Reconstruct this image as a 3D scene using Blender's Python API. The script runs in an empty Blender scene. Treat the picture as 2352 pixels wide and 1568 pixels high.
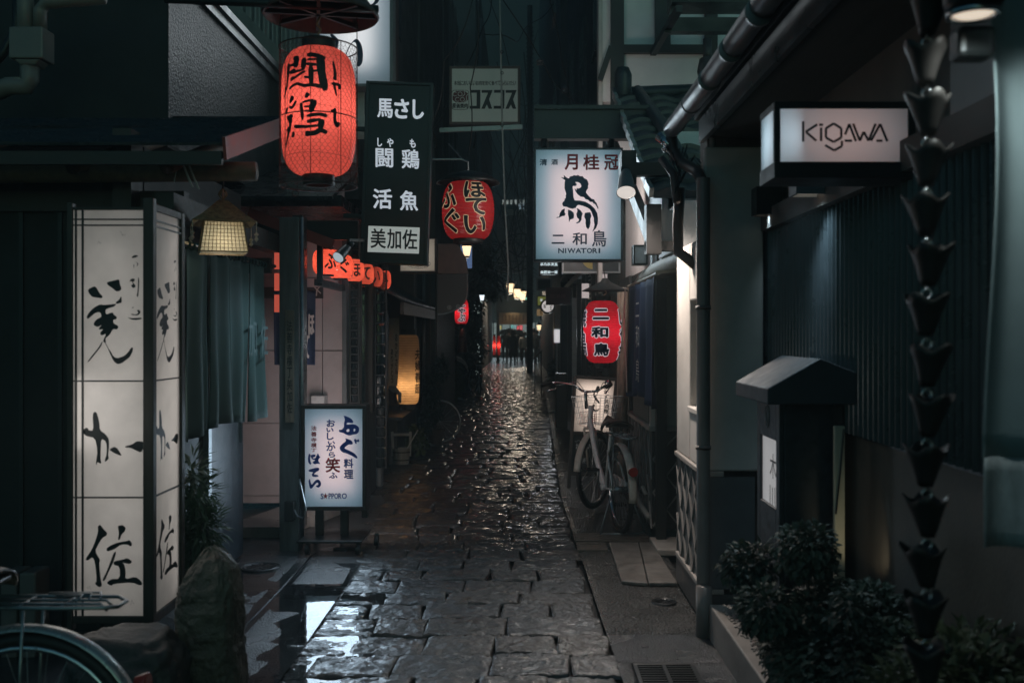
import bpy, bmesh, math, random
from mathutils import Vector, Matrix, noise
random.seed(7)
rnd = random.random
uni = random.uniform
R = math.radians
S = bpy.context.scene
COL = S.collection

# ------------------------------------------------------------------ camera, sky, exposure
F = 2287.0                      # focal length in units of a 2352 px wide frame (35 mm lens)
CX, CY, EYE = 1197.0, 766.0, 1.5
cam_d = bpy.data.cameras.new('camera')
cam = bpy.data.objects.new('camera', cam_d)
COL.objects.link(cam)
cam.location = (0, 0, EYE)
cam.rotation_euler = (R(90), 0, 0)
cam_d.sensor_width = 36
cam_d.lens = 36 * F / 2352
cam_d.shift_x = -(CX - 1176) / 2352
cam_d.shift_y = -(784 - CY) / 2352
cam_d.clip_start = 0.05
cam_d.clip_end = 400
cam_d.dof.use_dof = True
cam_d.dof.focus_distance = 8.0
cam_d.dof.aperture_fstop = 3.4
S.camera = cam

world = bpy.data.worlds.new('World')
S.world = world
world.use_nodes = True
wn = world.node_tree
sky = wn.nodes.new('ShaderNodeTexSky')
sky.sky_type = 'NISHITA'
sky.sun_disc = False
sky.sun_elevation = R(20)
sky.sun_rotation = R(160)
tint = wn.nodes.new('ShaderNodeMix')
tint.data_type = 'RGBA'
tint.blend_type = 'MULTIPLY'
tint.inputs[0].default_value = 1.0
tint.inputs[7].default_value = (0.42, 0.92, 0.98, 1)
wn.links.new(sky.outputs[0], tint.inputs[6])
wn.links.new(tint.outputs[2], wn.nodes['Background'].inputs[0])
wn.nodes['Background'].inputs[1].default_value = SKY = 0.037
S.view_settings.view_transform = 'Standard'
S.view_settings.look = 'None'
S.view_settings.exposure = 0
S.view_settings.gamma = 1
S.cycles.max_bounces = 8
S.cycles.sample_clamp_indirect = 3.0
S.cycles.caustics_reflective = False
S.cycles.caustics_refractive = False
LIGHT = 1.0                     # one scale for every lamp

# ------------------------------------------------------------------ helpers
def P(px, py, Y):
    return ((px - CX) * Y / F, Y, EYE - (py - CY) * Y / F)
def GY(py):
    return F * EYE / (py - CY)
def YX(px, X):
    return X * F / (px - CX)

MATS = {}
def mat(name, col, rough=0.6, metal=0.0, var=0.25, scale=6.0, bump=0.15, bscale=60.0, bdist=0.003, stretch=(1, 1, 1), rvar=0.12, spec=0.5, col2=None, transl=0.0):
    if name in MATS:
        return MATS[name]
    m = bpy.data.materials.new(name)
    m.use_nodes = True
    n, l = m.node_tree.nodes, m.node_tree.links
    b = n['Principled BSDF']
    geo = n.new('ShaderNodeTexCoord')
    mp = n.new('ShaderNodeMapping')
    mp.inputs['Scale'].default_value = stretch
    l.new(geo.outputs['Object'], mp.inputs[0])
    t = n.new('ShaderNodeTexNoise')
    t.inputs['Scale'].default_value = scale
    t.inputs['Detail'].default_value = 6
    t.inputs['Roughness'].default_value = 0.65
    l.new(mp.outputs[0], t.inputs['Vector'])
    r = n.new('ShaderNodeValToRGB')
    r.color_ramp.elements[0].position = 0.3
    r.color_ramp.elements[1].position = 0.72
    lo = [c * (1 - var) for c in col]
    hi = [min(1, c * (1 + var)) for c in (col2 or col)]
    r.color_ramp.elements[0].color = (*lo, 1)
    r.color_ramp.elements[1].color = (*hi, 1)
    l.new(t.outputs[0], r.inputs[0])
    l.new(r.outputs[0], b.inputs['Base Color'])
    b.inputs['Metallic'].default_value = metal
    b.inputs['Specular IOR Level'].default_value = spec
    mr = n.new('ShaderNodeMapRange')
    mr.inputs[1].default_value = 0.3
    mr.inputs[2].default_value = 0.7
    mr.inputs[3].default_value = max(0.02, rough - rvar)
    mr.inputs[4].default_value = min(1, rough + rvar)
    l.new(t.outputs[0], mr.inputs[0])
    l.new(mr.outputs[0], b.inputs['Roughness'])
    if bump:
        t2 = n.new('ShaderNodeTexNoise')
        t2.inputs['Scale'].default_value = bscale
        t2.inputs['Detail'].default_value = 4
        l.new(mp.outputs[0], t2.inputs['Vector'])
        bp = n.new('ShaderNodeBump')
        bp.inputs['Strength'].default_value = bump
        bp.inputs['Distance'].default_value = bdist
        l.new(t2.outputs[0], bp.inputs['Height'])
        l.new(bp.outputs[0], b.inputs['Normal'])
    if transl:
        tr = n.new('ShaderNodeBsdfTranslucent')
        l.new(r.outputs[0], tr.inputs[0])
        mx = n.new('ShaderNodeMixShader')
        mx.inputs[0].default_value = transl
        l.new(b.outputs[0], mx.inputs[1])
        l.new(tr.outputs[0], mx.inputs[2])
        l.new(mx.outputs[0], n['Material Output'].inputs[0])
    MATS[name] = m
    return m

def glow(name, col, strength):
    if name in MATS:
        return MATS[name]
    m = bpy.data.materials.new(name)
    m.use_nodes = True
    n, l = m.node_tree.nodes, m.node_tree.links
    b = n['Principled BSDF']
    b.inputs['Base Color'].default_value = (*[c * .6 for c in col], 1)
    b.inputs['Roughness'].default_value = .45
    b.inputs['Emission Color'].default_value = (*col, 1)
    b.inputs['Emission Strength'].default_value = strength
    MATS[name] = m
    return m

def paper(name, col, through=0.08, gloss=0.04, ribs=0.0, fibre=0.0):
    """lit-from-inside sheet: translucent, a little of the lamp passes straight through"""
    if name in MATS:
        return MATS[name]
    m = bpy.data.materials.new(name)
    m.use_nodes = True
    n, l = m.node_tree.nodes, m.node_tree.links
    n.remove(n['Principled BSDF'])
    out = n['Material Output']
    tr = n.new('ShaderNodeBsdfTranslucent')
    tp = n.new('ShaderNodeBsdfTransparent')
    df = n.new('ShaderNodeBsdfDiffuse')
    gl = n.new('ShaderNodeBsdfGlossy')
    gl.inputs['Roughness'].default_value = .25
    src = None
    if ribs or fibre:
        tc = n.new('ShaderNodeTexCoord')
        nz = n.new('ShaderNodeTexNoise')
        nz.inputs['Scale'].default_value = fibre or 8
        nz.inputs['Detail'].default_value = 5
        l.new(tc.outputs['Object'], nz.inputs['Vector'])
        rp = n.new('ShaderNodeValToRGB')
        rp.color_ramp.elements[0].position = .3
        rp.color_ramp.elements[1].position = .75
        rp.color_ramp.elements[0].color = (*[c * .78 for c in col], 1)
        rp.color_ramp.elements[1].color = (*col, 1)
        l.new(nz.outputs[0], rp.inputs[0])
        src = rp.outputs[0]
    for s in (tr, df, tp):
        s.inputs[0].default_value = (*col, 1)
        if src:
            l.new(src, s.inputs[0])
    m1 = n.new('ShaderNodeMixShader'); m1.inputs[0].default_value = .22
    l.new(tr.outputs[0], m1.inputs[1]); l.new(df.outputs[0], m1.inputs[2])
    m2 = n.new('ShaderNodeMixShader'); m2.inputs[0].default_value = through
    l.new(m1.outputs[0], m2.inputs[1]); l.new(tp.outputs[0], m2.inputs[2])
    m3 = n.new('ShaderNodeMixShader'); m3.inputs[0].default_value = gloss
    l.new(m2.outputs[0], m3.inputs[1]); l.new(gl.outputs[0], m3.inputs[2])
    l.new(m3.outputs[0], out.inputs[0])
    MATS[name] = m
    return m

def glassy(name, col, alpha=0.35, rough=0.08):
    if name in MATS:
        return MATS[name]
    m = bpy.data.materials.new(name)
    m.use_nodes = True
    n, l = m.node_tree.nodes, m.node_tree.links
    n.remove(n['Principled BSDF'])
    fr = n.new('ShaderNodeFresnel'); fr.inputs[0].default_value = 1.4
    tp = n.new('ShaderNodeBsdfTransparent'); tp.inputs[0].default_value = (*col, 1)
    gl = n.new('ShaderNodeBsdfGlossy'); gl.inputs['Roughness'].default_value = rough
    ad = n.new('ShaderNodeMath'); ad.operation = 'ADD'; ad.inputs[1].default_value = alpha * .2
    l.new(fr.outputs[0], ad.inputs[0])
    mx = n.new('ShaderNodeMixShader')
    l.new(ad.outputs[0], mx.inputs[0]); l.new(tp.outputs[0], mx.inputs[1]); l.new(gl.outputs[0], mx.inputs[2])
    l.new(mx.outputs[0], n['Material Output'].inputs[0])
    MATS[name] = m
    return m

WL = {}
def wloc(o):
    return Vector(WL.get(o.name, (0, 0, 0))) if o else Vector((0, 0, 0))

def tag(o, label=None, cat=None, group=None, kind=None):
    if label: o['label'] = label
    if cat: o['category'] = cat
    if group: o['group'] = group
    if kind: o['kind'] = kind
    return o

def thing(name, label, cat, loc=(0, 0, 0), rz=0, group=None):
    o = bpy.data.objects.new(name, None)
    COL.objects.link(o)
    o.location = loc
    o.rotation_euler = (0, 0, rz)
    o.empty_display_size = .1
    WL[o.name] = tuple(loc)
    return tag(o, label, cat, group)

class MB:
    def __init__(s):
        s.v, s.f, s.mi, s.cur = [], [], [], 0
    def add(s, vs, fs):
        k = len(s.v)
        s.v += [tuple(p) for p in vs]
        s.f += [tuple(i + k for i in f) for f in fs]
        s.mi += [s.cur] * len(fs)
        return s
    def box(s, x0, x1, y0, y1, z0, z1):
        x0, x1 = sorted((x0, x1)); y0, y1 = sorted((y0, y1)); z0, z1 = sorted((z0, z1))
        return s.add([(x0, y0, z0), (x1, y0, z0), (x1, y1, z0), (x0, y1, z0), (x0, y0, z1), (x1, y0, z1), (x1, y1, z1), (x0, y1, z1)],
                     [(0, 3, 2, 1), (4, 5, 6, 7), (0, 1, 5, 4), (1, 2, 6, 5), (2, 3, 7, 6), (3, 0, 4, 7)])
    def pbox(s, x0, y0, x1, y1, Y, d):
        a, b = P(x0, y0, Y), P(x1, y1, Y)
        return s.box(a[0], b[0], Y, Y + d, a[2], b[2])
    def bar(s, p, q, w, h=None, up=(0, 0, 1)):
        """rectangular bar from p to q"""
        h = h or w
        p, q = Vector(p), Vector(q)
        d = (q - p).normalized()
        u = Vector(up)
        if abs(d.dot(u)) > .98: u = Vector((0, 1, 0))
        a = d.cross(u).normalized() * w / 2
        b = a.cross(d).normalized() * h / 2
        vs = [p - a - b, p + a - b, p + a + b, p - a + b, q - a - b, q + a - b, q + a + b, q - a + b]
        return s.add(vs, [(0, 3, 2, 1), (4, 5, 6, 7), (0, 1, 5, 4), (1, 2, 6, 5), (2, 3, 7, 6), (3, 0, 4, 7)])
    def cyl(s, p, q, r, r2=None, n=12, cap=True):
        return s.tube([p, q], [r, r if r2 is None else r2], n, cap)
    def tube(s, pts, r, n=8, cap=True):
        pts = [Vector(p) for p in pts]
        rs = r if isinstance(r, (list, tuple)) else [r] * len(pts)
        k = len(s.v); fs = []
        t0 = (pts[1] - pts[0]).normalized()
        a = t0.orthogonal().normalized()
        vs = []
        for i, p in enumerate(pts):
            t = (pts[min(i + 1, len(pts) - 1)] - pts[max(i - 1, 0)])
            t = t.normalized() if t.length > 1e-9 else t0
            a = (a - t * a.dot(t))
            a = a.normalized() if a.length > 1e-6 else t.orthogonal().normalized()
            b = t.cross(a)
            for j in range(n):
                w = 2 * math.pi * j / n
                vs.append(p + (a * math.cos(w) + b * math.sin(w)) * rs[i])
        m = len(pts)
        for i in range(m - 1):
            for j in range(n):
                j2 = (j + 1) % n
                fs.append((i * n + j, i * n + j2, (i + 1) * n + j2, (i + 1) * n + j))
        if cap:
            fs.append(tuple(range(n - 1, -1, -1)))
            fs.append(tuple((m - 1) * n + j for j in range(n)))
        return s.add(vs, fs)
    def lathe(s, c, prof, n=24, cap=False, axis='z', a0=0, a1=2 * math.pi):
        full = abs(a1 - a0 - 2 * math.pi) < 1e-6
        cols = n if full else n + 1
        vs, fs = [], []
        for (r, z) in prof:
            for j in range(cols):
                w = a0 + (a1 - a0) * j / n
                vs.append((c[0] + r * math.cos(w), c[1] + r * math.sin(w), c[2] + z))
        for i in range(len(prof) - 1):
            for j in range(n):
                j2 = (j + 1) % cols
                fs.append((i * cols + j, i * cols + j2, (i + 1) * cols + j2, (i + 1) * cols + j))
        if cap:
            fs.append(tuple(range(cols - 1, -1, -1)))
            fs.append(tuple((len(prof) - 1) * cols + j for j in range(cols)))
        return s.add(vs, fs)
    def torus(s, c, Rr, r, nu=36, nv=8, a0=0, a1=2 * math.pi, sq=1.0):
        """ring in the local xz plane"""
        pts, full = [], abs(a1 - a0 - 2 * math.pi) < 1e-6
        nn = nu if full else nu + 1
        vs, fs = [], []
        for i in range(nn):
            w = a0 + (a1 - a0) * i / nu
            for j in range(nv):
                t = 2 * math.pi * j / nv
                rr = Rr + r * math.cos(t)
                vs.append((c[0] + rr * math.cos(w), c[1] + r * sq * math.sin(t), c[2] + rr * math.sin(w)))
        for i in range(nu):
            i2 = (i + 1) % nn
            for j in range(nv):
                j2 = (j + 1) % nv
                fs.append((i * nv + j, i * nv + j2, i2 * nv + j2, i2 * nv + j))
        return s.add(vs, fs)
    def prism(s, pts, vec):
        n = len(pts)
        a = [Vector(p) for p in pts]; v = Vector(vec)
        return s.add(a + [p + v for p in a], [tuple(range(n - 1, -1, -1)), tuple(range(n, 2 * n))] + [(i, (i + 1) % n, (i + 1) % n + n, i + n) for i in range(n)])
    def grid(s, fn, nu, nv):
        vs = [fn(i / nu, j / nv) for j in range(nv + 1) for i in range(nu + 1)]
        w = nu + 1
        return s.add(vs, [(j * w + i, j * w + i + 1, (j + 1) * w + i + 1, (j + 1) * w + i) for j in range(nv) for i in range(nu)])
    def quad(s, a, b, c, d):
        return s.add([a, b, c, d], [(0, 1, 2, 3)])
    def xf(s, M):
        s.v = [tuple(M @ Vector(p)) for p in s.v]
        return s
    def build(s, name, m, parent=None, smooth=False, bevel=0.0, local=False, thick=0.0, fixn=True, seg=2):
        me = bpy.data.meshes.new(name)
        off = Vector((0, 0, 0)) if (local or parent is None) else wloc(parent)
        me.from_pydata([tuple(Vector(p) - off) for p in s.v], [], s.f)
        for mm in (m if isinstance(m, (list, tuple)) else [m]):
            me.materials.append(mm)
        if isinstance(m, (list, tuple)):
            me.polygons.foreach_set('material_index', s.mi)
        if fixn:
            bm = bmesh.new(); bm.from_mesh(me)
            bmesh.ops.recalc_face_normals(bm, faces=bm.faces)
            bm.to_mesh(me); bm.free()
        if smooth:
            me.polygons.foreach_set('use_smooth', [True] * len(me.polygons))
        o = bpy.data.objects.new(name, me)
        COL.objects.link(o)
        if parent is not None:
            o.parent = parent
            WL[o.name] = tuple(wloc(parent))
        if thick:
            md = o.modifiers.new('solid', 'SOLIDIFY'); md.thickness = thick; md.offset = 0
        if bevel:
            md = o.modifiers.new('bevel', 'BEVEL'); md.width = bevel; md.segments = seg; md.limit_method = 'ANGLE'; md.angle_limit = R(40)
        if smooth == 'auto':
            md = o.modifiers.new('wn', 'WEIGHTED_NORMAL')
        return o

def lamp(kind, loc, energy, col, parent, size=.05, size_y=None, aim=None, spot=None, name='lamp_light', blend=.6):
    d = bpy.data.lights.new(name, kind)
    d.energy = energy * LIGHT
    d.color = col
    o = bpy.data.objects.new(name, d)
    COL.objects.link(o)
    if kind == 'AREA':
        d.shape = 'RECTANGLE' if size_y else 'SQUARE'
        d.size = size
        if size_y: d.size_y = size_y
    else:
        d.shadow_soft_size = size
    if kind == 'SPOT':
        d.spot_size = R(spot or 70); d.spot_blend = blend
    if aim:
        o.rotation_euler = Vector(aim).to_track_quat('-Z', 'Y').to_euler()
    if parent:
        o.parent = parent
    o.location = Vector(loc) - (wloc(parent) if parent else Vector((0, 0, 0)))
    return o

def kids(o):
    return [c for c in bpy.data.objects if c.parent == o]
def copy_tree(o, parent=None):
    ch = kids(o)
    c = o.copy(); COL.objects.link(c)
    c.parent = parent
    for k in ch:
        copy_tree(k, c)
    return c

# ---- lettering -----------------------------------------------------
_G = {}
def glyph(ch):
    """outline of one written sign as a flat mesh in the unit square"""
    if ch not in _G:
        cu = bpy.data.curves.new('lettering', 'FONT')
        cu.body = ch; cu.fill_mode = 'FRONT'; cu.resolution_u = 3
        o = bpy.data.objects.new('lettering', cu); COL.objects.link(o)
        me = bpy.data.meshes.new_from_object(o.evaluated_get(bpy.context.evaluated_depsgraph_get()))
        bpy.data.objects.remove(o); bpy.data.curves.remove(cu)
        v = [(p.co.x, p.co.y) for p in me.vertices]
        f = [tuple(p.vertices) for p in me.polygons]
        bpy.data.meshes.remove(me)
        x0, x1 = min(p[0] for p in v), max(p[0] for p in v)
        y0, y1 = min(p[1] for p in v), max(p[1] for p in v)
        v = [((p[0] - x0) / max(1e-6, x1 - x0), (p[1] - y0) / max(1e-6, y1 - y0)) for p in v]
        _G[ch] = (v, f)
    return _G[ch]

def flat_poly(loops):
    """filled flat shape with holes -> 2d verts, faces"""
    cu = bpy.data.curves.new('shape', 'CURVE'); cu.dimensions = '2D'; cu.fill_mode = 'FRONT'
    for lp in loops:
        sp = cu.splines.new('POLY'); sp.points.add(len(lp) - 1)
        for p, q in zip(sp.points, lp): p.co = (q[0], q[1], 0, 1)
        sp.use_cyclic_u = True
    o = bpy.data.objects.new('shape', cu); COL.objects.link(o)
    me = bpy.data.meshes.new_from_object(o.evaluated_get(bpy.context.evaluated_depsgraph_get()))
    bpy.data.objects.remove(o); bpy.data.curves.remove(cu)
    r = ([(p.co.x, p.co.y) for p in me.vertices], [tuple(p.vertices) for p in me.polygons])
    bpy.data.meshes.remove(me)
    return r

def smooth_loop(lp, k=2):
    for _ in range(k):
        n = len(lp); o = []
        for i in range(n):
            a, b = lp[i], lp[(i + 1) % n]
            o += [(a[0] * .78 + b[0] * .22, a[1] * .78 + b[1] * .22), (a[0] * .22 + b[0] * .78, a[1] * .22 + b[1] * .78)]
        lp = o
    return lp

class Ink:
    """lettering in photo pixels (x right, y down) put on a surface by fn(px, py, layer)"""
    def __init__(s, fn):
        s.fn, s.v, s.f = fn, [], []
    def _put(s, v, f, lay):
        k = len(s.v)
        s.v += [(p[0], p[1], lay) for p in v]
        s.f += [tuple(i + k for i in q) for q in f]
    def ch(s, c, x0, y0, x1, y1, bold=0.0, shear=0.0):
        v, f = glyph(c)
        n = 1 if bold <= 0 else 8
        for i in range(n):
            dx = bold * math.cos(i * math.pi / 4) if n > 1 else 0
            dy = bold * math.sin(i * math.pi / 4) if n > 1 else 0
            s._put([(x0 + (x1 - x0) * p[0] + dx + shear * (p[1] - .5) * (x1 - x0), y1 - (y1 - y0) * p[1] + dy) for p in v], f, i * .12)
        return s
    def col(s, txt, x0, y0, x1, y1, bold=0.0, gap=.12):
        n = len(txt); h = (y1 - y0) / n
        for i, c in enumerate(txt):
            t = y0 + i * h
            k = .62 if c in 'ゃゅょっ' else 1
            if c == '一': s.ch(c, x0, t + h * .42, x1, t + h * .52, bold)
            else: s.ch(c, x0 + (1 - k) * (x1 - x0), t + h * gap / 2, x1, t + h * (gap / 2 + (1 - gap) * k), bold)
        return s
    def row(s, txt, x0, y0, x1, y1, bold=0.0, gap=.12):
        n = len(txt); w = (x1 - x0) / n
        for i, c in enumerate(txt):
            t = x0 + i * w
            if c in '一ー二': s.ch(c, t + w * gap / 2, y0 + (y1 - y0) * (.42 if c != '二' else .15), t + w * (1 - gap / 2), y0 + (y1 - y0) * (.54 if c != '二' else .85), bold)
            elif c != ' ': s.ch(c, t + w * gap / 2, y0, t + w * (1 - gap / 2), y1, bold)
        return s
    def poly(s, loops, lay=0.0, sm=1):
        v, f = flat_poly([smooth_loop(l, sm) for l in loops])
        s._put(v, f, lay)
        return s
    def line(s, pts, w, lay=0.0):
        for i in range(len(pts) - 1):
            (ax, ay), (bx, by) = pts[i], pts[i + 1]
            d = math.hypot(bx - ax, by - ay) or 1
            nx, ny = -(by - ay) / d * w / 2, (bx - ax) / d * w / 2
            s._put([(ax + nx, ay + ny), (bx + nx, by + ny), (bx - nx, by - ny), (ax - nx, ay - ny)], [(0, 1, 2, 3)], lay + (i % 3) * .1)
        return s
    def brush(s, pts, w0, w1=None, lay=0.0):
        """one brush stroke: blunt, slightly ragged, tapering from w0 to w1"""
        w1 = w0 if w1 is None else w1
        q = []
        for i in range(len(pts) - 1):
            for k in range(4):
                u = k / 4
                q.append((pts[i][0] + (pts[i + 1][0] - pts[i][0]) * u, pts[i][1] + (pts[i + 1][1] - pts[i][1]) * u))
        q.append(pts[-1])
        for _ in range(2):
            q = [q[0]] + [((a[0] + 2 * b[0] + c[0]) / 4, (a[1] + 2 * b[1] + c[1]) / 4) for a, b, c in zip(q, q[1:], q[2:])] + [q[-1]]
        L, Rr = [], []
        n = len(q)
        for i, p in enumerate(q):
            a, b = q[max(0, i - 1)], q[min(n - 1, i + 1)]
            d = math.hypot(b[0] - a[0], b[1] - a[1]) or 1
            nx, ny = -(b[1] - a[1]) / d, (b[0] - a[0]) / d
            u = i / (n - 1); w = (w0 + (w1 - w0) * u) / 2 * (1 + uni(-.1, .1))
            if u < .02 or u > .98: w *= .6
            L.append((p[0] + nx * w, p[1] + ny * w)); Rr.append((p[0] - nx * w, p[1] - ny * w))
        s._put(L + Rr, [(i, i + 1, n + i + 1, n + i) for i in range(n - 1)], lay)
        return s
    def xform(s, fx):
        s.v = [(*fx(p[0], p[1]), p[2]) for p in s.v]
        return s
    def build(s, m, parent, name='lettering', cut=None):
        v, f = s.v, s.f
        if cut:
            bm = bmesh.new()
            vs = [bm.verts.new(p) for p in v]
            for q in f:
                try: bm.faces.new([vs[i] for i in q])
                except ValueError: pass
            for ax in (0, 1):
                lo, hi = min(p[ax] for p in v), max(p[ax] for p in v)
                t = lo + cut
                while t < hi:
                    co = [0, 0, 0]; co[ax] = t; no = [0, 0, 0]; no[ax] = 1
                    bmesh.ops.bisect_plane(bm, geom=list(bm.verts) + list(bm.edges) + list(bm.faces), plane_co=co, plane_no=no, dist=1e-6)
                    t += cut
            bm.verts.index_update()
            v = [tuple(p.co) for p in bm.verts]
            f = [tuple(p.index for p in q.verts) for q in bm.faces]
            bm.free()
        mb = MB(); mb.add([s.fn(p[0], p[1], p[2]) for p in v], f)
        return mb.build(name, m, parent, fixn=False)

def on_plane(Y, lift=.002):
    return lambda px, py, lay: P(px, py, Y - lift - lay * .0012)

# ------------------------------------------------------------------ materials
BLK = mat('black_paint', (.012, .014, .014), .45, bump=.08)
WOOD = mat('dark_wood', (.035, .026, .02), .5, var=.4, scale=4, stretch=(8, 8, .7), bump=.25, bscale=30)
WOODH = mat('dark_wood_beam', (.03, .023, .018), .5, var=.4, scale=4, stretch=(.8, 8, 8), bump=.25, bscale=30)
SOOT = mat('sooted_wall', (.02, .024, .025), .62, var=.35, scale=3, bump=.3, bscale=40)
IRON = mat('dark_iron', (.03, .032, .033), .42, metal=.6, bump=.1)
STEEL = mat('galvanised_steel', (.30, .32, .33), .38, metal=.85, var=.2, scale=14, bump=.1)
CHROME = mat('chrome', (.55, .56, .57), .2, metal=1, var=.1, bump=.03)
RUBBER = mat('tyre_rubber', (.015, .015, .016), .6, bump=.1)
PLASTER = mat('cream_plaster', (.52, .49, .45), .75, var=.12, scale=3, bump=.2, bscale=120, col2=(.56, .53, .49))
PLWHITE = mat('white_plaster', (.78, .79, .79), .7, var=.12, scale=2.5, bump=.12, bscale=60)
GREYW = mat('grey_render_wall', (.10, .105, .105), .7, var=.25, scale=2, bump=.3, bscale=50)
INK = mat('black_ink', (.006, .009, .011), .5, var=.05, bump=0)
INKB = mat('navy_ink', (.008, .02, .07), .5, var=.05, bump=0)
INKR = mat('red_ink', (.40, .010, .018), .5, var=.05, bump=0)
GST = mat('grey_painted_steel', (.135, .145, .15), .38, metal=.2, var=.35, scale=4, stretch=(5, 5, .7), bump=.2)
# ------------------------------------------------------------------ ground
def lerp_tab(tab, y):
    if y <= tab[0][0]: return tab[0][1]
    for (a, b), (c, d) in zip(tab, tab[1:]):
        if y <= c: return b + (d - b) * (y - a) / (c - a)
    return tab[-1][1]
XLT = [(3, -1.05), (5, -1.07), (6.3, -1.02), (6.6, -1.1), (9.6, -1.28), (13, -1.2), (18, -1.2), (27, -1.5), (60, -1.4)]
XRT = [(3, .45), (4.87, .42), (7.6, .37), (9, .36), (15, .47), (27, .62), (40, .7), (60, .8)]
def XL(y): return lerp_tab(XLT, y)
def XR(y): return lerp_tab(XRT, y)

def wet(name, col, rlo, rhi, rscale, var=.35, cscale=5, bumps=((90, .35, .004),), col2=None, voronoi=None, film=.9, filmr=.07, tone=False, squash=1.0):
    m = bpy.data.materials.new(name); m.use_nodes = True
    n, l = m.node_tree.nodes, m.node_tree.links
    b = n['Principled BSDF']
    tc = n.new('ShaderNodeTexCoord')
    t = n.new('ShaderNodeTexNoise'); t.inputs['Scale'].default_value = cscale; t.inputs['Detail'].default_value = 7; t.inputs['Roughness'].default_value = .7
    l.new(tc.outputs['Object'], t.inputs['Vector'])
    r = n.new('ShaderNodeValToRGB')
    r.color_ramp.elements[0].position = .32; r.color_ramp.elements[1].position = .7
    r.color_ramp.elements[0].color = (*[c * (1 - var) for c in col], 1)
    r.color_ramp.elements[1].color = (*[c * (1 + var) for c in (col2 or col)], 1)
    l.new(t.outputs[0], r.inputs[0])
    if tone:      # every stone its own granite tone
        at = n.new('ShaderNodeAttribute'); at.attribute_name = 'tone'
        mu = n.new('ShaderNodeMix'); mu.data_type = 'RGBA'; mu.blend_type = 'MULTIPLY'; mu.inputs[0].default_value = 1
        l.new(r.outputs[0], mu.inputs[6]); l.new(at.outputs['Color'], mu.inputs[7]); l.new(mu.outputs[2], b.inputs['Base Color'])
    else:
        l.new(r.outputs[0], b.inputs['Base Color'])
    mpg = n.new('ShaderNodeMapping'); mpg.inputs['Scale'].default_value = (1, squash, 1); l.new(tc.outputs['Object'], mpg.inputs[0])
    t2 = n.new('ShaderNodeTexNoise'); t2.inputs['Scale'].default_value = rscale; t2.inputs['Detail'].default_value = 5
    l.new(tc.outputs['Object'], t2.inputs['Vector'])
    mr = n.new('ShaderNodeMapRange'); mr.inputs[1].default_value = .36; mr.inputs[2].default_value = .62
    mr.inputs[3].default_value = rlo; mr.inputs[4].default_value = rhi
    l.new(t2.outputs[0], mr.inputs[0]); l.new(mr.outputs[0], b.inputs['Roughness'])
    prev = None
    for sc, st, di in bumps:
        if voronoi and sc == voronoi:
            tx = n.new('ShaderNodeTexVoronoi'); tx.inputs['Scale'].default_value = sc
            o = tx.outputs['Distance']
        else:
            tx = n.new('ShaderNodeTexNoise'); tx.inputs['Scale'].default_value = sc; tx.inputs['Detail'].default_value = 3
            o = tx.outputs[0]
        l.new(mpg.outputs[0], tx.inputs['Vector'])
        bp = n.new('ShaderNodeBump'); bp.inputs['Strength'].default_value = st; bp.inputs['Distance'].default_value = di
        if voronoi and sc == voronoi: bp.invert = True
        l.new(o, bp.inputs['Height'])
        if tone:      # bump fades with distance to calm the far glints
            ms = n.new('ShaderNodeMath'); ms.operation = 'MULTIPLY'; ms.inputs[1].default_value = st
            l.new(at.outputs['Alpha'], ms.inputs[0]); l.new(ms.outputs[0], bp.inputs['Strength'])
        if prev: l.new(prev.outputs[0], bp.inputs['Normal'])
        prev = bp
    if prev:
        l.new(prev.outputs[0], b.inputs['Normal'])
        l.new(prev.outputs[0], b.inputs['Coat Normal'])
    # rain film: patchy, thinner where the roughness noise says the surface drains
    mr2 = n.new('ShaderNodeMapRange'); mr2.inputs[1].default_value = .38; mr2.inputs[2].default_value = .66
    mr2.inputs[3].default_value = film; mr2.inputs[4].default_value = film * .35
    l.new(t2.outputs[0], mr2.inputs[0]); l.new(mr2.outputs[0], b.inputs['Coat Weight'])
    b.inputs['Coat Roughness'].default_value = filmr
    b.inputs['Coat IOR'].default_value = 1.36
    return m

STONE = wet('wet_granite', (.040, .040, .039), .28, .6, 9, var=.55, bumps=((26, .6, .012), (75, .55, .007), (190, .4, .003)), cscale=22, film=1, filmr=.085, tone=True, squash=1.9)
CONC = wet('wet_concrete', (.024, .027, .030), .2, .42, 2.5, bumps=((14, .3, .008), (95, 1, .012), (260, .8, .004)), cscale=5, var=.5, film=1, filmr=.10)
ASPH = wet('wet_aggregate', (.062, .061, .057), .25, .5, 4, bumps=((70, 1.0, .02), (30, .3, .006)), voronoi=70, cscale=70, film=.8, filmr=.1)
SLAB = wet('pale_slab', (.17, .155, .14), .28, .55, 4, var=.4, bumps=((60, .5, .006), (200, .5, .003)), cscale=12, film=.5, filmr=.2)
BED = mat('wet_joint_grit', (.018, .017, .016), .4, bump=.5, bscale=120)

mb = MB(); mb.quad((-60, -40, -.045), (60, -40, -.045), (60, 140, -.045), (-60, 140, -.045))
tag(mb.build('ground', BED), kind='structure')

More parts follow.
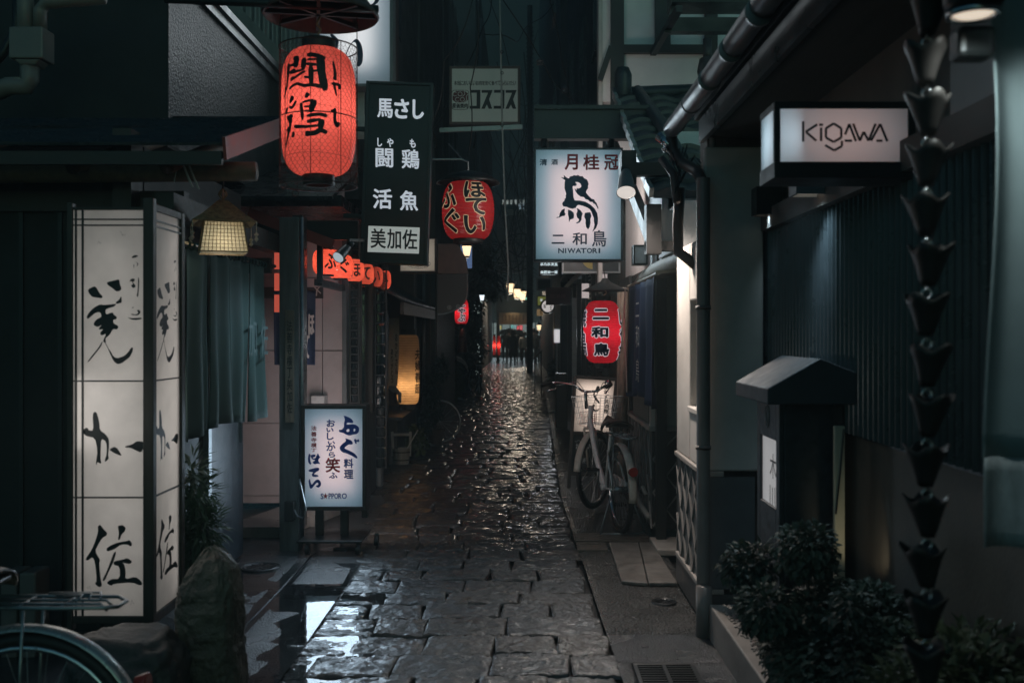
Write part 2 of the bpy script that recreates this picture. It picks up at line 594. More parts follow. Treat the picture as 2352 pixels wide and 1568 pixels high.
def stone_field():
    mb = MB(); tones = []
    y = 3.55
    row = 0
    while y < 58:
        d = .281 * uni(.93, 1.07)
        near = y < 9.5
        rel = 1 if y < 8 else max(.3, 1 - (y - 8) * .12)   # relief lowered with distance so far glints stay small
        nx, ny = ((42, 26) if y < 7.2 else (20, 12)) if near else ((12, 8) if y < 18 else (7, 5))
        x = XL(y) - uni(0, .22)
        xr = XR(y) + uni(-.02, .03)
        while x < xr - .08:
            w = uni(.25, .45)
            if xr - (x + w) < .2: w = xr - x
            x1 = min(x + w, xr)
            gap = uni(.002, .0045) if rnd() > .1 else .010
            low = -.007 * max(0, min(1, (-.62 - x) / .3)) if 4 < y < 6.3 else 0
            z0 = uni(-.006, .005) + low
            tx, ty = uni(-.006, .006), uni(-.007, .011)
            sd = uni(0, 100)
            cw, ch = (x1 - x) / 2 - gap, d / 2 - uni(.002, .004)
            cx, cy = (x + x1) / 2, y + d / 2
            sk = uni(-.012, .012)
            rc = uni(.2, .5)
            def fn(u, v):
                # rows crowd towards the worn, rounded rim
                a = u * 2 - 1; b = v * 2 - 1
                a = math.copysign(1 - (1 - abs(a)) ** 1.35, a); b = math.copysign(1 - (1 - abs(b)) ** 1.35, b)
                wob = noise.noise((a * 2 + sd, b * 2, sd)) * .012
                px = cx + a * cw + sk * b + wob * abs(b) ** 3
                py = cy + b * ch + noise.noise((a * 3, b + sd, 4)) * .012 * abs(b) ** 2
                ex = max(0, (abs(a) - .82) / .18); ey = max(0, (abs(b) - .74) / .26)
                e = min(1.3, math.hypot(ex, ey))
                nz = noise.fractal((px * 7 + sd * .01, py * 11, sd * .1), .8, 2.1, 4) * .010 + noise.fractal((px * 26, py * 44, 7), .9, 2, 3) * .0050 + noise.noise((px * 55, py * 95, 2)) * .0016
                if u in (0, 1) or v in (0, 1):
                    return (px, py, -.018)
                return (px, py, z0 + (tx * a + ty * b * .5 + nz) * rel - .005 * e * e)
            mb.grid(fn, nx, ny)
            tn = uni(.7, 1.25); wm = uni(-.08, .1)
            tones += [(tn * (1 + wm), tn, tn * (1 - wm), max(.34, min(1, 1 - (y - 6.5) * .16)))] * ((nx + 1) * (ny + 1))
            x = x1
        y += d
        row += 1
    o = mb.build('stone_pavement', STONE, smooth=True, fixn=False)
    at = o.data.attributes.new('tone', 'FLOAT_COLOR', 'POINT')
    at.data.foreach_set('color', [c for t_ in tones for c in t_])
    return o
tag(stone_field(), kind='structure')

# water standing among the low stones at the left edge
def film(name, rough=.015):
    m = bpy.data.materials.new(name); m.use_nodes = True
    n, l = m.node_tree.nodes, m.node_tree.links
    n.remove(n['Principled BSDF'])
    fr = n.new('ShaderNodeFresnel'); fr.inputs[0].default_value = 1.34
    tp = n.new('ShaderNodeBsdfTransparent'); tp.inputs[0].default_value = (.8, .82, .82, 1)
    gl = n.new('ShaderNodeBsdfGlossy'); gl.inputs['Roughness'].default_value = rough
    tc = n.new('ShaderNodeTexCoord'); nz = n.new('ShaderNodeTexNoise'); nz.inputs['Scale'].default_value = 9
    bp = n.new('ShaderNodeBump'); bp.inputs['Strength'].default_value = .06; bp.inputs['Distance'].default_value = .01
    l.new(tc.outputs['Object'], nz.inputs['Vector']); l.new(nz.outputs[0], bp.inputs['Height'])
    l.new(bp.outputs[0], gl.inputs['Normal']); l.new(bp.outputs[0], fr.inputs['Normal'])
    mx = n.new('ShaderNodeMixShader')
    l.new(fr.outputs[0], mx.inputs[0]); l.new(tp.outputs[0], mx.inputs[1]); l.new(gl.outputs[0], mx.inputs[2])
    l.new(mx.outputs[0], n['Material Output'].inputs[0])
    return m
WATER = film('rain_water')
mb = MB()
mb.grid(lambda u, v: (-1.3 + u * .62 + .05 * math.sin(v * 9), 3.6 + v * 2.75, -.0125), 4, 8)
mb.grid(lambda u, v: (-1.40 + u * .36, 3.9 + v * 2.6, .0044), 4, 8)
mb.grid(lambda u, v: (-2.1 + u * .68, 5.0 + v * 1.5, .0034), 4, 8)
tag(mb.build('water', WATER, smooth=True, fixn=False), kind='structure')

# left pavement: concrete strips with joints
def slab_strip(mb, quadpts, nu, nv, amp=.004, base=.004):
    a, b, c, d = [Vector((*p, 0)) for p in quadpts]
    def fn(u, v):
        p = (a * (1 - u) + b * u) * (1 - v) + (d * (1 - u) + c * u) * v
        z = base + noise.fractal((p.x * 1.7, p.y * 1.7, 3), .9, 2, 4) * amp
        if u in (0, 1) or v in (0, 1): z -= .008
        return (p.x, p.y, z)
    mb.grid(fn, nu, nv)
mb = MB()
slab_strip(mb, [(-1.42, 3.4), (-1.06, 3.4), (-1.03, 5.9), (-1.40, 5.9)], 10, 40)
slab_strip(mb, [(-1.40, 5.91), (-1.03, 5.91), (-1.08, 6.9), (-1.42, 6.9)], 10, 20)
slab_strip(mb, [(-3.4, 3.4), (-1.43, 3.4), (-1.41, 5.9), (-3.4, 5.9)], 30, 40)
slab_strip(mb, [(-3.4, 5.91), (-1.41, 5.91), (-1.43, 6.9), (-3.4, 6.9)], 30, 20)
slab_strip(mb, [(-3.4, 6.91), (-1.1, 6.91), (-1.27, 9.6), (-3.4, 9.6)], 24, 30)
slab_strip(mb, [(-3.4, 9.61), (-1.28, 9.61), (-1.2, 14), (-3.4, 14)], 20, 30)
slab_strip(mb, [(-3.4, 14.01), (-1.2, 14.01), (-1.2, 20), (-3.4, 20)], 10, 20)
slab_strip(mb, [(-4, 20.01), (-1.22, 20.01), (-1.45, 60), (-4, 60)], 8, 30)
tag(mb.build('pavement', CONC, smooth=True, fixn=False), kind='structure')

mb = MB()
def rx(y): return XR(y) + .012
slab_strip(mb, [(rx(5.0), 5.0), (.99, 5.0), (.99, 9), (rx(9), 9)], 20, 90, .005, .0)
slab_strip(mb, [(rx(9), 9.01), (1.3, 9.01), (1.3, 24), (rx(24), 24)], 14, 60, .005, .0)
slab_strip(mb, [(rx(24), 24.01), (1.6, 24.01), (1.6, 60), (rx(60), 60)], 6, 30, .005, .0)
tag(mb.build('footway', ASPH, smooth=True, fixn=False), kind='structure')
mb = MB()
slab_strip(mb, [(.46, 3.3), (1.2, 3.3), (1.2, 4.0), (.45, 4.0)], 10, 8)
slab_strip(mb, [(.45, 4.0), (.51, 4.0), (.50, 4.55), (.435, 4.55)], 4, 8)
slab_strip(mb, [(.79, 4.0), (1.2, 4.0), (1.2, 4.55), (.79, 4.55)], 8, 8)
slab_strip(mb, [(.435, 4.555), (1.2, 4.555), (1.0, 4.985), (.43, 4.985)], 14, 14)
tag(mb.build('concrete_footing_path', CONC, smooth=True, fixn=False), kind='structure')

t = thing('drain_grate', 'rusty iron drain grate set in the concrete beside the planter', 'grate', (.65, 4.27, 0))
mb = MB(); mb.box(.505, .785, 4.02, 4.045, -.04, .006); mb.box(.505, .785, 4.505, 4.53, -.04, .006); mb.box(.505, .525, 4.045, 4.505, -.04, .006); mb.box(.765, .785, 4.045, 4.505, -.04, .006); mb.box(.635, .655, 4.045, 4.505, -.035, .004)
mb.build('frame', IRON, t, bevel=.003)
mb = MB()
for i in range(15):
    y = 4.06 + i * .03
    mb.box(.525, .635, y, y + .011, -.03, .003); mb.box(.655, .765, y, y + .011, -.03, .003)
mb.build('grating', IRON, t)

def manhole(name, label, x, y, r):
    t = thing(name, label, 'manhole cover', (x, y, .008))
    mb = MB(); mb.lathe((x, y, .0), [(r, -.01), (r, .014), (r * .94, .015), (r * .93, .010), (r * .86, .010), (r * .85, .014), (r * .8, .014), (r * .79, .011), (0, .011)], 40)
    mb.build('lid', IRON, t, smooth=True)
    mb = MB()
    for i in range(7):
        a = i * 2 * math.pi / 7
        mb.torus((0, 0, 0), r * .2, r * .03, 10, 5); 
        break
    mb.v = []; mb.f = []; mb.mi = []
    for i in range(9):
        a = i * 2 * math.pi / 9
        mb.bar((x + .25 * r * math.cos(a), y + .25 * r * math.sin(a), .0125), (x + .7 * r * math.cos(a + .35), y + .7 * r * math.sin(a + .35), .0125), r * .12, .005)
    mb.build('relief', IRON, t)
manhole('manhole_cover', 'round iron cover in the concrete near the grey post', (598 - CX) * GY(1305) / F, GY(1305), .125)
manhole('manhole_cover', 'small round cover in the aggregate footway beside the tiled wall', (1525 - CX) * GY(1385) / F, GY(1385), .07)

t = thing('entrance_slab', 'pair of low pale stone slabs in front of the recessed door', 'slab', (.75, 6.4, 0))
mb = MB(); mb.prism([(.60, 5.95, .004), (.75, 5.9, .004), (.83, 7.05, .004), (.62, 7.05, .004)], (0, 0, .022)); mb.build('slab', SLAB, t, bevel=.006)
mb = MB(); mb.prism([(.756, 5.9, .004), (.925, 5.9, .004), (.93, 7.05, .004), (.836, 7.05, .004)], (0, 0, .024)); mb.build('slab', SLAB, t, bevel=.006)
t = thing('wooden_plank', 'wet grey wooden board laid across the gutter under the bicycle', 'plank', (.6, 7.3, 0))
mb = MB(); mb.box(.385, .93, 7.14, 7.42, -.01, .018); mb.build('board', mat('wet_board', (.10, .085, .07), .3, var=.4, stretch=(1, 9, 9), scale=5, bump=.3), t, bevel=.004)
mb = MB(); mb.box(.39, .60, 6.86, 7.11, -.01, .015); mb.build('board', MATS['wet_board'], t, bevel=.004)
# ------------------------------------------------------------------ lit signs
def zoomed(ox, oy, s):
    return lambda x, y: ((ox + x / s) * .57421875, (oy + y / s) * .57421875)
def zl(z, pts):
    return [z(*p) for p in pts]
FACE = (R(-90), 0, 0)     # a lamp looking down the alley towards the viewer
def face_lamp(t, c, w, h, rad, col, name):
    o = lamp('AREA', c, rad * math.pi * w * h, col, t, w, h, name=name)
    o.rotation_euler = FACE
    return o

def box_sign(name, label, cat, x0, y0, x1, y1, Y, depth, rim, pmat, fmat, core=None, wash=None, out=0, outcol=(1, 1, 1), group=None, back=0, backcol=(1, .84, .78), pname='panel'):
    """lit box: rim px of frame round a translucent panel, tubes inside"""
    a, b = P(x0, y1, Y), P(x1, y0, Y)
    k = rim * Y / F
    t = thing(name, label, cat, ((a[0] + b[0]) / 2, Y + depth / 2, a[2]), group=group)
    mb = MB()
    mb.box(a[0], b[0], Y, Y + depth, a[2], a[2] + k); mb.box(a[0], b[0], Y, Y + depth, b[2] - k, b[2])
    mb.box(a[0], a[0] + k, Y, Y + depth, a[2] + k, b[2] - k); mb.box(b[0] - k, b[0], Y, Y + depth, a[2] + k, b[2] - k)
    mb.box(a[0] + k, b[0] - k, Y + depth - .012, Y + depth - .002, a[2] + k, b[2] - k)
    mb.build('frame', fmat, t, bevel=min(.004, k * .3))
    mb = MB(); mb.quad((a[0] + k * .9, Y + .006, a[2] + k * .9), (b[0] - k * .9, Y + .006, a[2] + k * .9), (b[0] - k * .9, Y + .006, b[2] - k * .9), (a[0] + k * .9, Y + .006, b[2] - k * .9))
    mb.build(pname, pmat, t)
    w, h = b[0] - a[0] - 2 * k, b[2] - a[2] - 2 * k
    c = ((a[0] + b[0]) / 2, Y + depth * .8, (a[2] + b[2]) / 2)
    if core:
        face_lamp(t, (c[0], Y + depth * .55, c[2]), w * core[3], h * core[4], core[0], core[1], 'tube_light')
    if wash:
        face_lamp(t, (c[0], Y + depth * .9, c[2]), w * .96, h * .96, wash[0], wash[1], 'tube_light')
    if out:
        face_lamp(t, (c[0], Y - .03, c[2]), w * .9, h * .9, out, outcol, 'sign_light')
    if back:       # added second face and lamp, put in to brighten what lies behind
        mb = MB(); mb.box(a[0] + k, b[0] - k, Y + depth, Y + depth + .004, a[2] + k, b[2] - k); mb.build('added_back_panel', pmat, t)
        o = lamp('AREA', (c[0], Y + depth + .03, c[2]), back * math.pi * w * h, backcol, t, w * .9, h * .9, name='sign_light'); o.rotation_euler = (R(90), 0, 0)
    return t

WHITE = paper('white_acrylic', (.92, .92, .92), .05)
WASHI = paper('washi_panel', (.95, .9, .86), .05, fibre=7)

# --- standing box sign with brush writing, left
SY, SX, SYF = 4.1, -1.515, 4.46
t = thing('standing_box_sign', 'tall white lit box sign with brushed black writing and dark wooden frame', 'box sign', (-1.68, 4.25, .3))
z0, z1 = P(0, 1415, SY)[2], P(0, 482, SY)[2]
xl = P(160, 0, SY)[0]
mb = MB()
cw = .022
for (x, y) in ((xl - .012, SY), (SX - .043, SY), (SX - .022, SYF - .012)):
    w_ = .043 if x == SX - .043 else .022
    mb.box(x, x + w_, y, y + .04, z0 - .06, z1 + (.05 if w_ > .03 else .03))
mb.box(xl - .012, xl + .01, SYF - .012, SYF + .028, z0 - .06, z1)
mb.box(xl + .01, SX - .043, SY + .002, SY + .03, z0 - .03, z0); mb.box(xl + .01, SX - .043, SY + .002, SY + .03, z1, z1 + .012)
mb.box(SX - .02, SX - .002, SY + .04, SYF - .012, z0 - .04, z0); mb.box(SX - .02, SX - .002, SY + .04, SYF - .012, z1, z1 + .03)
mb.box(xl + .01, SX - .022, SY + .04, SYF + .02, z0 - .028, z0 - .016); mb.box(xl + .01, SX - .022, SY + .04, SYF + .02, z1 + .004, z1 + .016)
mb.box(xl + .012, SX - .024, SYF + .01, SYF + .02, z0, z1); mb.box(xl - .004, xl + .004, SY + .04, SYF, z0, z1)
mb.build('frame', WOOD, t, bevel=.003)
mb = MB(); mb.quad((xl + .008, SY + .012, z0), (SX - .042, SY + .012, z0), (SX - .042, SY + .012, z1), (xl + .008, SY + .012, z1)); mb.build('front_panel', WASHI, t)
mb = MB(); mb.quad((SX - .012, SY + .04, z0), (SX - .012, SYF - .012, z0), (SX - .012, SYF - .012, z1), (SX - .012, SY + .04, z1)); mb.build('side_panel', WASHI, t)
mb = MB()
for px in (172.5, 188):
    x = P(px, 0, SY)[0]; mb.box(x - .0035, x + .0035, SY + .004, SY + .011, z0, z1)
for py in (503.5, 517, 875, 1142.5):
    z = P(0, py, SY)[2]
    mb.box(xl + .01, SX - .043, SY + .003, SY + .0105, z - .003, z + .003)
    mb.box(SX - .011, SX - .003, SY + .04, SYF - .012, z - .003, z + .003)
mb.build('muntins', BLK, t)
za, zb = zoomed(320, 850, 2.4125), zoomed(280, 1550, 1.7235)
SIGNCHARS = [(za, l) for l in (
    [(75, 740), (140, 710), (160, 725), (190, 780), (218, 805), (215, 828), (175, 822), (120, 815), (85, 780)],
    [(258, 672), (330, 655), (380, 642), (385, 690), (402, 735), (385, 757), (350, 762), (310, 728), (262, 695)],
    [(400, 800), (404, 868), (385, 875), (350, 882), (345, 862), (375, 845)],
    [(350, 880), (335, 905), (290, 918), (245, 935), (250, 985), (300, 965), (320, 965), (325, 985), (355, 1005), (352, 1028), (318, 1035), (325, 1070), (365, 1090), (372, 1110), (355, 1128), (318, 1122), (290, 1175), (262, 1200), (245, 1215), (252, 1255), (240, 1258), (220, 1240), (255, 1165), (210, 1187), (193, 1170), (200, 1150), (225, 1125), (185, 1130), (180, 1115), (215, 1080), (175, 1105), (135, 1090), (132, 1065), (160, 1030), (210, 1005), (195, 960), (150, 965), (110, 1000), (75, 1028), (62, 1010), (85, 965), (130, 920), (190, 885), (235, 892), (330, 882)],
    [(218, 1245), (205, 1290), (150, 1360), (85, 1440), (70, 1440), (110, 1385), (180, 1300), (210, 1245)],
    [(245, 1250), (275, 1310), (300, 1345), (320, 1385), (355, 1405), (395, 1395), (430, 1380), (470, 1340), (490, 1305), (512, 1298), (510, 1335), (480, 1395), (440, 1425), (400, 1455), (360, 1462), (325, 1435), (295, 1375), (270, 1315), (238, 1250)],
    [(498, 430), (520, 412), (555, 410), (560, 425), (520, 440), (500, 438)], [(535, 470), (568, 495), (545, 528), (555, 495)], [(515, 500), (525, 500), (520, 550)],
    [(560, 620), (572, 640), (570, 720), (562, 815), (545, 810), (555, 760), (560, 660)],
    [(480, 655), (500, 635), (530, 640), (525, 665), (505, 670), (535, 700), (535, 720), (510, 730), (490, 700), (512, 695), (500, 660), (480, 668)],
    [(500, 915), (522, 908), (510, 925)], [(490, 980), (500, 975), (540, 985), (565, 965), (545, 940), (575, 938), (585, 965), (560, 992), (510, 990)],
    [(455, 1008), (500, 1020), (560, 1015), (597, 1015), (592, 1028), (530, 1038), (490, 1030)])]
SIGNCHARS += [(zb, l) for l in (
    [(155, 180), (172, 163), (186, 175), (203, 240), (205, 292), (245, 320), (270, 355), (268, 425), (262, 470), (270, 485), (245, 510), (238, 505), (255, 450), (250, 370), (215, 350), (212, 430), (210, 490), (217, 520), (205, 522), (190, 510), (180, 535), (178, 525), (190, 430), (172, 345), (115, 335), (92, 315), (95, 285), (118, 272), (130, 295), (162, 295)],
    [(268, 425), (315, 402), (358, 465), (345, 468), (295, 445)],
    [(375, 405), (430, 390), (460, 367), (510, 372), (510, 410), (490, 448), (455, 432), (420, 415), (385, 412)],
    [(190, 955), (208, 942), (232, 975), (258, 1000), (250, 1020), (222, 1035), (195, 1080), (172, 1125), (210, 1190), (200, 1205), (212, 1320), (222, 1365), (200, 1375), (170, 1350), (185, 1330), (172, 1200), (155, 1165), (125, 1190), (102, 1185), (150, 1115), (180, 1040), (195, 985)],
    [(330, 950), (365, 945), (385, 965), (378, 990), (355, 1010), (345, 1045), (330, 1050), (338, 1000), (332, 975)],
    [(250, 1110), (270, 1090), (330, 1065), (395, 1055), (410, 1048), (430, 1075), (420, 1095), (395, 1080), (350, 1080), (310, 1110), (270, 1125), (255, 1125)],
    [(305, 1130), (320, 1130), (300, 1200), (265, 1270), (240, 1330), (220, 1330), (255, 1260), (285, 1180)],
    [(300, 1195), (370, 1182), (395, 1172), (430, 1195), (415, 1215), (360, 1205), (375, 1215), (385, 1270), (380, 1320), (450, 1300), (490, 1330), (500, 1355), (480, 1362), (430, 1340), (300, 1350), (285, 1365), (250, 1345), (280, 1318), (345, 1315), (342, 1230), (300, 1220)])]
ik = Ink(on_plane(SY + .012)); ik2 = Ink(lambda px, py, lay: (SX - .010, SY + .045 + (px - 188) / 149 * (SYF - .065 - SY), P(0, py, SY)[2]))
for z, l in SIGNCHARS:
    q = [p for p in zl(z, l)]
    ik.poly([q]); ik2.poly([[(max(p[0], 190), p[1]) for p in q]])
for q in range(9):   # paper fibres
    bx, by = uni(195, 330), (uni(1330, 1400) if q < 6 else uni(530, 560))
    ik.line([(bx + i * 3, by + uni(-6, 6)) for i in range(4)], .45)
ik.build(INK, t); ik2.build(INK, t)
wf = SX - xl - .06
lamp('AREA', ((xl + SX) / 2, SYF - .02, (z0 + z1) / 2), 1.0 * math.pi * wf * (z1 - z0), (1, .96, .92), t, wf * .95, (z1 - z0) * .97, name='tube_light').rotation_euler = FACE
o = lamp('AREA', (xl + .02, (SY + SYF) / 2, (z0 + z1) / 2), .85 * math.pi * .3 * (z1 - z0), (1, .95, .9), t, .3, (z1 - z0) * .97, name='tube_light'); o.rotation_euler = (R(90), 0, R(90)); o.rotation_euler = (Matrix.Rotation(R(90), 3, 'Z') @ Matrix.Rotation(R(90), 3, 'X')).to_euler(); o.rotation_euler = Vector((1, 0, 0)).to_track_quat('-Z', 'Z').to_euler()
o = lamp('AREA', (SX + .02, (SY + SYF) / 2, (z0 + z1) / 2), .9 * math.pi * .3 * (z1 - z0), (1, .93, .86), t, .3, (z1 - z0) * .97, name='sign_light'); o.rotation_euler = Vector((1, 0, 0)).to_track_quat('-Z', 'Z').to_euler()
face_lamp(t, ((xl + SX) / 2, SY - .03, (z0 + z1) / 2), wf, z1 - z0, .7, (1, .93, .86), 'sign_light')

# --- blowfish restaurant sign on castors
FYs = 6.85
t = box_sign('fugu_sign_stand', 'white lit menu sign in a dark wooden frame standing on castors', 'menu sign', 691, 930, 841, 1172, FYs, .16, 9, paper('milk_panel', (.93, .93, .93), .06), WOOD,
             core=(.95, (1, .42, .24), 0, .66, .72), wash=(.78, (.30, .72, 1)), out=8, outcol=(.62, .82, 1), back=9)
z5 = zoomed(1180, 1600, 3.647)
blue, red = Ink(on_plane(FYs + .006)), Ink(on_plane(FYs + .006))
def zp(i, l):
    i.poly([zl(z5, q) for q in l])
    for q in l: i.line(zl(z5, smooth_loop(q, 1) + q[:1]), .9, .5)
zp(blue, [[(710, 225), (760, 240), (820, 270), (852, 315), (835, 332), (770, 320), (745, 345), (760, 360), (830, 350), (890, 360), (935, 400), (930, 460), (895, 492), (850, 495), (795, 515), (740, 495), (700, 470), (645, 462), (642, 432), (680, 435), (720, 390), (715, 345), (730, 290), (725, 260)], [(745, 440), (775, 410), (802, 430), (790, 460), (755, 465)], [(860, 410), (885, 415), (880, 450), (855, 465), (850, 430)]])
zp(blue, [[(735, 555), (780, 570), (825, 590), (845, 630), (825, 645), (780, 640), (720, 690), (720, 705), (780, 730), (860, 770), (905, 820), (908, 845), (885, 842), (830, 805), (760, 775), (690, 755), (655, 715), (655, 680), (690, 640), (750, 595)]])
zp(blue, [[(862, 570), (885, 565), (900, 590), (925, 565), (937, 595), (920, 612), (905, 595), (893, 610), (898, 632), (885, 635), (870, 600)]])
zp(blue, [[(205, 780), (225, 790), (218, 850), (225, 905), (240, 915), (225, 942), (195, 900), (190, 840)]])
zp(blue, [[(225, 800), (290, 790), (300, 805), (290, 825), (250, 832), (270, 850), (300, 846), (316, 810), (335, 770), (350, 815), (372, 830), (345, 848), (335, 885), (370, 930), (330, 920), (285, 932), (255, 905), (285, 885), (300, 868), (255, 862), (240, 840)]])
zp(blue, [[(200, 1015), (250, 1000), (320, 982), (352, 990), (350, 1020), (310, 1040), (275, 1070), (280, 1085), (330, 1090), (342, 1108), (310, 1115), (255, 1110), (245, 1080), (275, 1045), (225, 1040), (203, 1035)]])
zp(blue, [[(215, 1145), (225, 1195), (245, 1240), (300, 1165), (345, 1155), (378, 1195), (375, 1245), (340, 1275), (300, 1250), (345, 1235), (340, 1200), (310, 1200), (245, 1285), (220, 1285), (205, 1220), (200, 1170)]])
def zc(i, c, x0, y0, x1, y1, bold=.5):
    a, b = z5(x0, y0), z5(x1, y1)
    i.ch(c, a[0], a[1], b[0], b[1], bold)
for c, *r in (('お', 465, 285, 580, 385), ('い', 462, 405, 558, 460), ('し', 468, 475, 560, 575), ('い', 482, 600, 580, 640), ('か', 460, 640, 588, 735), ('ら', 495, 755, 582, 830), ('ふ', 500, 1055, 615, 1135)):
    zc(blue, c, *r, bold=.75)
zc(blue, '料', 715, 855, 848, 985, .8); zc(blue, '理', 720, 1015, 845, 1140, .8)
zc(red, '笑', 450, 845, 652, 1048, 1.0)
for c, y0, y1 in (('法', 375, 440), ('善', 458, 530), ('寺', 548, 608), ('横', 622, 688), ('丁', 705, 750)):
    zc(red, c, 235, y0, 312, y1, .35)
zc(blue, 'S', 376, 1360, 414, 1438, .45)
for i, c in enumerate('PPORO'):
    zc(blue, c, 492 + (0, 42, 84, 142, 192)[i], 1358, 492 + (34, 76, 134, 184, 262)[i], 1434, .45)
star = [(445 + (42 if k % 2 == 0 else 17) * math.sin(k * math.pi / 5), 1398 - (50 if k % 2 == 0 else 20) * math.cos(k * math.pi / 5)) for k in range(10)]
red.poly([zl(z5, star)], sm=0)
blue.build(mat('blue_ink', (.016, .055, .30), .5, var=.05, bump=0), t); red.build(INKR, t)
for px in (729, 787):
    a = P(px, 1172, FYs); mb = MB(); mb.box(a[0] - .028, a[0] + .028, FYs + .06, FYs + .1, .1, a[2]); mb.build('leg', WOOD, t, bevel=.003)
mb = MB(); x0, x1 = P(690, 0, FYs)[0], P(838, 0, FYs)[0]
mb.box(x0, x1, FYs - .13, FYs + .3, .085, .1); mb.build('base_board', BLK, t, bevel=.004)
mb = MB(); mb.box(P(828, 0, FYs)[0], P(841, 0, FYs)[0], FYs + .05, FYs + .12, P(0, 1192, FYs)[2], P(0, 1172, FYs)[2]); mb.build('bracket', WOOD, t)
for k, (x, y) in enumerate(((x0 + .07, FYs - .1), (x1 - .03, FYs - .1), (x1 + .05, FYs + .2), (x0 + .05, FYs + .26))):
    mb = MB(); mb.cyl((x - .014, y, .036), (x + .014, y, .036), .034, n=16); mb.bar((x, y + .02, .086), (x, y + .01, .04), .03, .012); mb.build('castor', BLK, t)

# --- tall black vertical sign
VY = 7.05
t = thing('black_vertical_sign', 'tall black hanging sign with white writing and a lit white box at its foot', 'sign', P(919, 187, VY))
mb = MB(); a, b = P(843, 606, VY), P(995, 189, VY)
mb.box(a[0], b[0], VY, VY + .14, a[2], b[2]); mb.build('board', mat('black_lacquer', (.008, .010, .011), .35, bump=.04, var=.15), t, bevel=.004)
mb = MB(); k = .02
mb.box(a[0] - .004, a[0] + k, VY - .014, VY - .002, a[2], b[2]); mb.box(b[0] - k, b[0] + .004, VY - .014, VY - .002, a[2], b[2]); mb.box(a[0] + k, b[0] - k, VY - .014, VY - .002, a[2], a[2] + k); mb.box(a[0] + k, b[0] - k, VY - .014, VY - .002, b[2] - k, b[2])
mb.build('frame', mat('black_frame', (.02, .023, .024), .4), t, bevel=.003)
un = lambda x, y: (x + (y - 187) * .0366, y)
ik = Ink(on_plane(VY))
for c, x0, y0, x1, y1, bo in (('馬', 867, 229, 901, 271, 1.0), ('さ', 907, 229, 938, 271, 1.6), ('し', 949, 229, 972, 271, 1.6), ('し', 867, 319, 877, 338, .6), ('や', 889, 319, 903, 338, .6), ('も', 941, 319, 954, 338, .6),
                              ('闘', 863, 343, 902, 385, .8), ('鶏', 923, 343, 962, 386, .8), ('活', 857, 436, 899, 480, 1.1), ('魚', 919, 438, 959, 482, 1.0)):
    ik.ch(c, x0, y0, x1, y1, bo)
ik.xform(un).build(glow('white_lit_letter', (.84, .9, 1), .48), t)
mb = MB(); a, b = P(858, 581, VY), P(976, 521, VY)
mb.quad((a[0], VY - .003, a[2]), (b[0], VY - .003, a[2]), (b[0], VY - .003, b[2]), (a[0], VY - .003, b[2]))
mb.build('lit_panel', glow('small_lit_panel', (.95, 1, .95), .27), t)
ik = Ink(on_plane(VY + .0, .006))
for c, x0, x1 in (('美', 851, 885), ('加', 889, 920), ('佐', 924, 957)): ik.ch(c, x0, 527, x1, 571, .7)
ik.xform(un).build(INK, t)
t.rotation_euler = (0, R(2.0), 0)
mb = MB(); mb.bar(P(800, 300, 7.12), P(845, 300, 7.12), .03); mb.bar(P(800, 500, 7.12), P(845, 500, 7.12), .03); mb.build('wall_arm', BLK, t)

# --- big white overhead sign
OY = 8.3
t = box_sign('overhead_lit_sign', 'large white lit sign high above the alley behind the caged lantern', 'sign', 722, -330, 902, 199, OY, .2, 7, paper('cool_panel', (.92, .93, .95), .05), mat('grey_frame', (.16, .17, .18), .5),
             core=(1.2, (1, .88, .80), 0, .55, .85), wash=(.40, (.40, .75, 1)), out=4, outcol=(.85, .95, 1))
ik = Ink(on_plane(OY + .006))
zz = zoomed(700, 0, 2.352)
ik.poly([zl(zz, [(1455, 325), (1480, 318), (1520, 355), (1545, 385), (1530, 450), (1520, 530), (1510, 640), (1560, 660), (1600, 520), (1640, 430), (1690, 370), (1720, 368), (1755, 420), (1770, 500), (1765, 590), (1735, 632), (1712, 622), (1720, 560), (1715, 470), (1700, 400), (1670, 400), (1630, 470), (1600, 560), (1575, 720), (1530, 760), (1490, 700), (1485, 560), (1490, 430), (1475, 360)])])
ik.poly([zl(zz, [(1840, 45), (1870, 30), (1890, -20), (1880, -80), (1920, -90), (1925, 0), (1900, 40), (1870, 52)])])
ik.build(INKB, t)

# --- rooster sign, right
NY = 7.6
z5 = zoomed(2080, 550, 3.135)
t = box_sign('rooster_box_sign', 'square lit box sign with a dark rooster emblem hanging over the alley', 'box sign', 1226, 339, 1431, 600, NY, .16, 5, paper('milk_panel_large', (.93, .93, .93), .06), mat('sign_rim', (.05, .055, .06), .4),
             core=(.92, (1, .40, .24), 0, .68, .76), wash=(.74, (.30, .76, 1)), out=7, outcol=(.72, .90, 1), back=5)
blue, red = Ink(on_plane(NY + .006)), Ink(on_plane(NY + .006))
def zc(i, c, x0, y0, x1, y1, bold=.4):
    a, b = z5(x0, y0), z5(x1, y1); i.ch(c, a[0], a[1], b[0], b[1], bold)
zc(blue, '清', 248, 272, 338, 350); zc(blue, '酒', 393, 275, 472, 342)
zc(red, '月', 565, 215, 720, 402, 1.1); zc(red, '桂', 795, 220, 990, 405, 1.0); zc(red, '冠', 1060, 220, 1228, 405, 1.0)
zc(blue, '二', 400, 1222, 553, 1330, .7); zc(blue, '和', 660, 1195, 835, 1345, .6); zc(blue, '鳥', 905, 1165, 1080, 1365, .6)
for i, c in enumerate('NIWATORI'):
    xx = (478, 564, 594, 696, 756, 838, 908, 985, 1003)
    zc(blue, c, xx[i] + 3, 1390, (548, 577, 693, 766, 833, 902, 968, 1003)[i], 1448, .5)
zr = zoomed(2200, 650, 5.228)
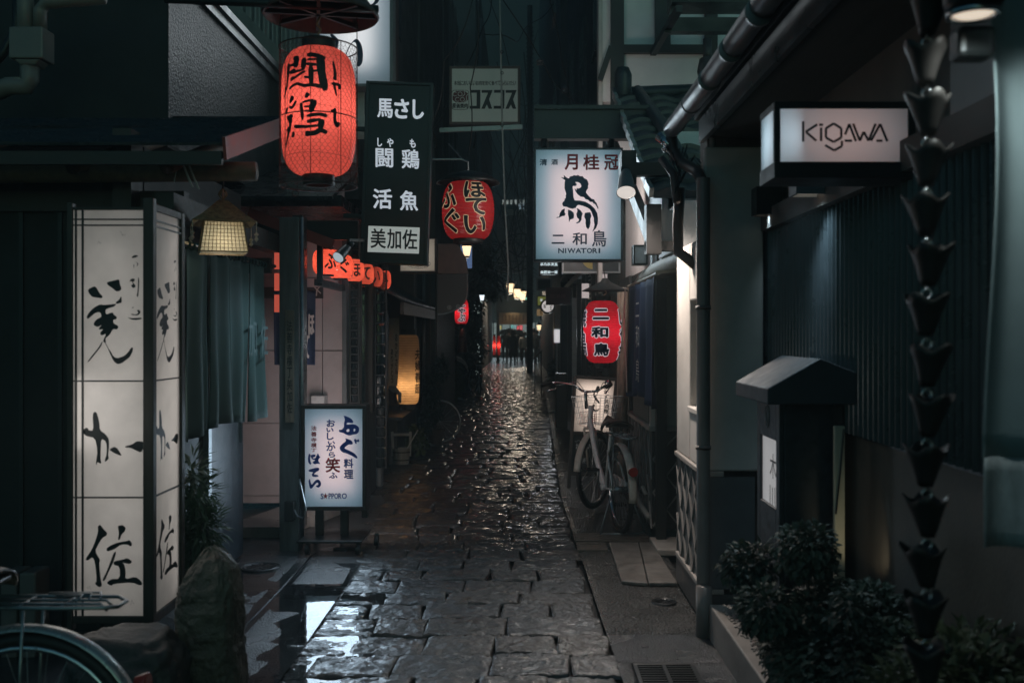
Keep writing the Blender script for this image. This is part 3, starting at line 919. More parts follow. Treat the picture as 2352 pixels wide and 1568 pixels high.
BIRD = [[(235, 312), (300, 325), (290, 265), (330, 310), (395, 345), (420, 295), (470, 290), (500, 268), (545, 280), (585, 266), (625, 292), (680, 290), (715, 335), (770, 360), (790, 405), (805, 455), (790, 490), (795, 540), (765, 575), (745, 625), (800, 695), (870, 765), (920, 775), (940, 820), (968, 845), (985, 890), (1010, 945), (1003, 970), (985, 930), (945, 868), (910, 855), (890, 820), (840, 822), (800, 780), (740, 765), (715, 722), (640, 712), (580, 665), (535, 600), (520, 545), (545, 580), (565, 585), (560, 540), (600, 550), (650, 522), (660, 495), (640, 440), (590, 408), (530, 405), (520, 420), (550, 440), (555, 475), (530, 490), (465, 488), (480, 600), (490, 730), (510, 795), (620, 800), (740, 825), (850, 890), (930, 965), (985, 1060), (1000, 1170), (995, 1280), (960, 1370), (890, 1445), (920, 1370), (935, 1300), (920, 1225), (920, 1160), (890, 1090), (870, 1030), (830, 970), (780, 940), (690, 905), (590, 880), (555, 910), (540, 945), (470, 965), (400, 950), (350, 925), (280, 915), (258, 870), (270, 830), (305, 800), (310, 760), (335, 740), (330, 690), (345, 660), (325, 600), (305, 540), (310, 400), (325, 375)],
        [(308, 965), (300, 1040), (322, 1080), (300, 1112), (250, 1120), (205, 1145), (140, 1158), (140, 1148), (195, 1135), (210, 1060), (245, 1000)],
        [(378, 985), (440, 1010), (490, 1050), (500, 1110), (490, 1170), (420, 1195), (400, 1240), (395, 1160), (380, 1090)],
        [(560, 958), (600, 975), (640, 1010), (680, 1070), (660, 1130), (655, 1200), (620, 1250), (570, 1272), (545, 1268), (600, 1230), (612, 1190), (570, 1150), (555, 1080), (580, 1010)],
        [(740, 1055), (790, 1048), (840, 1045), (865, 1120), (840, 1180), (845, 1260), (825, 1350), (795, 1392), (760, 1350), (745, 1270), (750, 1200), (720, 1140), (725, 1090)]]
for l in BIRD:
    blue.poly([zl(zr, l)])
    blue.line(zl(zr, l + l[:1]), .8, .5)
blue.build(mat('teal_ink', (.006, .040, .085), .5, var=.05, bump=0), t); red.build(INKR, t)

# --- geometric white sign on the right wall
KY = 3.2
a, b = P(1779, 408, KY), P(2104, 233, KY)
t = thing('geometric_logo_sign', 'white lit wall sign with thin geometric dark letters in a thick black case', 'sign', ((a[0] + b[0]) / 2, KY, a[2]))
mb = MB(); c0, c1 = P(1793, 371, KY), P(2087, 249, KY)
mb.box(a[0], b[0], KY, KY + .2, a[2], c0[2]); mb.box(a[0], b[0], KY, KY + .2, c1[2], b[2]); mb.box(c1[0], b[0], KY, KY + .2, c0[2], c1[2]); mb.box(a[0], c0[0], KY, KY + .02, c0[2], c1[2]); mb.box(c0[0], c1[0], KY + .19, KY + .2, c0[2], c1[2])
mb.build('case', mat('black_case', (.016, .018, .02), .5), t, bevel=.003)
mb = MB(); mb.quad((c0[0], KY + .008, c0[2]), (c1[0], KY + .008, c0[2]), (c1[0], KY + .008, c1[2]), (c0[0], KY + .008, c1[2])); mb.build('front_panel', WHITE, t)
mb = MB(); mb.quad((a[0] + .003, KY + .02, c0[2]), (a[0] + .003, KY + .19, c0[2]), (a[0] + .003, KY + .19, c1[2]), (a[0] + .003, KY + .02, c1[2])); mb.build('side_panel', WHITE, t)
cc = ((c0[0] + c1[0]) / 2, KY + .17, (c0[2] + c1[2]) / 2)
face_lamp(t, cc, .26, .05, 3.2, (1, .46, .32), 'tube_light'); face_lamp(t, cc, .4, .15, .70, (.36, .80, 1), 'tube_light')
o = lamp('AREA', (a[0] + .10, KY + .1, cc[2]), .12, (.6, .85, 1), t, .1, .1, name='tube_light'); o.rotation_euler = Vector((-1, 0, 0)).to_track_quat('-Z', 'Z').to_euler()
zk = zoomed(3000, 0, 1.425)
ik = Ink(on_plane(KY + .008))
for q in (((303, 692), (303, 808)), ((318, 752), (384, 710)), ((318, 752), (378, 803)), ((405, 728), (405, 805)), ((394, 712), (416, 712)),
          ((433, 732), (477, 705), (520, 732), (520, 785), (477, 810), (433, 785), (433, 730)), ((524, 803), (524, 834), (480, 858), (428, 828)),
          ((542, 768), (566, 708), (604, 806)), ((540, 803), (582, 803)), ((588, 706), (626, 803), (648, 752), (676, 803), (716, 706)), ((690, 803), (742, 708), (783, 806)), ((720, 803), (755, 803))):
    ik.line(zl(zk, q), 5.6)
ik.build(INK, t)

# --- dim overhead sign across the alley
CY_ = 11.5
def plain_board(name, label, cat, x0, y0, x1, y1, Y, d, rim, bm_, fm, group=None):
    a, b = P(x0, y1, Y), P(x1, y0, Y); k = rim * Y / F
    t = thing(name, label, cat, ((a[0] + b[0]) / 2, Y, a[2]), group=group)
    mb = MB(); mb.box(a[0] + k, b[0] - k, Y + .004, Y + d, a[2] + k, b[2] - k); mb.build('board', bm_, t)
    mb = MB(); mb.box(a[0], b[0], Y, Y + d, a[2], a[2] + k); mb.box(a[0], b[0], Y, Y + d, b[2] - k, b[2]); mb.box(a[0], a[0] + k, Y, Y + d, a[2] + k, b[2] - k); mb.box(b[0] - k, b[0], Y, Y + d, a[2] + k, b[2] - k)
    mb.build('frame', fm, t)
    return t
t = plain_board('overhead_board_sign', 'dim grey unlit sign with big black katakana across the alley', 'sign', 1032, 152, 1195, 286, CY_, .14, 6, mat('unlit_acrylic', (.62, .70, .67), .35, var=.06, scale=2, bump=.03), mat('rust_frame', (.07, .05, .045), .5))
zq = zoomed(1780, 250, 6.271)
ik, ir = Ink(on_plane(CY_ + .004)), Ink(on_plane(CY_ + .004))
a, b = zq(225, 465), zq(1785, 575)
ik.row('本当においしいお肉を安く食べてもらいたい', a[0], a[1], b[0], b[1], .18)
for dx in (0, 603):
    ik.line(zl(zq, [(628 + dx, 728), (888 + dx, 728)]), zq(72, 0)[0] - zq(0, 0)[0]); ik.line(zl(zq, [(842 + dx, 760), (838 + dx, 1100)]), zq(94, 0)[0] - zq(0, 0)[0]); ik.line(zl(zq, [(618 + dx, 1128), (882 + dx, 1128)]), zq(72, 0)[0] - zq(0, 0)[0])
    ik.poly([zl(zq, [(920 + dx, 696), (1195 + dx, 696), (1105 + dx, 930), (1185 + dx, 1165), (1098 + dx, 1165), (1050 + dx, 1060), (995 + dx, 1165), (912 + dx, 1165), (1078 + dx, 765), (920 + dx, 765)])], sm=0)
ik.line(zl(zq, [(168, 780), (190, 715), (240, 700), (540, 700), (585, 730), (597, 790), (597, 1110), (560, 1170), (500, 1182), (220, 1182), (170, 1150), (168, 780)]), 1.1)
for c, x in (('原', 185), ('価', 285), ('焼', 385), ('肉', 485)):
    q, r = zq(x, 1032), zq(x + 86, 1145); ik.ch(c, q[0], q[1], r[0], r[1], .35)
ir.poly([zl(zq, [(190, 720), (580, 720), (580, 1005), (190, 1005)])], sm=1)
iw = Ink(on_plane(CY_ + .003, .006))
for (x, y) in ((250, 795), (378, 795), (312, 930), (435, 930)):
    q = zq(x, y); r0 = 8.2 * .57
    pts = [(q[0] + r0 * math.cos(w) , q[1] + r0 * math.sin(w)) for w in [R(40) + R(280 if x in (250, 312) else 362) * i / 18 for i in range(19)]]
    iw.line(pts, 1.3)
iw.line(zl(zq, [(440, 855), (500, 800), (480, 720), (540, 650), (605, 632)]), 1.3); iw.line(zl(zq, [(480, 1000), (545, 950), (530, 860), (570, 800), (635, 785)]), 1.3)
ik.build(INK, t); ir.build(mat('maroon_ink', (.10, .02, .025), .5, bump=0), t); iw.build(MATS['unlit_acrylic'], t)
mb = MB(); mb.bar(P(1010, 300, CY_), P(1200, 292, CY_), .05); mb.build('support_bar', STEEL, t)
# ------------------------------------------------------------------ paper lanterns
def lantern_prof(Rm, H, neck, p=3.2, ribs=0, n=48, amp=.0018):
    out = []
    for i in range(n + 1):
        t = -1 + 2 * i / n
        r = neck + (Rm - neck) * max(0, 1 - abs(t) ** p) ** .5
        if ribs: r += amp * math.cos(math.pi * ribs * i / n * 2)
        out.append((r, t * H / 2))
    return out
def lantern(name, label, pxc, pyc, Y, Rpx, Hpx, neckpx, pm, energy, lcol, cap=1.0, group=None, p=3.2, ribs=24, cat='lantern', bulb=.05, capm=None, seg=40, n=96):
    c = P(pxc, pyc, Y); K = Y / F
    t = thing(name, label, cat, (c[0], c[1], c[2] - Hpx * K / 2), group=group)
    Rm, H, nk = Rpx * K, Hpx * K, neckpx * K
    mb = MB(); mb.lathe(c, lantern_prof(Rm, H, nk, p, ribs, n), seg); mb.build('paper_shade', pm, t, smooth=True)
    ch = cap * .035 * H / .4
    mb = MB(); mb.lathe((c[0], c[1], c[2] + H / 2 - .004), [(nk * .9, 0), (nk * 1.05, 0), (nk * 1.05, ch), (nk * .9, ch), (nk * .9, 0)], 24); mb.build('top_ring', capm or BLK, t, smooth='auto')
    mb = MB(); mb.lathe((c[0], c[1], c[2] - H / 2 + .004 - ch), [(nk * .85, 0), (nk, 0), (nk, ch), (nk * .85, ch), (nk * .85, 0)], 24); mb.build('bottom_ring', capm or BLK, t, smooth='auto')
    if energy: lamp('POINT', c, energy, lcol, t, bulb, name='bulb_light')
    prof = lantern_prof(Rm, H, nk, p, 0, 60)
    def fn(px, py, lay):
        a = (px - pxc) * K / Rm
        z = (pyc - py) * K
        tt = max(-1, min(1, z / (H / 2)))
        r = nk + (Rm - nk) * max(0, 1 - abs(tt) ** p) ** .5 + .0035 + lay * .0012
        return (c[0] + r * math.sin(a), c[1] - r * math.cos(a), c[2] + z)
    return t, fn, c, K

REDP = paper('red_lantern_paper', (.95, .15, .10), .10, fibre=9)
ORANGEP = paper('vermilion_lantern_paper', (1, .21, .14), .10, fibre=9)
CREAMP = paper('cream_lantern_paper', (.95, .72, .45), .08, fibre=8)

# caged gamecock lantern: its two big brushed characters and the small reading beside them
STROKES = [(34, 12, (160, 275), (165, 400), (155, 560), (80, 695)), (30, 26, (228, 215), (325, 215)), (46, 40, (300, 215), (290, 345)), (18, 20, (185, 312), (285, 298)), (22, 22, (185, 402), (295, 372)), (18, 16, (215, 415), (425, 375)),
    (36, 32, (408, 225), (405, 375)), (26, 34, (440, 190), (520, 182), (692, 228)), (15, 15, (450, 250), (592, 246)), (22, 18, (440, 310), (592, 322)), (60, 46, (622, 215), (632, 400), (682, 645)), (36, 30, (503, 330), (512, 592)), (14, 18, (228, 505), (330, 452), (432, 400)), (16, 14, (515, 402), (605, 392)), (18, 14, (418, 472), (502, 492)), (16, 26, (188, 608), (320, 545), (420, 592), (520, 572), (662, 605)), (34, 14, (215, 495), (300, 465)),
    (40, 18, (262, 705), (205, 790)), (24, 16, (312, 770), (248, 858)), (18, 16, (195, 828), (255, 862)), (44, 34, (128, 862), (165, 880)), (30, 36, (155, 985), (258, 948)), (36, 12, (215, 955), (215, 1060), (190, 1150), (98, 1328)), (26, 14, (140, 1135), (195, 1090)), (44, 34, (238, 1185), (285, 1198)),
    (34, 18, (478, 680), (435, 740)), (14, 16, (395, 795), (535, 765)), (26, 20, (378, 800), (402, 1015)), (44, 34, (552, 765), (500, 925)), (15, 15, (418, 850), (515, 850)), (15, 15, (428, 905), (505, 905)), (20, 24, (450, 968), (620, 940), (705, 965)), (28, 18, (455, 1042), (622, 1008)), (46, 36, (642, 1005), (618, 1135)), (24, 16, (275, 1090), (420, 1105), (605, 1088)), (34, 26, (430, 1192), (560, 1182), (622, 1138), (705, 1172)),
    (18, 26, (792, 255), (815, 430), (800, 495)), (18, 22, (758, 548), (870, 542), (868, 605)), (20, 12, (788, 520), (828, 695)), (22, 24, (806, 848), (800, 1010), (838, 1085), (862, 1020)), (16, 14, (748, 890), (825, 878))]
LY = 4.6
t, fn, c, K = lantern('caged_paper_lantern', 'big glowing red paper lantern inside a cylindrical wire cage', 732, 259, LY, 84, 288, 36, paper('glowing_red_paper', (1, .28, .22), .12, fibre=9), 2.25, (1, .53, .47), p=4.6, ribs=0, bulb=.06)
ik = Ink(fn)
zb4 = zoomed(1120, 200, 3.266); zs = .57421875 / 3.266
for w0, w1, *pts in STROKES:
    ik.brush(zl(zb4, pts), w0 * zs * 2.05, w1 * zs * 2.05)
ik.build(INK, t, cut=14)
mb = MB()
for py, k_ in ((262, 1), (366, 1), (312, 0)):
    pass
for q in range(6):
    a = -1.2 + q * .48
    pts = [fn(732 + a * 84, 121 + i * 276 / 20, .5) for i in range(21)]
    mb.tube(pts, .0009, 4)
for py in (262, 366):
    mb.tube([fn(732 + (-1.5 + i * 3 / 24) * 84, py + 3 * math.cos(i / 24 * math.pi * 2), .5) for i in range(25)], .0009, 4)
mb.build('tie_wire', mat('rusty_wire', (.10, .03, .02), .6), t)
mb = MB()
rc, zb_, zt_ = 88 * K, P(0, 428, LY)[2], P(0, 112, LY)[2]
ncol, nrow = 44, 40
hh = (zt_ - zb_) / nrow
def cp(i, z): 
    w = 2 * math.pi * i / ncol
    return (c[0] + rc * math.cos(w), c[1] + rc * math.sin(w), z)
for j in range(nrow):
    z = zb_ + j * hh
    for i in range(ncol):
        q = i + (.5 if j % 2 else 0)
        mb.tube([cp(q, z), cp(q, z + hh * .35)], .0007, 3, cap=False)
        mb.tube([cp(q, z + hh * .35), cp(q + .5, z + hh)], .0007, 3, cap=False)
        mb.tube([cp(q, z + hh * .35), cp(q - .5, z + hh)], .0007, 3, cap=False)
for z in (zb_, zt_, (zb_ + zt_) / 2 - .01):
    mb.tube([cp(i, z) for i in range(ncol + 1)], .003, 6)
for k_ in range(8):
    mb.tube([cp(k_ * ncol / 8, zb_), cp(k_ * ncol / 8, zt_)], .0018, 5)
for k_ in (17, 22, 27, 38):
    p = cp(k_, zb_ - .016); mb.torus(p, .014, .002, 14, 5)
for s_ in (-1, 1):
    mb.tube([(c[0] + s_ * rc, c[1], zt_), (c[0] + s_ * rc, c[1], zt_ + .17), (c[0] + s_ * rc * .9, c[1], zt_ + .19), (c[0], c[1], zt_ + .19)], .0025, 6)
mb.build('wire_cage', mat('cage_wire', (.06, .035, .03), .5, metal=.4), t)
mb = MB(); mb.tube([(c[0] + .008 * math.sin(i * 2.1), c[1] + .008 * math.cos(i * 1.7), zt_ + .01 + i * .02) for i in range(16)], .006, 6); mb.build('hanging_rope', mat('hemp_rope', (.3, .22, .15), .8), t)
hz = P(0, 30, LY)[2]
t = thing('lantern_hood', 'wide rusty round hood on a dark pole above the caged lantern', 'hood', (c[0], c[1], hz))
mb = MB(); mb.lathe((c[0] + .01, c[1], hz), [(.262, -.02), (.268, -.012), (.26, .0), (.22, .05), (.12, .10), (.02, .115), (.02, .10), (.12, .085), (.21, .035), (.25, -.012), (.262, -.02)], 40); mb.build('hood', mat('rusty_sheet', (.075, .042, .032), .5, var=.5, scale=9, bump=.3), t, smooth=True)
mb = MB()
for k_ in range(4):
    w = k_ * math.pi / 4 + .2
    mb.bar((c[0] - .24 * math.cos(w), c[1] - .24 * math.sin(w), hz - .004), (c[0] + .26 * math.cos(w), c[1] + .24 * math.sin(w), hz - .004), .016, .02)
mb.build('spoke', WOOD, t)
mb = MB(); mb.tube([P(380, -2, 4.5), P(620, 8, 4.45), P(740, 14, 4.5), P(868, 22, 4.6)], .02, 8); mb.build('pole', BLK, t, smooth=True)

# round hanging lantern with cream edged writing
HY = 8.5
t, fn, c, K = lantern('round_red_lantern', 'round red paper lantern with cream edged black writing under a dark metal cowl', 1075, 484, HY, 60, 130, 34, paper('deep_red_paper', (.60, .05, .055), .04, fibre=12), .8, (1, .66, .62), p=2.15, ribs=15)
cr, bk = Ink(fn), Ink(lambda x, y, l: fn(x, y, l + 2.5))
for ch_, x0, y0, x1, y1 in (('ほ', 1070, 424, 1120, 460), ('て', 1074, 462, 1122, 498), ('い', 1070, 503, 1124, 540), ('ふ', 1000, 428, 1050, 482), ('ぐ', 1012, 486, 1058, 538)):
    cr.ch(ch_, x0, y0, x1, y1, 3.2); bk.ch(ch_, x0, y0, x1, y1, 1.5)
CRL = glow('cream_lettering', (1, .74, .45), .26)
cr.build(CRL, t, 'letter_edge', cut=12); bk.build(INK, t, cut=12)
tk = t
mb = MB(); mb.lathe((c[0], c[1], P(0, 408, HY)[2]), [(.27, -.05), (.26, -.03), (.17, .02), (.06, .05), (.02, .055)], 32); mb.build('cowl', mat('dark_sheet', (.03, .03, .03), .4, metal=.5), t, smooth=True, thick=.004)
mb = MB(); mb.tube([(c[0], c[1], P(0, 395, HY)[2]), P(1075, 372, HY), P(1060, 366, HY), P(985, 366, HY)], .009, 8)
mb.tube([P(1062, 366, HY), P(1030, 330, HY)], .004, 6); mb.build('hanger', STEEL, t)

# red lantern with white edged writing, right
RY = 8.0
t, fn, c, K = lantern('tall_red_lantern', 'tall red paper lantern with white edged black writing under a black tin shade', 1383, 762, RY, 43, 142, 19, paper('crimson_paper', (.60, .022, .05), .05, fibre=14), 1.5, (1, .60, .55), p=3.4, ribs=26)
wh, bk = Ink(fn), Ink(lambda x, y, l: fn(x, y, l + 2.5))
z4 = zoomed(2230, 1050, 3.6455)
def q4(ch_, x0, y0, x1, y1):
    a, b = z4(x0, y0), z4(x1, y1)
    for i, bo in ((wh, 3.5), (bk, 1.4)): i.ch(ch_, a[0], a[1], b[0], b[1], bo)
q4('二', 500, 690, 718, 825); q4('和', 480, 945, 706, 1085); q4('鳥', 505, 1180, 725, 1345)
for ch_, y0, y1 in (('し', 712, 745), ('ゃ', 754, 782), ('も', 790, 825)):
    for i, bo in ((wh, 2.5), (bk, 1.1)): i.ch(ch_, 1427, y0, 1452, y1, bo)
for ch_, y0, y1 in (('焼', 712, 750), ('鳥', 762, 815)):
    for i, bo in ((wh, 2.5), (bk, 1.1)): i.ch(ch_, 1312, y0, 1337, y1, bo)
wh.build(glow('white_lettering', (1, .90, .98), .42), t, 'letter_edge', cut=10); bk.build(INKB, t, cut=10)
t = thing('tin_lamp_shade', 'black tin shade hung over the tall red lantern', 'shade', P(1390, 670, RY))
mb = MB(); q = P(1390, 668, RY); mb.lathe(q, [(.185, -.002), (.18, .004), (.09, .045), (.035, .075), (.022, .1), (.0, .1)], 24); mb.build('shade', BLK, t, smooth=True, thick=.003)
mb = MB(); mb.tube([P(1390, 640, RY), P(1386, 615, RY), P(1392, 606, RY)], .004, 6); mb.build('hook', IRON, t)
mb = MB(); mb.tube([(q[0] + .012 * math.sin(i), RY + .012 * math.cos(i), q[2] - i * .008) for i in range(8)], .006, 6); mb.build('cord', MATS['hemp_rope'], t)

# long cream lantern in the alcove, left
t, fn, c, K = lantern('long_cream_lantern', 'tall ribbed cream paper lantern glowing in the wooden alcove', 937, 848, 12.2, 26, 158, 18, CREAMP, .0, (1, .6, .3), p=7, ribs=27, capm=WOOD, n=162)
lamp('POINT', (c[0], c[1], c[2] - .2), 1.5, (1, .62, .33), t, .06, name='bulb_light')
mb = MB()
for i in range(28): mb.lathe((c[0], c[1], c[2] - .41 + i * .0304), [(.1385, -.0012), (.1405, 0), (.1385, .0012)], 30)
mb.build('bamboo_hoops', mat('bamboo_hoop', (.16, .09, .04), .6), t)
ik = Ink(fn); ik.col('夫婦善哉', 957, 800, 975, 905, .6); ik.build(INK, t, cut=8)

# red lantern further back, left
t, fn, c, K = lantern('small_red_lantern', 'red lantern with white edged writing half hidden behind the rounded dark sign', 1060, 715, 19.5, 16, 56, 9, paper('scarlet_paper', (.7, .03, .05), .05), 1.6, (1, .6, .55), p=3.5, ribs=14)
wh, bk = Ink(fn), Ink(lambda x, y, l: fn(x, y, l + 2))
for ch_, y0, y1 in (('し', 692, 706), ('ゃ', 709, 720), ('ぶ', 722, 738)):
    for i, bo in ((wh, 2.0), (bk, .7)): i.ch(ch_, 1053, y0, 1070, y1, bo)
wh.build(MATS['white_lettering'], t, 'letter_edge', cut=6); bk.build(INK, t, cut=6)

# row of orange lanterns under the beam
for i in range(6):
    Yr = 7.6 + i * .5
    X = -1.485 + i * .012
    px = CX + X * F / Yr; K = Yr / F
    t, fn, c, K = lantern('row_lantern', ('glowing vermilion lantern first in the row under the dark beam', 'second glowing vermilion lantern along the dark beam', 'third glowing vermilion lantern in the row along the beam', 'fourth glowing vermilion lantern in the row along the beam', 'fifth vermilion lantern in the row, next to last', 'last vermilion lantern in the row beside the small awning')[i],
                          px, CY - .545 / K, Yr, .105 / K, .19 / K, .055 / K, ORANGEP, .8, (1, .62, .46), p=3, ribs=15, group='row of lanterns under the beam', seg=28, n=60)
    ik = Ink(fn)
    ik.ch('ふぐほてい料'[i], px + 2, CY - .60 / K, px + 28 * .0033 / K, CY - .49 / K, .8); ik.build(INK, t, cut=10)

# woven basket lantern above the green curtain
BY = 5.0
t = thing('woven_basket_lantern', 'cream woven lamp with a pointed straw roof hanging over the green curtain', 'lantern', P(512, 583, BY))
q = P(512, 540, BY)
WEAVE = paper('woven_cane', (.9, .78, .52), .06, fibre=5)
rot = R(20)
def sq(hw, z): return [(q[0] + hw * 1.414 * math.cos(rot + R(45) + k * math.pi / 2), q[1] + hw * 1.414 * math.sin(rot + R(45) + k * math.pi / 2), z) for k in range(4)]
zt_, zb_ = P(0, 505, BY)[2], P(0, 581, BY)[2]
mb = MB(); tp_, bt_ = sq(.088, zt_), sq(.112, zb_)
for k_ in range(4): mb.quad(bt_[k_], bt_[(k_ + 1) % 4], tp_[(k_ + 1) % 4], tp_[k_])
mb.build('shade', WEAVE, t)
mb = MB()
for k_ in range(4):
    for i in range(13):
        u = i / 12
        a = Vector(bt_[k_]).lerp(Vector(bt_[(k_ + 1) % 4]), u); b = Vector(tp_[k_]).lerp(Vector(tp_[(k_ + 1) % 4]), u)
        d = (Vector(((a.x + b.x) / 2 - q[0], (a.y + b.y) / 2 - q[1], 0))).normalized() * .003
        mb.tube([a + d, b + d], .0017 if 0 < i < 12 else .004, 4)
    for i in range(10):
        v = i / 9
        a = Vector(bt_[k_]).lerp(Vector(tp_[k_]), v); b = Vector(bt_[(k_ + 1) % 4]).lerp(Vector(tp_[(k_ + 1) % 4]), v)
        mb.tube([a * 1.0, b], .0016 if 0 < i < 9 else .004, 4)
CANE = mat('split_cane', (.30, .22, .12), .6, var=.3)
mb.build('cane_weave', CANE, t)
mb = MB()
e_, m_, a_ = sq(.150, zt_ - .02), sq(.100, zt_ + .018), sq(.022, P(0, 462, BY)[2])
for k_ in range(4):
    k2 = (k_ + 1) % 4
    mb.quad(e_[k_], e_[k2], m_[k2], m_[k_]); mb.quad(m_[k_], m_[k2], a_[k2], a_[k_])
mb.quad(*a_)
mb.build('straw_roof', mat('straw', (.24, .19, .11), .8, var=.6, scale=45, bump=.8, bscale=140, bdist=.006), t, thick=.006)
mb = MB()
for k_ in range(5):
    w = k_ * 2.5; z = P(0, 445, BY)[2]
    mb.tube([(q[0] + .02 * math.cos(w) * math.sin(v * math.pi / 6 ) , q[1] + .02 * math.sin(w) * math.sin(v * math.pi / 6), z - .03 + v * .009) for v in range(7)], .004, 5)
mb.build('finial', CANE, t)
for k_ in range(4):
    mb = MB(); x, y, z = e_[k_]
    mb.tube([(x, y, z), (x, y, z - .05)], .002, 4); mb.lathe((x, y, z - .075), [(0, .025), (.012, .012), (.004, .002), (.011, -.012), (0, -.025)], 8); mb.build('tassel', mat('bone_bead', (.5, .45, .35), .6), t)
lamp('POINT', (q[0], q[1], zb_ + .035), .55, (1, .90, .76), t, .045, name='bulb_light')
mb = MB(); mb.tube([P(512, 440, BY), P(514, 395, BY)], .004, 5); mb.build('cord', IRON, t)
# ------------------------------------------------------------------ left side buildings
# front shop
t = thing('sooted_shop', 'black timber shop front behind the tall standing box sign, with a wet lapped metal roof', 'building', (-2.6, 5.6, 0))
mb = MB(); mb.box(-7, -1.99, 5.0, 5.2, 0, 2.42); mb.build('front_wall', mat('near_black_wall', (.010, .012, .012), .7, var=.3, bump=.3), t)
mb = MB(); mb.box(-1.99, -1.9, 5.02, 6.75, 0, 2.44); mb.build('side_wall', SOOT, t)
mb = MB(); mb.box(-7, -2.084, 5.87, 6.1, 2.6, 8); mb.build('front_upper_wall', mat('near_black_wall', (.010, .012, .012), .7, var=.3, bump=.3), t)  # front face gets a darker base than the alley-side wall
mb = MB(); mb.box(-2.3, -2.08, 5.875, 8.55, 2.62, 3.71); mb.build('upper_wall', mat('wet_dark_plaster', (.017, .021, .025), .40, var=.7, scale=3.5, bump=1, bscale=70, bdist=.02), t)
mb = MB(); mb.bar((-2.07, 5.85, 3.72), (-2.07, 8.6, 3.72), .1, .05); mb.bar((-2.06, 5.85, 3.66), (-2.06, 8.6, 3.66), .02, .06); mb.build('flashing', GST, t)
ze, zr = 2.337, 2.77
RIB = mat('ribbed_metal_roof', (.022, .025, .027), .28, metal=.3, var=.3, bump=.15)
mb = MB()
def roof(u, v):
    x = -7 + 5.66 * u; y = 4.5 + 1.45 * v
    return (x, y, ze + .30 * (y - 4.5) + .022 * (1 - (v * 9) % 1) + .004 * noise.noise((x * 2, y * 3, 0)))
mb.grid(roof, 60, 72); rf = mb.build('roof', RIB, t, thick=.012)
mb = MB(); mb.bar((-1.335, 4.48, ze - .005), (-1.335, 5.95, ze + .43), .014, .10); mb.build('barge_board', mat('red_lit_board', (.30, .06, .045), .45, var=.3), t)  # red lantern light on the roof edge put into the board colour
mb = MB(); mb.bar((-7, 4.50, ze - .045), (-1.35, 4.50, ze - .045), .03, .06); mb.build('fascia', WOODH, t)
for x in (-2.95, -2.05, -1.62):
    mb = MB(); mb.tube([(x, 4.55, ze - .075), (x, 5.9, ze + .33)], .035, 12); mb.build('rafter_log', mat('weathered_log', (.12, .085, .055), .6, var=.35, stretch=(6, .6, 6)), t, smooth='auto')
mb = MB(); mb.tube([(-3.4, 4.72, 2.25), (P(588, 376, 4.72)[0], 4.72, 2.268)], .046, 16); mb.build('purlin_log', MATS['weathered_log'], t, smooth='auto')
mb = MB(); mb.bar((-1.72, 4.8, 2.12), (-1.72, 6.9, 2.12), .09, .12); mb.bar((-2.8, 5.0, 2.16), (-1.68, 5.0, 2.16), .08, .10); mb.build('beam', WOODH, t)
mb = MB(); mb.box(-1.99, -1.90, 4.85, 5.0, 0, 2.5); mb.build('corner_post', WOOD, t)
mb = MB(); mb.box(-1.895, -1.87, 6.0, 6.7, 0.02, 1.95); mb.build('door_panel', mat('blue_grey_panel', (.022, .030, .038), .42, var=.4, scale=12, bump=.7, bscale=120), t, bevel=.004)
mb = MB(); mb.box(-1.895, -1.86, 5.93, 5.985, 0.02, 2.0); mb.build('door_frame', STEEL, t)
mb = MB(); mb.box(-1.868, -1.85, 6.6, 6.62, .78, .98); mb.build('door_handle', CHROME, t)
mb = MB()
for i in range(26): mb.box(-7 + i * .195, -7 + i * .195 + .02, 4.985, 4.998, 0, 2.4)
mb.build('cladding_battens', BLK, t)
mb = MB()
for dx, dz, w in ((0, 0, .03), (.03, -.01, .02)):
    a = P(415, 365, 4.6); mb.bar((a[0] + dx, a[1], a[2] + dz), (a[0] + dx + .055, a[1], a[2] + dz - .13), w * .5, .006)
mb.tube([P(402, 362, 4.6), P(398, 385, 4.6), P(405, 392, 4.6), P(400, 420, 4.6)], .002, 4)
mb.build('paper_strips', mat('grey_paper', (.3, .3, .28), .7), t)

# drain pipe upper left
t = thing('beige_drain_pipe', 'beige plastic drain pipe with a rain hopper on the dark wall', 'pipe', P(70, 160, 5.3))
PVC = mat('beige_pvc', (.17, .155, .14), .4, var=.1, bump=.03)
mb = MB(); Yp = 5.3; K = Yp / F
mb.tube([P(58, -60, Yp), P(58, 75, Yp)], .042, 14); mb.tube([P(92, 70, Yp), P(92, 25, Yp), P(108, 5, Yp), P(240, -5, Yp)], .036, 14); mb.build('upper_pipe', PVC, t, smooth='auto')
mb = MB(); a = P(35, 142, Yp); b = P(112, 70, Yp); mb.box(a[0], b[0], Yp - .07, Yp + .07, a[2], b[2]); mb.prism([(a[0] + .02, Yp - .06, a[2] - .001), (b[0] - .02, Yp - .06, a[2] - .001), (b[0] - .05, Yp - .05, a[2] - .03), (a[0] + .05, Yp - .05, a[2] - .03)], (0, .11, 0)); mb.build('hopper', PVC, t, bevel=.008)
mb = MB(); mb.tube([P(68, 145, Yp), P(68, 185, Yp), P(62, 197, Yp), P(20, 198, Yp), P(-30, 222, Yp)], .048, 14); mb.build('elbow_pipe', PVC, t, smooth=True)
mb = MB(); mb.tube([P(-30, 170, Yp + .1), P(10, 120, Yp + .1), P(38, 60, Yp + .1), P(36, -40, Yp + .1)], .022, 8); mb.build('cable', IRON, t, smooth=True)

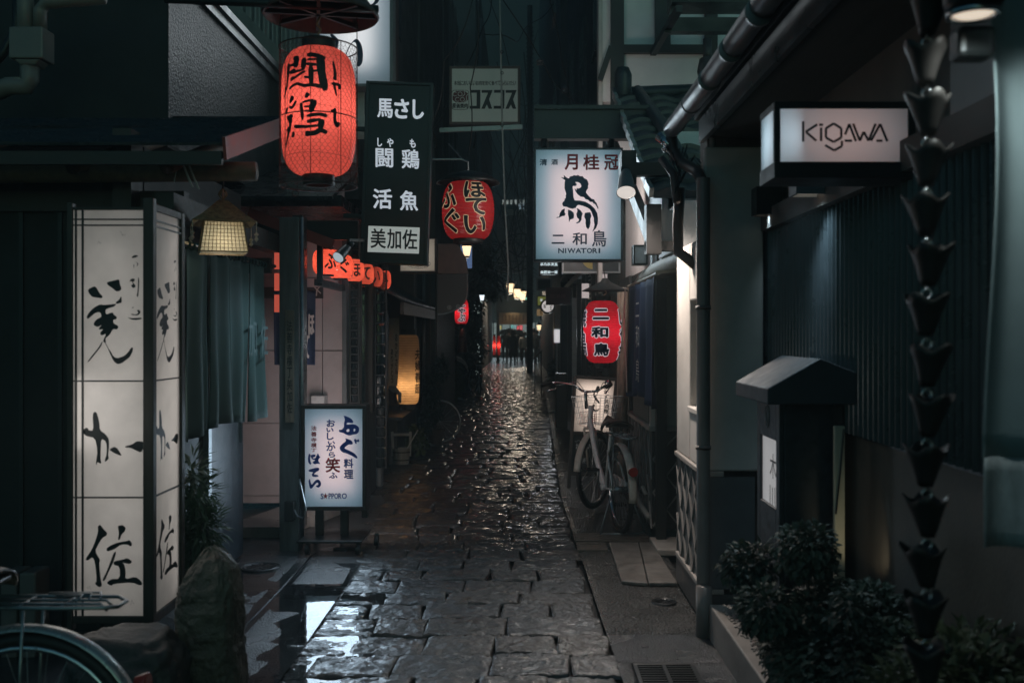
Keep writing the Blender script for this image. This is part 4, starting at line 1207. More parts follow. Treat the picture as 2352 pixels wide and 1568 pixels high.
# green noren
def curtain(name, label, X0, Y0, X1, Y1, zt, zb, panels, m, waves, amp, parent=None, seed=0, nrm=(1, 0), cat='curtain', drop=None, slit=.012, flare=.0):
    t = thing(name, label, cat, (X0, Y0, zb))
    for k in range(panels):
        a0, a1 = k / panels, (k + 1) / panels
        def fn(u, v):
            s = a0 + slit / 2 / max(.2, 1) * (1 - v * 0) + (a1 - a0 - slit) * u
            x, y = X0 + (X1 - X0) * s, Y0 + (Y1 - Y0) * s
            z = zt + (zb - zt) * v * (1 + (drop or 0) * math.sin(s * 7 + seed))
            w = math.sin(s * waves * 2 * math.pi + seed + .6 * math.sin(v * 2 + k)) * amp * (.35 + .65 * v) + noise.noise((s * 5, v * 1.5, seed + 3)) * amp * 1.2 * v
            w += flare * v * v
            return (x + nrm[0] * w, y + nrm[1] * w, z)
        mb = MB(); mb.grid(fn, 44, 18); mb.build('cloth_panel', m, t, smooth=True, thick=.0025)
    return t
GREEN = mat('green_linen', (.048, .096, .085), .8, var=.15, scale=3, bump=.3, bscale=260, bdist=.0015, transl=.25)
NX = -1.69
nz = P(0, 579, YX(470, NX))[2]
t = curtain('green_noren', 'dark green linen shop curtain in hanging panels', NX, 5.0, NX, 6.56, 1.935, .97, 4, GREEN, 6.3, .026, seed=2, drop=.02)
mb = MB(); mb.tube([(NX, 4.9, 1.955), (NX, 6.66, 1.955)], .013, 10); mb.build('curtain_pole', CHROME, t, smooth=True)
mb = MB()
for i in range(21): mb.torus((NX, 5.03 + i * .0755, 1.95), .018, .005, 12, 5)
mb.build('hanging_loops', GREEN, t)
mb = MB(); mb.box(NX - .19, NX + .03, 6.58, 6.63, 1.9, 2.0); mb.cyl((NX + .02, 6.66, 1.95), (NX + .05, 6.66, 1.95), .02, .008); mb.build('bracket', WOOD, t)
ik = Ink(lambda px, py, l: (NX + .045 + l * .001, px, py))
for c_, y0 in (('加', 6.02), ('佐', 6.30)):
    v, f = glyph(c_); ik._put([(y0 + p[0] * .17, 1.36 + p[1] * .24) for p in v], f, 0)
ik.build(mat('faded_white_dye', (.07, .105, .10), .8, bump=0), t)

# grey steel post with name plank
t = thing('grey_steel_post', 'grey steel corner post standing beside the green curtain', 'post', (-1.59, 6.9, 0))
mb = MB(); mb.box(-1.665, -1.53, 6.85, 7.0, 0, 2.3); mb.build('post', GST, t, bevel=.006)
mb = MB(); mb.tube([(-1.512, 6.87, .05), (-1.512, 6.87, 2.3)], .014, 10); mb.build('conduit', STEEL, t, smooth=True)
mb = MB(); a, b = P(655, 970, 6.83), P(675, 712, 6.83); mb.box(a[0], b[0], 6.826, 6.848, a[2], b[2]); pl = mb.build('name_plank', mat('old_bare_plank', (.20, .16, .12), .6, var=.35, stretch=(9, 9, .8)), t, bevel=.002)
ik = Ink(on_plane(6.826)); ik.col('法善寺横丁美加佐', 659, 735, 671, 950, .12); ik.build(INK, pl)
mb = MB(); a, b = P(655, 1195, 6.8), P(676, 1150, 6.8); mb.box(a[0], b[0], 6.77, 6.848, a[2], b[2]); sb = mb.build('socket_box', BLK, t, bevel=.005)
mb = MB(); mb.tube([P(676, 1170, 6.8), P(683, 1185, 6.78), P(697, 1190, 6.75), P(703, 1170, 6.75), P(692, 1120, 6.8), P(688, 1100, 6.83)], .006, 8); mb.build('cable', STEEL, sb, smooth=True)

# blowfish restaurant
t = thing('lantern_row_restaurant', 'restaurant with pinkish panelled wall and glass block corner behind the fugu sign', 'building', (-1.8, 8.5, 0))
PANEL = mat('mauve_wall_panel', (.46, .40, .42), .55, var=.12, scale=6, bump=.2, bscale=180)
mb = MB()
for i in range(4):
    z = .12 + i * .62
    mb.box(-3.2, -1.70, 8.5, 8.56, z, z + .612); mb.box(-1.693, -1.52, 8.5, 8.56, z, z + .612)
mb.box(-3.2, -1.52, 8.53, 8.57, .05, 2.75)
mb.build('wall_panels', PANEL, t, bevel=.003)
mb = MB(); mb.box(-1.518, -1.482, 8.44, 8.58, 0, 2.6); mb.build('corner_post', mat('grey_blue_frame', (.10, .115, .125), .45), t)
GB = glassy('glass_block', (.5, .58, .62), .6, .05)
def blocks(name_, x0, x1, Y, z0, z1, s):
    mb = MB(); nx = max(1, round((x1 - x0) / s)); nz_ = round((z1 - z0) / s)
    for i in range(nx):
        for j in range(nz_):
            mb.box(x0 + i * s + .006, x0 + (i + 1) * s - .006, Y, Y + .07, z0 + j * s + .006, z0 + (j + 1) * s - .006)
    o = mb.build(name_, GB, t, bevel=.014, seg=2)
    mb = MB()
    for i in range(nx + 1): mb.box(x0 + i * s - .004, x0 + i * s + .004, Y + .012, Y + .06, z0, z1)
    for j in range(nz_ + 1): mb.box(x0, x1, Y + .014, Y + .058, z0 + j * s - .004, z0 + j * s + .004)
    mb.box(x0, x1, Y + .072, Y + .08, z0, z1)
    mb.build('mortar', mat('dark_mortar', (.03, .032, .034), .5), o)
blocks('glass_block_column', -1.48, -1.41, 8.62, .2, 2.5, .07)
blocks('glass_block_column', -1.405, -1.36, 9.6, .2, 2.5, .1)
mb = MB(); mb.box(-1.52, -1.40, 8.72, 9.6, 0, .75); mb.box(-1.5, -1.44, 8.75, 9.58, 2.2, 2.5); mb.box(-1.47, -1.41, 8.75, 8.83, .75, 2.2); mb.box(-1.47, -1.41, 9.45, 9.58, .75, 2.2); mb.build('window_frame', WOOD, t, bevel=.004)
mb = MB(); mb.box(-1.452, -1.448, 8.83, 9.45, .75, 2.2); mb.build('window_pane', glassy('pane', (.7, .78, .75), .3), t)
mb = MB(); mb.box(-1.9, -1.5, 8.9, 9.6, .4, 2.3); mb.build('window_blind', mat('dim_blind', (.16, .17, .12), .8), t)
mb = MB(); mb.box(-1.52, -1.48, 7.40, 7.45, 1.88, 2.3); mb.box(-1.55, -1.49, 7.45, 9.9, 1.86, 1.91); mb.bar((-2.6, 7.35, 2.26), (-1.2, 7.35, 2.26), .06, .14); mb.build('beam', BLK, t, bevel=.004)
mb = MB(); mb.box(-3, -1.3, 7.2, 8.5, 2.42, 2.5); mb.prism([(-2.8, 7.1, 2.45), (-1.35, 7.1, 2.45), (-1.35, 8.5, 2.9), (-2.8, 8.5, 2.9)], (0, 0, .03)); mb.build('canopy_roof', RIB, t)
mb = MB(); mb.bar((-2.0, 7.3, 2.38), (-1.38, 7.3, 2.15), .03, .08); mb.build('red_rafter', mat('red_rail', (.25, .05, .04), .5), t)
mb = MB(); mb.box(-1.86, -1.6, 7.72, 7.9, 0, .11); mb.prism([(-2.2, 7.3, .004), (-1.75, 7.3, .004), (-1.42, 8.5, .004), (-1.9, 8.5, .004)], (0, 0, .08)); mb.build('step', mat('step_tile', (.16, .155, .15), .35, bump=.2), t, bevel=.004)
mb = MB(); mb.box(-1.42, -1.36, 9.72, 9.86, 0, 2.4); mb.build('drain_pipe', GST, t, bevel=.02)
mb = MB(); mb.box(-1.62, -1.425, 9.9, 10.1, 0, 3.2); mb.build('party_wall', SOOT, t)
mb = MB(); mb.box(-1.80, -1.685, 7.6, 7.63, 1.78, 2.12)
for k in range(3):
    mb.box(-1.84, -1.70, 7.42, 7.44, 1.66 + k * .16, 1.79 + k * .16)
mb.build('shoji_lattice', glow('lit_red_shoji', (1, .16, .1), .42), t)
mb = MB(); mb.box(-1.64, -1.57, 7.14, 7.3, .1, 2.35); mb.build('brick_pier', mat('dark_tile_pier', (.04, .042, .044), .3, bump=.1), t)
mb = MB(); mb.box(-1.75, -1.64, 8.3, 8.45, .1, .98); mb.build('white_post', mat('white_marker', (.5, .52, .55), .5), t)
NAVY = mat('navy_linen', (.032, .050, .115), .8, var=.15, bump=.3, bscale=260, bdist=.0015, transl=.2)
t2 = curtain('short_navy_noren', 'narrow navy cloth with pale dyed writing in the lantern restaurant entrance', -1.98, 7.95, -1.64, 7.95, P(0, 668, 7.95)[2], P(0, 838, 7.95)[2], 1, NAVY, 2.4, .02, nrm=(0, -1), seed=4)
ik = Ink(on_plane(7.92)); ik.ch('ほ', 709, 722, 721, 768, 1.2); ik.ch('て', 699, 770, 710, 822, 1.2); ik.build(mat('dyed_white', (.5, .5, .52), .8, bump=0), t2)
mb = MB(); mb.bar((-2.1, 7.98, P(0, 672, 7.95)[2]), (P(742, 0, 7.98)[0], 7.98, P(0, 672, 7.95)[2]), .03, .09); mb.build('bracket', WOODH, t2)
mb = MB(); a = P(728, 665, 7.9); mb.tube([(a[0] - .03, 7.9, a[2] + .03), a, (a[0] + .03, 7.9, a[2] - .03), a, (a[0] + .03, 7.9, a[2] + .03), a, (a[0] - .005, 7.9, a[2] - .05)], .005, 6); mb.build('cord', mat('white_cord', (.5, .48, .45), .7), t2)

# black spotlight below the vertical sign
t = thing('black_spotlight', 'black cone spotlight aimed down in front of the lantern row', 'spotlight', P(790, 590, 6.4))
a, b = P(800, 566, 6.5), P(776, 592, 6.4)
mb = MB(); mb.tube([a, Vector(a).lerp(Vector(b), .4), b], [.022, .032, .040], 20, cap=False); mb.cyl(a, (a[0] + .03, a[1], a[2] + .03), .024, .016); mb.build('housing', BLK, t, smooth='auto')
d = (Vector(b) - Vector(a)).normalized()
mb = MB(); mb.cyl(Vector(b) - d * .008, Vector(b) - d * .004, .037, n=20); mb.build('lens', glow('spot_lens', (.80, .92, 1), .42), t)
mb = MB(); mb.bar(P(800, 572, 6.5), P(800, 552, 6.5), .02); mb.bar(P(800, 552, 6.5), P(835, 552, 7.05), .02); mb.build('bracket', BLK, t)
lamp('SPOT', Vector(b) + d * .02, 24, (.58, .80, 1), t, .04, aim=tuple(Vector((-.22, -.40, -1.3)).normalized()), spot=125, name='spot_light', blend=.9)

# upper storeys behind the overhead sign
t = thing('corrugated_upper_house', 'pale corrugated upper storey with a sloping apron behind the caged lantern', 'building', (-2.4, 9.2, 0))
CORR = mat('pale_corrugated', (.24, .27, .285), .45, metal=.25, var=.2, scale=2, stretch=(3, 3, .5), bump=.1)
mb = MB()
mb.grid(lambda u, v: (-5 + 3.55 * u, 8.75 + .018 * math.cos(u * 2 * math.pi * 46), 3.0 + v * 5), 368, 1); mb.build('corrugated_wall', CORR, t, smooth=True)
mb = MB(); mb.prism([(-3.6, 8.6, 5.1), (-3.3, 8.6, 5.25), (-1.9, 8.68, 3.75), (-2.05, 8.68, 3.55)], (0, .06, 0)); mb.build('sloping_apron', CORR, t)
for i in range(9):
    mb = MB(); mb.tube([P(818 + i * 2.2, 200, 8.5), P(818 + i * 2.2, 258, 8.5), P(814 + i * 3, 290, 8.5), P(808 + i * 3.5, 320, 8.5)], .006, 6); mb.build('conduit', mat('grey_pvc', (.45, .46, .46), .4), t, smooth=True)
mb = MB(); mb.box(-2.2, -1.45, 8.9, 13.9, 2.7, 10); mb.build('upper_wall', SOOT, t)
mb = MB(); mb.box(-1.4, -1.18, 9.4, 9.6, 2.3, 10); mb.build('brick_pier', mat('maroon_brick', (.055, .028, .026), .6, var=.3, bump=.3, bscale=30), t)
for k, (z0, z1) in enumerate(((3.3, 4.4), (5.0, 6.2))):
    mb = MB(); mb.box(-1.47, -1.44, 10.5, 12.0, z0, z1); mb.build('window', mat('dark_window', (.02, .025, .03), .12, bump=0), t)
    
# alcove house with tiled awning
t = thing('alcove_house', 'dark timber house with a low tiled awning over the long lantern', 'building', (-1.6, 12, 0))
mb = MB(); mb.box(-2.6, -1.98, 10.12, 14, 0, 2.7); mb.box(-2.0, -1.42, 13.2, 13.4, 0, 2.7); mb.build('wall', mat('brown_timber_wall', (.05, .036, .028), .6, var=.35, stretch=(6, 6, .6)), t)
a = YX(876, -1.42); b_ = YX(893, -1.42)
mb = MB(); mb.box(-1.55, -1.50, 10.14, 10.4, 0, 2.3); mb.box(-1.55, -1.505, 11.2, 11.3, 0, 2.3); mb.box(-1.55, -1.50, 10.4, 11.2, 2.2, 2.3); mb.box(-1.54, -1.51, 10.4, 11.2, .0, .35); mb.box(-1.54, -1.51, 10.4, 11.2, .95, 1.08); mb.build('door_frame', WOOD, t, bevel=.004)
mb = MB(); mb.box(-1.53, -1.525, 10.4, 11.2, .35, .95); mb.box(-1.53, -1.525, 10.4, 11.2, 1.08, 2.2); mb.build('door_pane', mat('dim_pane', (.06, .075, .085), .12, bump=0), t)
for k in range(5):
    mb = MB(); mb.box(-1.522, -1.515, 10.5 + .12 * k, 10.6 + .12 * k, 1.2 + .17 * (k % 3), 1.45 + .17 * (k % 3)); mb.build('notice', mat('notice_paper', (.4, .4, .38), .7, var=.3), t)
za_, zb_ = P(0, 668, 10.3)[2], P(0, 712, 13)[2]
mb = MB()
mb.grid(lambda u, v: (-1.95 + .75 * v, 10.2 + 3.7 * u, 2.25 - .42 * v + .022 * abs(math.sin(u * math.pi * 26))), 208, 5); mb.build('tile_roof', mat('grey_roof_tile', (.06, .065, .07), .35, var=.25, bump=.2), t, smooth=True, thick=.02)
mb = MB(); mb.box(-1.24, -1.2, 10.2, 13.9, 1.70, 1.82); mb.build('eave_board', WOODH, t)
mb = MB(); mb.box(-1.95, -1.42, 11.4, 13.2, .0, .5); mb.box(-1.95, -1.36, 11.4, 13.2, .5, .54); mb.build('counter', WOOD, t, bevel=.004)
t2 = thing('cream_banner', 'narrow cream cloth banner with small brushed columns beside the long lantern', 'banner', P(905, 880, 11.6))
a, b = P(894, 886, 11.6), P(917, 730, 11.6)
mb = MB(); mb.grid(lambda u, v: (a[0] + (b[0] - a[0]) * u - .02 * v * v, 11.6 - .02 * math.sin(u * 3 + v * 4), b[2] + (a[2] - b[2]) * v), 8, 16); mb.build('cloth', mat('cream_cloth', (.48, .42, .32), .8, transl=.3, var=.12), t2, smooth=True)
ik = Ink(on_plane(11.575)); ik.col('おかげさん', 908, 765, 913, 860, .2); ik.col('ありがとう', 898, 800, 903, 880, .2); ik.build(INK, t2)
t2 = thing('carved_wood_fish', 'dark carved wooden piece with chain in front of the long lantern', 'carving', P(920, 900, 11.7))
mb = MB(); mb.tube([P(893, 885, 11.7), P(905, 893, 11.7), P(918, 905, 11.7)], [.03, .04, .018], 10); mb.tube([P(918, 900, 11.7), P(918, 925, 11.7)], .02, 8); mb.build('carving', mat('grey_driftwood', (.22, .2, .18), .6, var=.3), t2, smooth=True)
mb = MB(); 
for k in range(9): mb.torus(P(908 + (k % 2) * 1.0, 903 + k * 2.6, 11.66), .009, .003, 8, 4)
mb.build('chain', IRON, t2)

# wooden bucket with ladle
Yb = 11.4; xb = (922 - CX) * Yb / F
t = thing('wooden_water_bucket', 'pale wooden hand bucket standing by the dark wall', 'bucket', (xb, Yb, 0))
PALEW = mat('pale_wood', (.28, .25, .21), .55, var=.3, stretch=(7, 7, .8), bump=.2)
mb = MB(); mb.lathe((xb, Yb, .01), [(0, .0), (.085, 0), (.10, .18), (.09, .18), (.078, .02), (0, .02)], 20); mb.build('tub', PALEW, t)
mb = MB()
for z in (.05, .14): mb.lathe((xb, Yb, .01 + z), [(.089 + z * .083, -.006), (.0915 + z * .083, -.006), (.0925 + z * .083, .006), (.09 + z * .083, .006)], 20)
mb.build('hoop', WOOD, t)
mb = MB(); mb.bar((xb - .095, Yb, .1), (xb - .105, Yb, .38), .03, .014); mb.bar((xb + .095, Yb, .1), (xb + .105, Yb, .38), .03, .014); mb.bar((xb - .12, Yb, .345), (xb + .12, Yb, .345), .022, .03); mb.build('handle', PALEW, t, bevel=.003)
t = thing('bamboo_ladle', 'pale bamboo ladle leaning out of the wooden bucket', 'ladle', (xb, Yb, .2))
mb = MB(); mb.bar((xb + .04, Yb - .02, .14), P(960, 987, Yb - .05), .016, .01); mb.build('handle', mat('pale_bamboo', (.42, .38, .3), .5), t)
mb = MB(); mb.lathe((xb + .035, Yb - .02, .09), [(0, 0), (.03, 0), (.032, .05)], 12); mb.build('cup', MATS['pale_bamboo'], t)

# black projecting house
t = thing('black_slatted_house', 'black slatted house projecting into the alley past the lantern alcove', 'building', (-1.5, 16, 0))
mb = MB(); mb.box(-2.6, -1.21, 14.02, 18, 0, 4.2); mb.box(-2.6, -1.40, 18, 19.2, 0, 9); mb.box(-2.6, -1.42, 14, 18, 4.2, 10); mb.build('wall', SOOT, t)
mb = MB()
for i in range(9): mb.box(-2.1 + i * .1, -2.07 + i * .1, 13.98, 14.018, .0, 2.6)
for i in range(20): mb.box(-1.209, -1.185, 14.1 + i * .19, 14.15 + i * .19, .0, 2.6)
mb.build('slats', WOOD, t)
mb = MB(); mb.box(-1.62, -1.55, 13.97, 14.015, .75, 2.05); mb.build('window', mat('blue_glass', (.10, .14, .17), .15, bump=0), t)
mb = MB(); mb.tube([(-1.36, 13.9, .2), (-1.36, 13.9, 2.4)], .022, 8); mb.build('drain_pipe', GST, t, smooth=True)
# round ended dark sign
Yd = 10.4
t = thing('rounded_dark_sign', 'dark projecting sign with a rusty upper half and rounded lower corner', 'sign', P(1040, 722, Yd))
a, b = P(1003, 628, Yd), P(1075, 560, Yd)
mb = MB(); mb.prism([P(1003, 628, Yd), P(1075, 628, Yd), P(1069, 590, Yd), P(1050, 560, Yd), P(1003, 560, Yd)], (0, .14, 0)); mb.build('upper_board', MATS['rusty_sheet'], t)
pts = [P(1005, 629, Yd), P(1073, 629, Yd)] + [P(1005 + 68 * math.cos(R(w)) if True else 0, 672 + 50 * math.sin(R(w)), Yd) for w in range(0, 91, 10)] + [P(1005, 722, Yd)]
mb = MB(); mb.prism(pts, (0, .14, 0)); mb.build('lower_board', mat('black_board', (.014, .015, .016), .45), t)
mb = MB(); mb.tube([(p[0] + .004, p[1] - .006, p[2]) for p in pts[1:-1]], .008, 6); mb.build('rim', STEEL, t)
ik = Ink(on_plane(Yd))
for (x, y) in ((1032, 706), (1052, 704)):
    ik.line([(x + 4.5 * math.cos(w * .785), y + 4.5 * math.sin(w * .785)) for w in range(9)], 1.2); ik.line([(x - 3, y), (x + 3, y)], 1.2); ik.line([(x, y - 3), (x, y + 3)], 1.2)
ik.build(mat('grey_print', (.22, .24, .24), .6, bump=0), t)
mb = MB(); mb.bar((a[0], Yd + .07, P(0, 600, Yd)[2]), (-1.45, Yd + .07, P(0, 600, Yd)[2]), .04); mb.build('wall_arm', BLK, t)
# white box sign behind vertical sign
t = box_sign('outline_emblem_sign', 'white lit box sign with thin outline drawing behind the black vertical sign', 'sign', 916, 545, 1002, 626, 9.6, .2, 4, paper('cream_acrylic', (.9, .85, .76), .04), BLK, wash=(.85, (1, .92, .82)))
ik = Ink(on_plane(9.606))
for k in range(5): ik.line([(962 + 22 * math.cos(R(w)) + 5 * math.cos(R(k * 72)), 606 + 8 * math.sin(R(w)) + 3 * math.sin(R(k * 72))) for w in range(0, 361, 24)], .6)
ik.build(INK, t)
# small carriage lantern
def carriage_lamp(label, px, py, Y, s, power, group=None, gm=None):
    q = P(px, py, Y); 
    t = thing('carriage_lamp', label, 'lamp', q, group=group)
    mb = MB(); mb.lathe(q, [(.035 * s, 0), (.06 * s, .13 * s)], 6); mb.build('glass', gm or glow('lamp_glass', (1, .72, .42), 1.6), t)
    mb = MB(); mb.lathe((q[0], q[1], q[2] + .13 * s), [(.075 * s, -.004), (.07 * s, .01 * s), (.02 * s, .055 * s), (.008 * s, .08 * s), (0, .085 * s)], 12); mb.lathe((q[0], q[1], q[2] - .02 * s), [(0, -.01), (.03 * s, 0), (.038 * s, .02 * s)], 8); mb.build('cap', IRON, t)
    mb = MB(); mb.tube([(q[0], q[1], q[2] + .2 * s), (q[0] + .02 * s, q[1], q[2] + .26 * s), (q[0] + .1 * s, q[1], q[2] + .26 * s)], .006 * s, 6); mb.build('arm', IRON, t)
    if power: lamp('SPOT', (q[0], q[1], q[2] - .04 * s), power, (1, .84, .66), t, .06 * s, aim=(0, -1, -.75), spot=178, name='bulb_light', blend=.3)
    return t
carriage_lamp('small warm carriage lamp on a bracket below the round red lantern', 1072, 588, 10.9, .85, 1.5)
t = plain_board('blue_poster_board', 'blue lit poster board behind the small carriage lamp', 'sign', 1056, 548, 1086, 618, 11.6, .05, 2, glow('blue_poster', (.25, .42, .85), .22), BLK)
# ------------------------------------------------------------------ foliage
def leaf_mesh(n, sampler, ln, wd, droop=.5, segs=1):
    mb = MB()
    for _ in range(n):
        p, out = sampler()
        p = Vector(p); d = Vector(out) + Vector((uni(-.6, .6), uni(-.6, .6), uni(-.5, .4)))
        d.z -= droop * rnd(); d.normalize()
        s = d.cross(Vector((uni(-.3, .3), uni(-.3, .3), 1))).normalized()
        up = s.cross(d)
        L, W = ln * uni(.6, 1.25), wd * uni(.7, 1.2)
        q = p + d * L * .5 + up * W * .15; e = p + d * L - up * W * .3
        mb.add([p, q + s * W * .5, e, q - s * W * .5, q - up * W * .18], [(0, 4, 1), (1, 4, 2), (2, 4, 3), (3, 4, 0)])
    return mb
def clumps(cs, power=.45):
    """sampler over several ellipsoid clumps, denser towards the outside"""
    ws = [c[3] * c[4] * c[5] for c in cs]
    def f():
        c = random.choices(cs, ws)[0]
        v = Vector((random.gauss(0, 1), random.gauss(0, 1), random.gauss(0, 1))).normalized()
        r = rnd() ** power
        return (c[0] + v.x * c[3] * r, c[1] + v.y * c[4] * r, c[2] + v.z * c[5] * r), v
    return f
LEAF = mat('dark_leaf', (.062, .100, .080), .55, var=.6, scale=6, bump=.05, transl=.2, col2=(.05, .075, .05))
LEAF2 = mat('yellow_green_leaf', (.085, .11, .045), .45, var=.5, scale=5, bump=.05, transl=.2)
LEAF3 = mat('deep_green_leaf', (.022, .045, .034), .4, var=.5, scale=4, bump=.05, transl=.2)
BARK = mat('bark', (.07, .055, .042), .75, var=.4, bump=.5, bscale=60)

def bush(name, label, loc, cs, n, ln, wd, m, cat='plant', stems=4, pot=None, droop=.5, group=None):
    t = thing(name, label, cat, loc, group=group)
    leaf_mesh(n, clumps(cs), ln, wd, droop).build('foliage', m, t, fixn=False)
    mb = MB()
    for c in (cs * 3)[:stems]:
        mb.tube([(loc[0] + uni(-.03, .03), loc[1] + uni(-.03, .03), loc[2]), ((loc[0] + c[0]) / 2 + uni(-.04, .04), (loc[1] + c[1]) / 2, (loc[2] + c[2]) / 2), (c[0], c[1], c[2])], [.012, .009, .005], 6)
    mb.build('stem', BARK, t, smooth=True)
    if pot:
        r, h, pm = pot
        mb = MB(); mb.lathe(loc, [(0, 0), (r * .8, 0), (r, h), (r * .9, h), (r * .85, h - .02), (0, h - .02)], 20); mb.build('pot', pm, t, smooth='auto')
    return t
POT = mat('clay_pot', (.08, .06, .05), .6, var=.3)

# left: plant and old wheel against the black house, far shrubs, palm
bush('potted_climber', 'leafy potted climber with a few red flowers against the black house', (-1.17, 13.6, 0), [(-1.22, 13.6, .75, .13, .13, .22), (-1.12, 13.6, 1.0, .13, .12, .16), (-1.2, 13.55, .45, .15, .14, .15), (-1.3, 13.5, .3, .12, .1, .12), (-1.08, 13.5, 1.12, .08, .08, .08)], 1500, .07, .03, LEAF3, pot=(.12, .2, POT))
bush('low_potted_plant', 'low broad leaved plant on the ground by the bucket', (-1.32, 12.2, 0), [(-1.32, 12.2, .22, .13, .12, .12), (-1.24, 12.1, .16, .1, .1, .09)], 260, .09, .045, LEAF2, pot=(.09, .1, POT), stems=3)
bush('feathery_shrub', 'feathery light green shrub in the alley beyond the black house', (-1.55, 20.5, 0), [(-1.5, 20.5, .75, .22, .22, .35), (-1.42, 20.4, .45, .22, .2, .3), (-1.6, 20.5, 1.1, .15, .15, .25)], 2600, .12, .025, LEAF2, pot=(.2, .25, POT))
bush('low_dark_shrub', 'low dark shrub at the foot of the far grey wall', (-1.45, 26, 0), [(-1.45, 26, .35, .3, .3, .3), (-1.5, 27, .5, .3, .3, .35)], 1600, .14, .05, LEAF3)
t = thing('spiky_palm', 'dark spiky leaved palm reaching over the alley past the small red lantern', 'palm', (-1.75, 22, 0))
mb = MB(); mb.tube([(-1.75, 22, 0), (-1.72, 22, 1.4), (-1.68, 22, 2.9)], [.09, .08, .06], 10); mb.build('trunk', BARK, t, smooth=True)
mb = MB()
for k in range(95):
    z0 = uni(1.3, 3.0); a = uni(0, 6.28); L = uni(.4, .85); el = uni(-.5, .7)
    p = Vector((-1.68, 22, z0)); d = Vector((math.cos(a) * math.cos(el), math.sin(a) * math.cos(el), math.sin(el)))
    s = d.cross(Vector((0, 0, 1))).normalized() * .022
    q = p + d * L * .6 - Vector((0, 0, .04)); e = p + d * L - Vector((0, 0, .25 * L))
    mb.add([p - s * .5, p + s * .5, q + s, q - s, e], [(0, 1, 2, 3), (3, 2, 4)])
mb.build('crown', LEAF3, t, fixn=False)
def tree(name, label, x, y, h, cs, n, ln, wd, m):
    t = thing(name, label, 'tree', (x, y, 0))
    mb = MB(); mb.tube([(x, y, 0), (x + .08, y, h * .5), (x + .02, y, h)], [.11, .085, .04], 10)
    for c in cs: mb.tube([(x + .06, y, h * .55), ((x + c[0]) / 2, y, (h * .7 + c[2]) / 2), (c[0], c[1], c[2])], [.04, .03, .012], 6)
    mb.build('trunk', BARK, t, smooth=True)
    leaf_mesh(n, clumps(cs, .6), ln, wd, .6).build('crown', m, t, fixn=False)
    return t
tree('broadleaf_tree', 'dark broadleaf tree leaning over the middle of the alley', -1.7, 25, 4.2, [(-1.35, 25, 3.6, .7, .8, .6), (-.95, 25.3, 3.0, .55, .6, .45), (-1.5, 24.6, 4.5, .7, .7, .6), (-.7, 25, 2.65, .3, .5, .3), (-1.3, 25, 2.3, .4, .5, .45)], 5200, .16, .06, LEAF3)
tree('slim_evergreen_tree', 'slim dark evergreen tree behind the spiky palm', -1.75, 29, 3.2, [(-1.55, 29, 2.2, .45, .5, .8), (-1.4, 29, 1.2, .4, .45, .6), (-1.2, 29.2, 2.9, .5, .5, .5)], 3200, .16, .055, LEAF)
# fairy lights in the leaves
t = thing('fairy_light_string', 'string of tiny white fairy lights wound through the palm leaves', 'fairy lights', (-1.3, 21.8, 1.2))
for k in range(30):
    q = P(random.gauss(1102, 9), random.choice((uni(690, 720), uni(740, 860))), 21.6); mb = MB(); mb.lathe(q, [(0, -.007), (.007, 0), (0, .007)], 6); mb.build('bulb', glow('fairy_bulb', (.8, 1, .95), .7), t)
mb = MB(); mb.tube([P(1100 + 12 * math.sin(k), 690 + k * 8.5, 21.7) for k in range(20)], .004, 4); mb.build('wire', IRON, t)
carriage_lamp('cold white lamp shining among the dark tree leaves', 1107, 690, 23.5, 1.0, .9, gm=glow('cold_lamp_glass', (.8, .92, 1), 1.5))
t = thing('crescent_poster_lamp', 'pale curved printed shade sticking out over the feathery shrub', 'shade', P(1062, 830, 19.4))
mb = MB(); mb.grid(lambda u, v: P(1048 + 26 * u ** .8 + 2 * v, 818 + 22 * u ** 1.8 + (12 + 3 * u) * v, 19.4 + .02 * v), 12, 3); mb.build('shade', mat('printed_paper', (.42, .38, .36), .6, var=.5, scale=18), t, smooth=True, thick=.004)
mb = MB(); mb.cyl(P(1048, 826, 19.4), (-1.4, 19.4, P(0, 826, 19.4)[2]), .02); mb.build('bracket', IRON, t)
t = thing('copper_wind_cowl', 'dark pleated hanging cowl with a coppery gleam under the small red lantern', 'cowl', P(1062, 800, 19.6))
mb = MB(); q = P(1062, 755, 19.6); mb.lathe((q[0], q[1], q[2] - .46), [(.11, 0), (.085, .2), (.05, .44), (.03, .46)], 16); mb.build('cowl', mat('copper_dark', (.14, .07, .05), .35, metal=.6), t, smooth=True)

# far walls left
t = thing('tall_dark_building', 'tall dark grey building along the left of the far alley', 'building', (-1.9, 35, 0))
mb = MB(); mb.box(-6, -1.95, 19.2, 31, 0, 11); mb.box(-6, -1.42, 31, 33.5, 0, 13); mb.box(-6, -1.62, 33.5, 56, 0, 15); mb.build('wall', GREYW, t)
for k in range(4):
    mb = MB(); y = 36 + k * 4.5; mb.box(-1.615, -1.58, y, y + 1.6, 4 + (k % 2), 6.6 + (k % 2)); mb.build('window', mat('dark_window_far', (.03, .035, .04), .15, bump=0), t)
for (x, y) in ((-1.36, 31.2), (-1.36, 33.2)):
    mb = MB(); mb.tube([(x, y, 0), (x, y, 12)], .06, 8); mb.build('drain_pipe', GST, t, smooth=True)
for k in range(6):
    mb = MB(); mb.box(-1.95, -1.9, 20 + k * 1.8, 20.2 + k * 1.8, 0, 11); mb.build('pilaster', SOOT, t)

